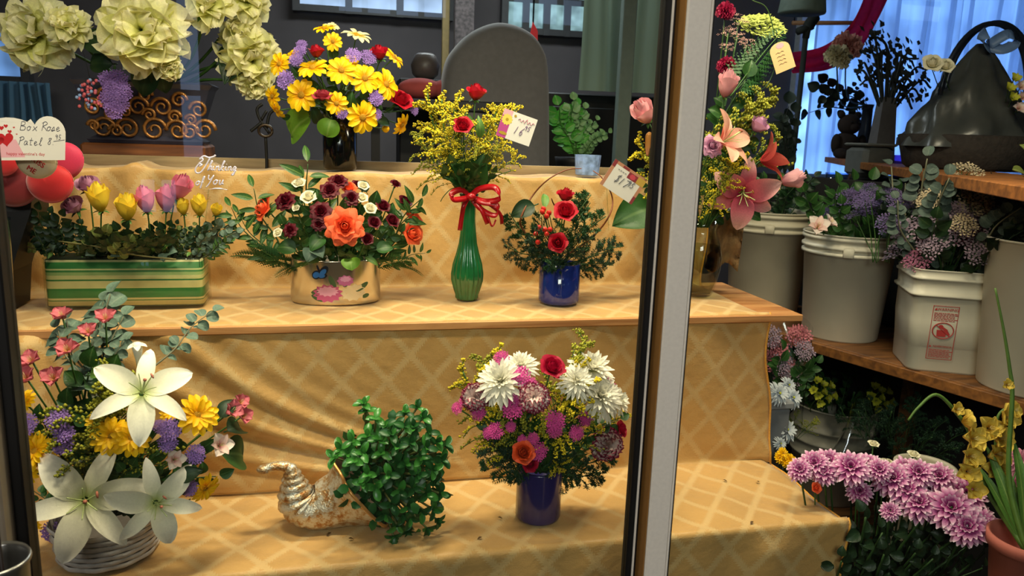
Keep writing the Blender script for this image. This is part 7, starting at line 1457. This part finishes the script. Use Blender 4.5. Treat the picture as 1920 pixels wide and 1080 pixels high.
for i, (tx, ty, pr) in enumerate([(1040, 200, p_gp), (1056, 210, p_gp), (1045, 225, p_gp), (1068, 190, p_gp2), (1090, 205, p_gp2), (1112, 225, p_gp2), (1135, 245, p_gp2), (1075, 200, p_gp), (1100, 232, p_gp2), (1124, 250, p_gp2), (1085, 220, p_gp2), (1062, 232, p_gp)]):
    a = gpn + Vector((0, 0, .0)); p = P(tx, ty, 2.85 + .02 * (i % 3)); put(pr, 'plant_stem', ['pale green leafy stem drooping to the right of the fern pot', 'bright green leafy stem beside the rounded form'][pr is p_gp], 'plant', frame(p - a, (1, 0, 0), a, (p - a).length), ['pale stems of the fern pot', 'bright stems of the fern pot'][pr is p_gp])
# faceted form added on the top shelf for a blue reflection in the glass
p = P(1100, 336, 1.93); k = M_(p, 1); p.z = H + ZT + .004; t = thing('blue_reflection_form', 'faceted glass form standing in for a blue reflection, right end of the top shelf', 'tumbler', p)
b = MB(); lathe(b, [(19 * k, 0), (22 * k, 2 * k), (25 * k, 38 * k), (23 * k, 38 * k), (18 * k, 6 * k), (.001, 5 * k)], 14); b.build('body', mat('blue_reflection', (176, 206, 250), .15, .35, 60, spec=.8, trans=.4), t, False)
# ------------------------------------------------------------------ top left: silk blooms in a carved gilt planter on a console
cn = P(285, 292, 2.2); kx = M_(cn, 1); t = thing('carved_console', 'carved gilt and brown console table behind the gathered cloth at left', 'console', Vector((cn.x, cn.y, 0)))
M_GT = mat('antique_gilt', (170, 118, 62), .35, .3, 30, metal=.6, bump=.4); M_BW = wood('reddish_wood', (142, 84, 40), (86, 46, 22))
b = MB(); box(b, (-110 * kx, -.06, cn.z - .02), (100 * kx, .12, cn.z + 22 * kx), .006); b.build('top_rail', M_BW, t, False)
for x in (-105, 88): b = MB(); lathe(b, [(.02, 0), (.026, .05), (.016, .12), (.022, .5), (.03, cn.z * .6), (.018, cn.z * .8), (.026, cn.z - .021), (.001, cn.z - .021)], 20, Matrix.Translation((x * kx, .03, 0))); b.build('leg', M_BW, t)
def scroll(par, x, z, r, sgn, turns=1.6, w_=5):
    b = MB(); pts = []; n = 30
    for i in range(n):
        g_ = i / (n - 1); a = turns * 2 * math.pi * g_; rr2 = r * (1 - .82 * g_); pts.append(Vector(((x + sgn * (rr2 * math.cos(a) - r)) * kx, -.07, (z + rr2 * math.sin(a)) * kx + cn.z)))
    tube(b, pts, [w_ * kx * (1 - .5 * i / n) for i in range(n)], 7); b.build('scroll', M_GT, par)
gp_ = thing('gilt_planter', 'carved gilt planter with scrolls holding the silk blooms', 'planter', Vector((cn.x, cn.y, cn.z + 22.5 * kx)))
b = MB(); v = []; f = []
prf = [(0, 96, 30), (6, 100, 34), (14, 84, 28), (50, 96, 34), (100, 112, 40), (108, 118, 44), (112, 112, 40), (60, 90, 30)]
for z, a, c in prf: v += [(-a * kx, -c * kx, z * kx), (a * kx, -c * kx, z * kx), (a * kx, c * kx, z * kx), (-a * kx, c * kx, z * kx)]
for i in range(len(prf) - 1):
    for j in range(4): f.append((i * 4 + j, i * 4 + (j + 1) % 4, i * 4 + 4 + (j + 1) % 4, i * 4 + 4 + j))
f.append((3, 2, 1, 0)); f.append(tuple((len(prf) - 1) * 4 + j for j in range(4))); b.add(v, f); b.build('body', mat('smoked_blue_lacquer', (52, 52, 66), .25, .4, 14, spec=.6), gp_, False)
for x, z, r, s_ in [(-70, 26, 20, 1), (-30, 26, 20, -1), (14, 26, 22, 1), (54, 26, 20, -1), (100, 28, 20, 1), (-84, 62, 16, 1), (-10, 66, 18, 1), (30, 66, 18, -1), (92, 64, 16, -1), (74, 24, 16, 1), (-50, 22, 12, -1), (-86, 30, 10, -1), (-56, 50, 12, 1), (-32, 56, 10, -1), (8, 52, 12, -1), (50, 50, 12, 1), (78, 46, 10, -1), (60, 80, 14, 1), (-60, 84, 14, -1), (4, 86, 12, 1)]:
    b = MB(); pts = []
    for i in range(30):
        g_ = i / 29; a = 1.6 * 2 * math.pi * g_; r_ = r * (1 - .82 * g_); zz = z + r_ * math.sin(a); pts.append(Vector(((x + s_ * r_ * math.cos(a)) * kx, -(30 + 10 * zz / 100 + 3) * kx, zz * kx)))
    tube(b, pts, [3.4 * kx * (1 - .5 * i / 30) for i in range(30)], 7); b.build('scroll', M_GT, gp_)
for i in range(7): b = MB(); x = -78 + i * 26; b.add(*petal(22 * kx, 7 * kx, 6, 4, PR_LEAF, 20, -30, .3), frame((0, -1, .2), (0, 0, 1), (x * kx, -34 * kx, 4 * kx))); b.build('acanthus_leaf', M_GT, gp_)
S = Bouquet(280, 90, 2.12, .22, Vector((cn.x, cn.y, cn.z + 110 * kx)), 'silk blooms')
for px, py, d_, lab, dd in [(70, 66, 155, 'cream silk bloom at the far top left', (-.3, -.9, .2)), (128, 48, 90, 'smaller cream silk bloom right of the far left one', (.2, -.9, .5)), (266, 58, 178, 'largest green cream silk bloom, top centre left', (0, -1, .1)), (470, 112, 132, 'tall drooping cream silk bloom beside the yellow daisies', (.3, -.9, -.3)), (452, 66, 86, 'cream silk bloom above the drooping one', (.1, -.8, .6)), (392, 12, 100, 'cream silk bloom cut by the top edge, left of two', (-.1, -.8, .6)), (462, 2, 92, 'cream silk bloom cut by the top edge, right of two', (.2, -.8, .5)), (318, 128, 56, 'small hanging silk bloom below the largest one', (.2, -.8, -.5)), (478, 156, 74, 'ruffled tip of the drooping silk bloom touching the daisies', (.3, -.9, -.5))]:
    S.bloom(p_pe, 'silk_bloom', px, py, d_, lab, 'silk flower', d=dd, sr=.004)
for tip, b0, lab in [((150, 60), (215, 100), 'dark silk leaf between the two left blooms, upper'), ((160, 120), (220, 120), 'dark silk leaf between the two left blooms, lower'), ((205, 20), (225, 100), 'dark silk leaf rising at the top left'), ((262, 185), (290, 110), 'dark green silk leaf hanging below the largest bloom'), ((310, 180), (300, 110), 'second dark silk leaf hanging below the largest bloom'), ((350, 90), (300, 110), 'dark silk leaf right of the largest bloom'), ((100, 130), (60, 70), 'dark silk leaf under the far left bloom'), ((420, 150), (460, 90), 'dark silk leaf left of the drooping bloom')]:
    leaf_at(p_leafd, 'silk_leaf', lab, S.at(*b0, .06), S.at(*tip, .05), (0, -1, .2), 'silk leaves', wide=1.3)
hs = P(215, 122, 2.0)
for i, (px, py) in enumerate([(204, 150), (222, 148), (212, 168), (230, 170), (206, 185), (224, 192), (214, 205)]):
    p = P(px, py, 2.0); put(p_st, 'hanging_statice', 'violet blossom cluster hanging under the largest silk bloom', 'flower', frame((0, -1, -.2), None, p, M_(p, 34), i), 'violet hanging blossoms', hs)
M_BD = [mat('bead_pink', (226, 110, 120), .3, .1), mat('bead_blue', (150, 180, 226), .2, .1)]
bd = P(168, 145, 2.0); t = thing('bead_garland', 'garland of pink and blue beads hanging at left of the gilt planter', 'garland', bd); rz = random.Random(3)
for i in range(46): b = MB(); p = P(168 + rz.gauss(0, 10), 150 + i * 1.2, 2.0 + rz.uniform(-.01, .01)) - bd; blob(b, tuple(p), .0042, 6, 4); b.build('bead', M_BD[i % 3 == 0], t)
b = MB(); tube(b, [Vector((0, 0, .0)), P(168, 205, 2.0) - bd], .0008, 4); tube(b, [Vector((0, 0, 0)), S.at(150, 70, .05) - bd], .0008, 4); b.build('thread', M_BLK, t)
wo = P(498, 245, 2.0); t = thing('black_wire_ornament', 'black wire ornament with a ring at left of the black vase', 'ornament', wo)
for pts in ([(505, 250), (488, 225), (482, 205), (492, 195)], [(490, 230), (478, 240), (470, 246)], [(500, 240), (505, 215), (515, 205)], [(490, 225), (500, 208)], [(498, 255), (500, 300), (500, 324)]):
    b = MB(); tube(b, [q - wo for q in smoothpts([P(x, y, 2.0) for x, y in pts], 5)], .004, 6); b.build('wire', M_BLK, t)
b = MB(); tube(b, [Vector((.016 * math.cos(a * .3142), -.004, .014 * math.sin(a * .3142))) for a in range(21)], .0035, 6); b.build('ring', mat('ring_bronze', (70, 58, 46), .3, .1, metal=.6), t)
# scatter of tiny dry leaf bits on the bottom step
for i, (px, py) in enumerate([(622, 1012), (628, 1016), (640, 985), (905, 968), (1440, 915), (1425, 968), (1330, 895), (1245, 918), (930, 1000)]):
    p = PZ(px, py, ZB + .0042); b = MB(); b.add(*petal(.011, .003, 3, 2, PR_LEAF, 10, -30, .3), frame((0, 0, 1), (math.cos(i * 2), math.sin(i * 2), 0), p)); tag(b.build('leaf_bit', mat('dry_leaf', (90, 64, 30))), 'tiny dry leaf crumb on the bottom step cloth', 'leaf crumb', 'leaf crumbs on the bottom step')
# things of one kind that stand apart: say which one by its order from the left
ORD = 'first second third fourth fifth sixth seventh eighth ninth tenth eleventh twelfth thirteenth fourteenth fifteenth sixteenth seventeenth eighteenth nineteenth twentieth'.split()
NUM = 'zero one two three four five six seven eight nine ten eleven twelve thirteen fourteen fifteen sixteen seventeen eighteen nineteen twenty'.split()
_by = {}
for o in bpy.context.scene.objects:
    if o.parent is None and o.get('label') and o.get('category') in ('flower', 'daisy', 'rose', 'chrysanthemum', 'berry', 'flower bud', 'leaf crumb', 'branch', 'leaf', 'plant', 'silk flower', 'foliage'): _by.setdefault(o['label'], []).append(o)
for lab_, os_ in _by.items():
    if 1 < len(os_) <= (12 if os_[0]['category'] == 'foliage' else 20):
        def colx(o):
            p = o.matrix_basis.translation
            if o.type == 'MESH': p = sum((Vector(c) for c in o.bound_box), Vector()) / 8
            q = p - CAM; return 960 + FPX * q.dot(RT) / q.dot(FW)
        os_.sort(key=colx)
        for i, o in enumerate(os_):
            o['label'] = lab_ + ', %s from the left' % ORD[i]
            if len(o['label'].split()) > 16: print('LONG', o['label'])
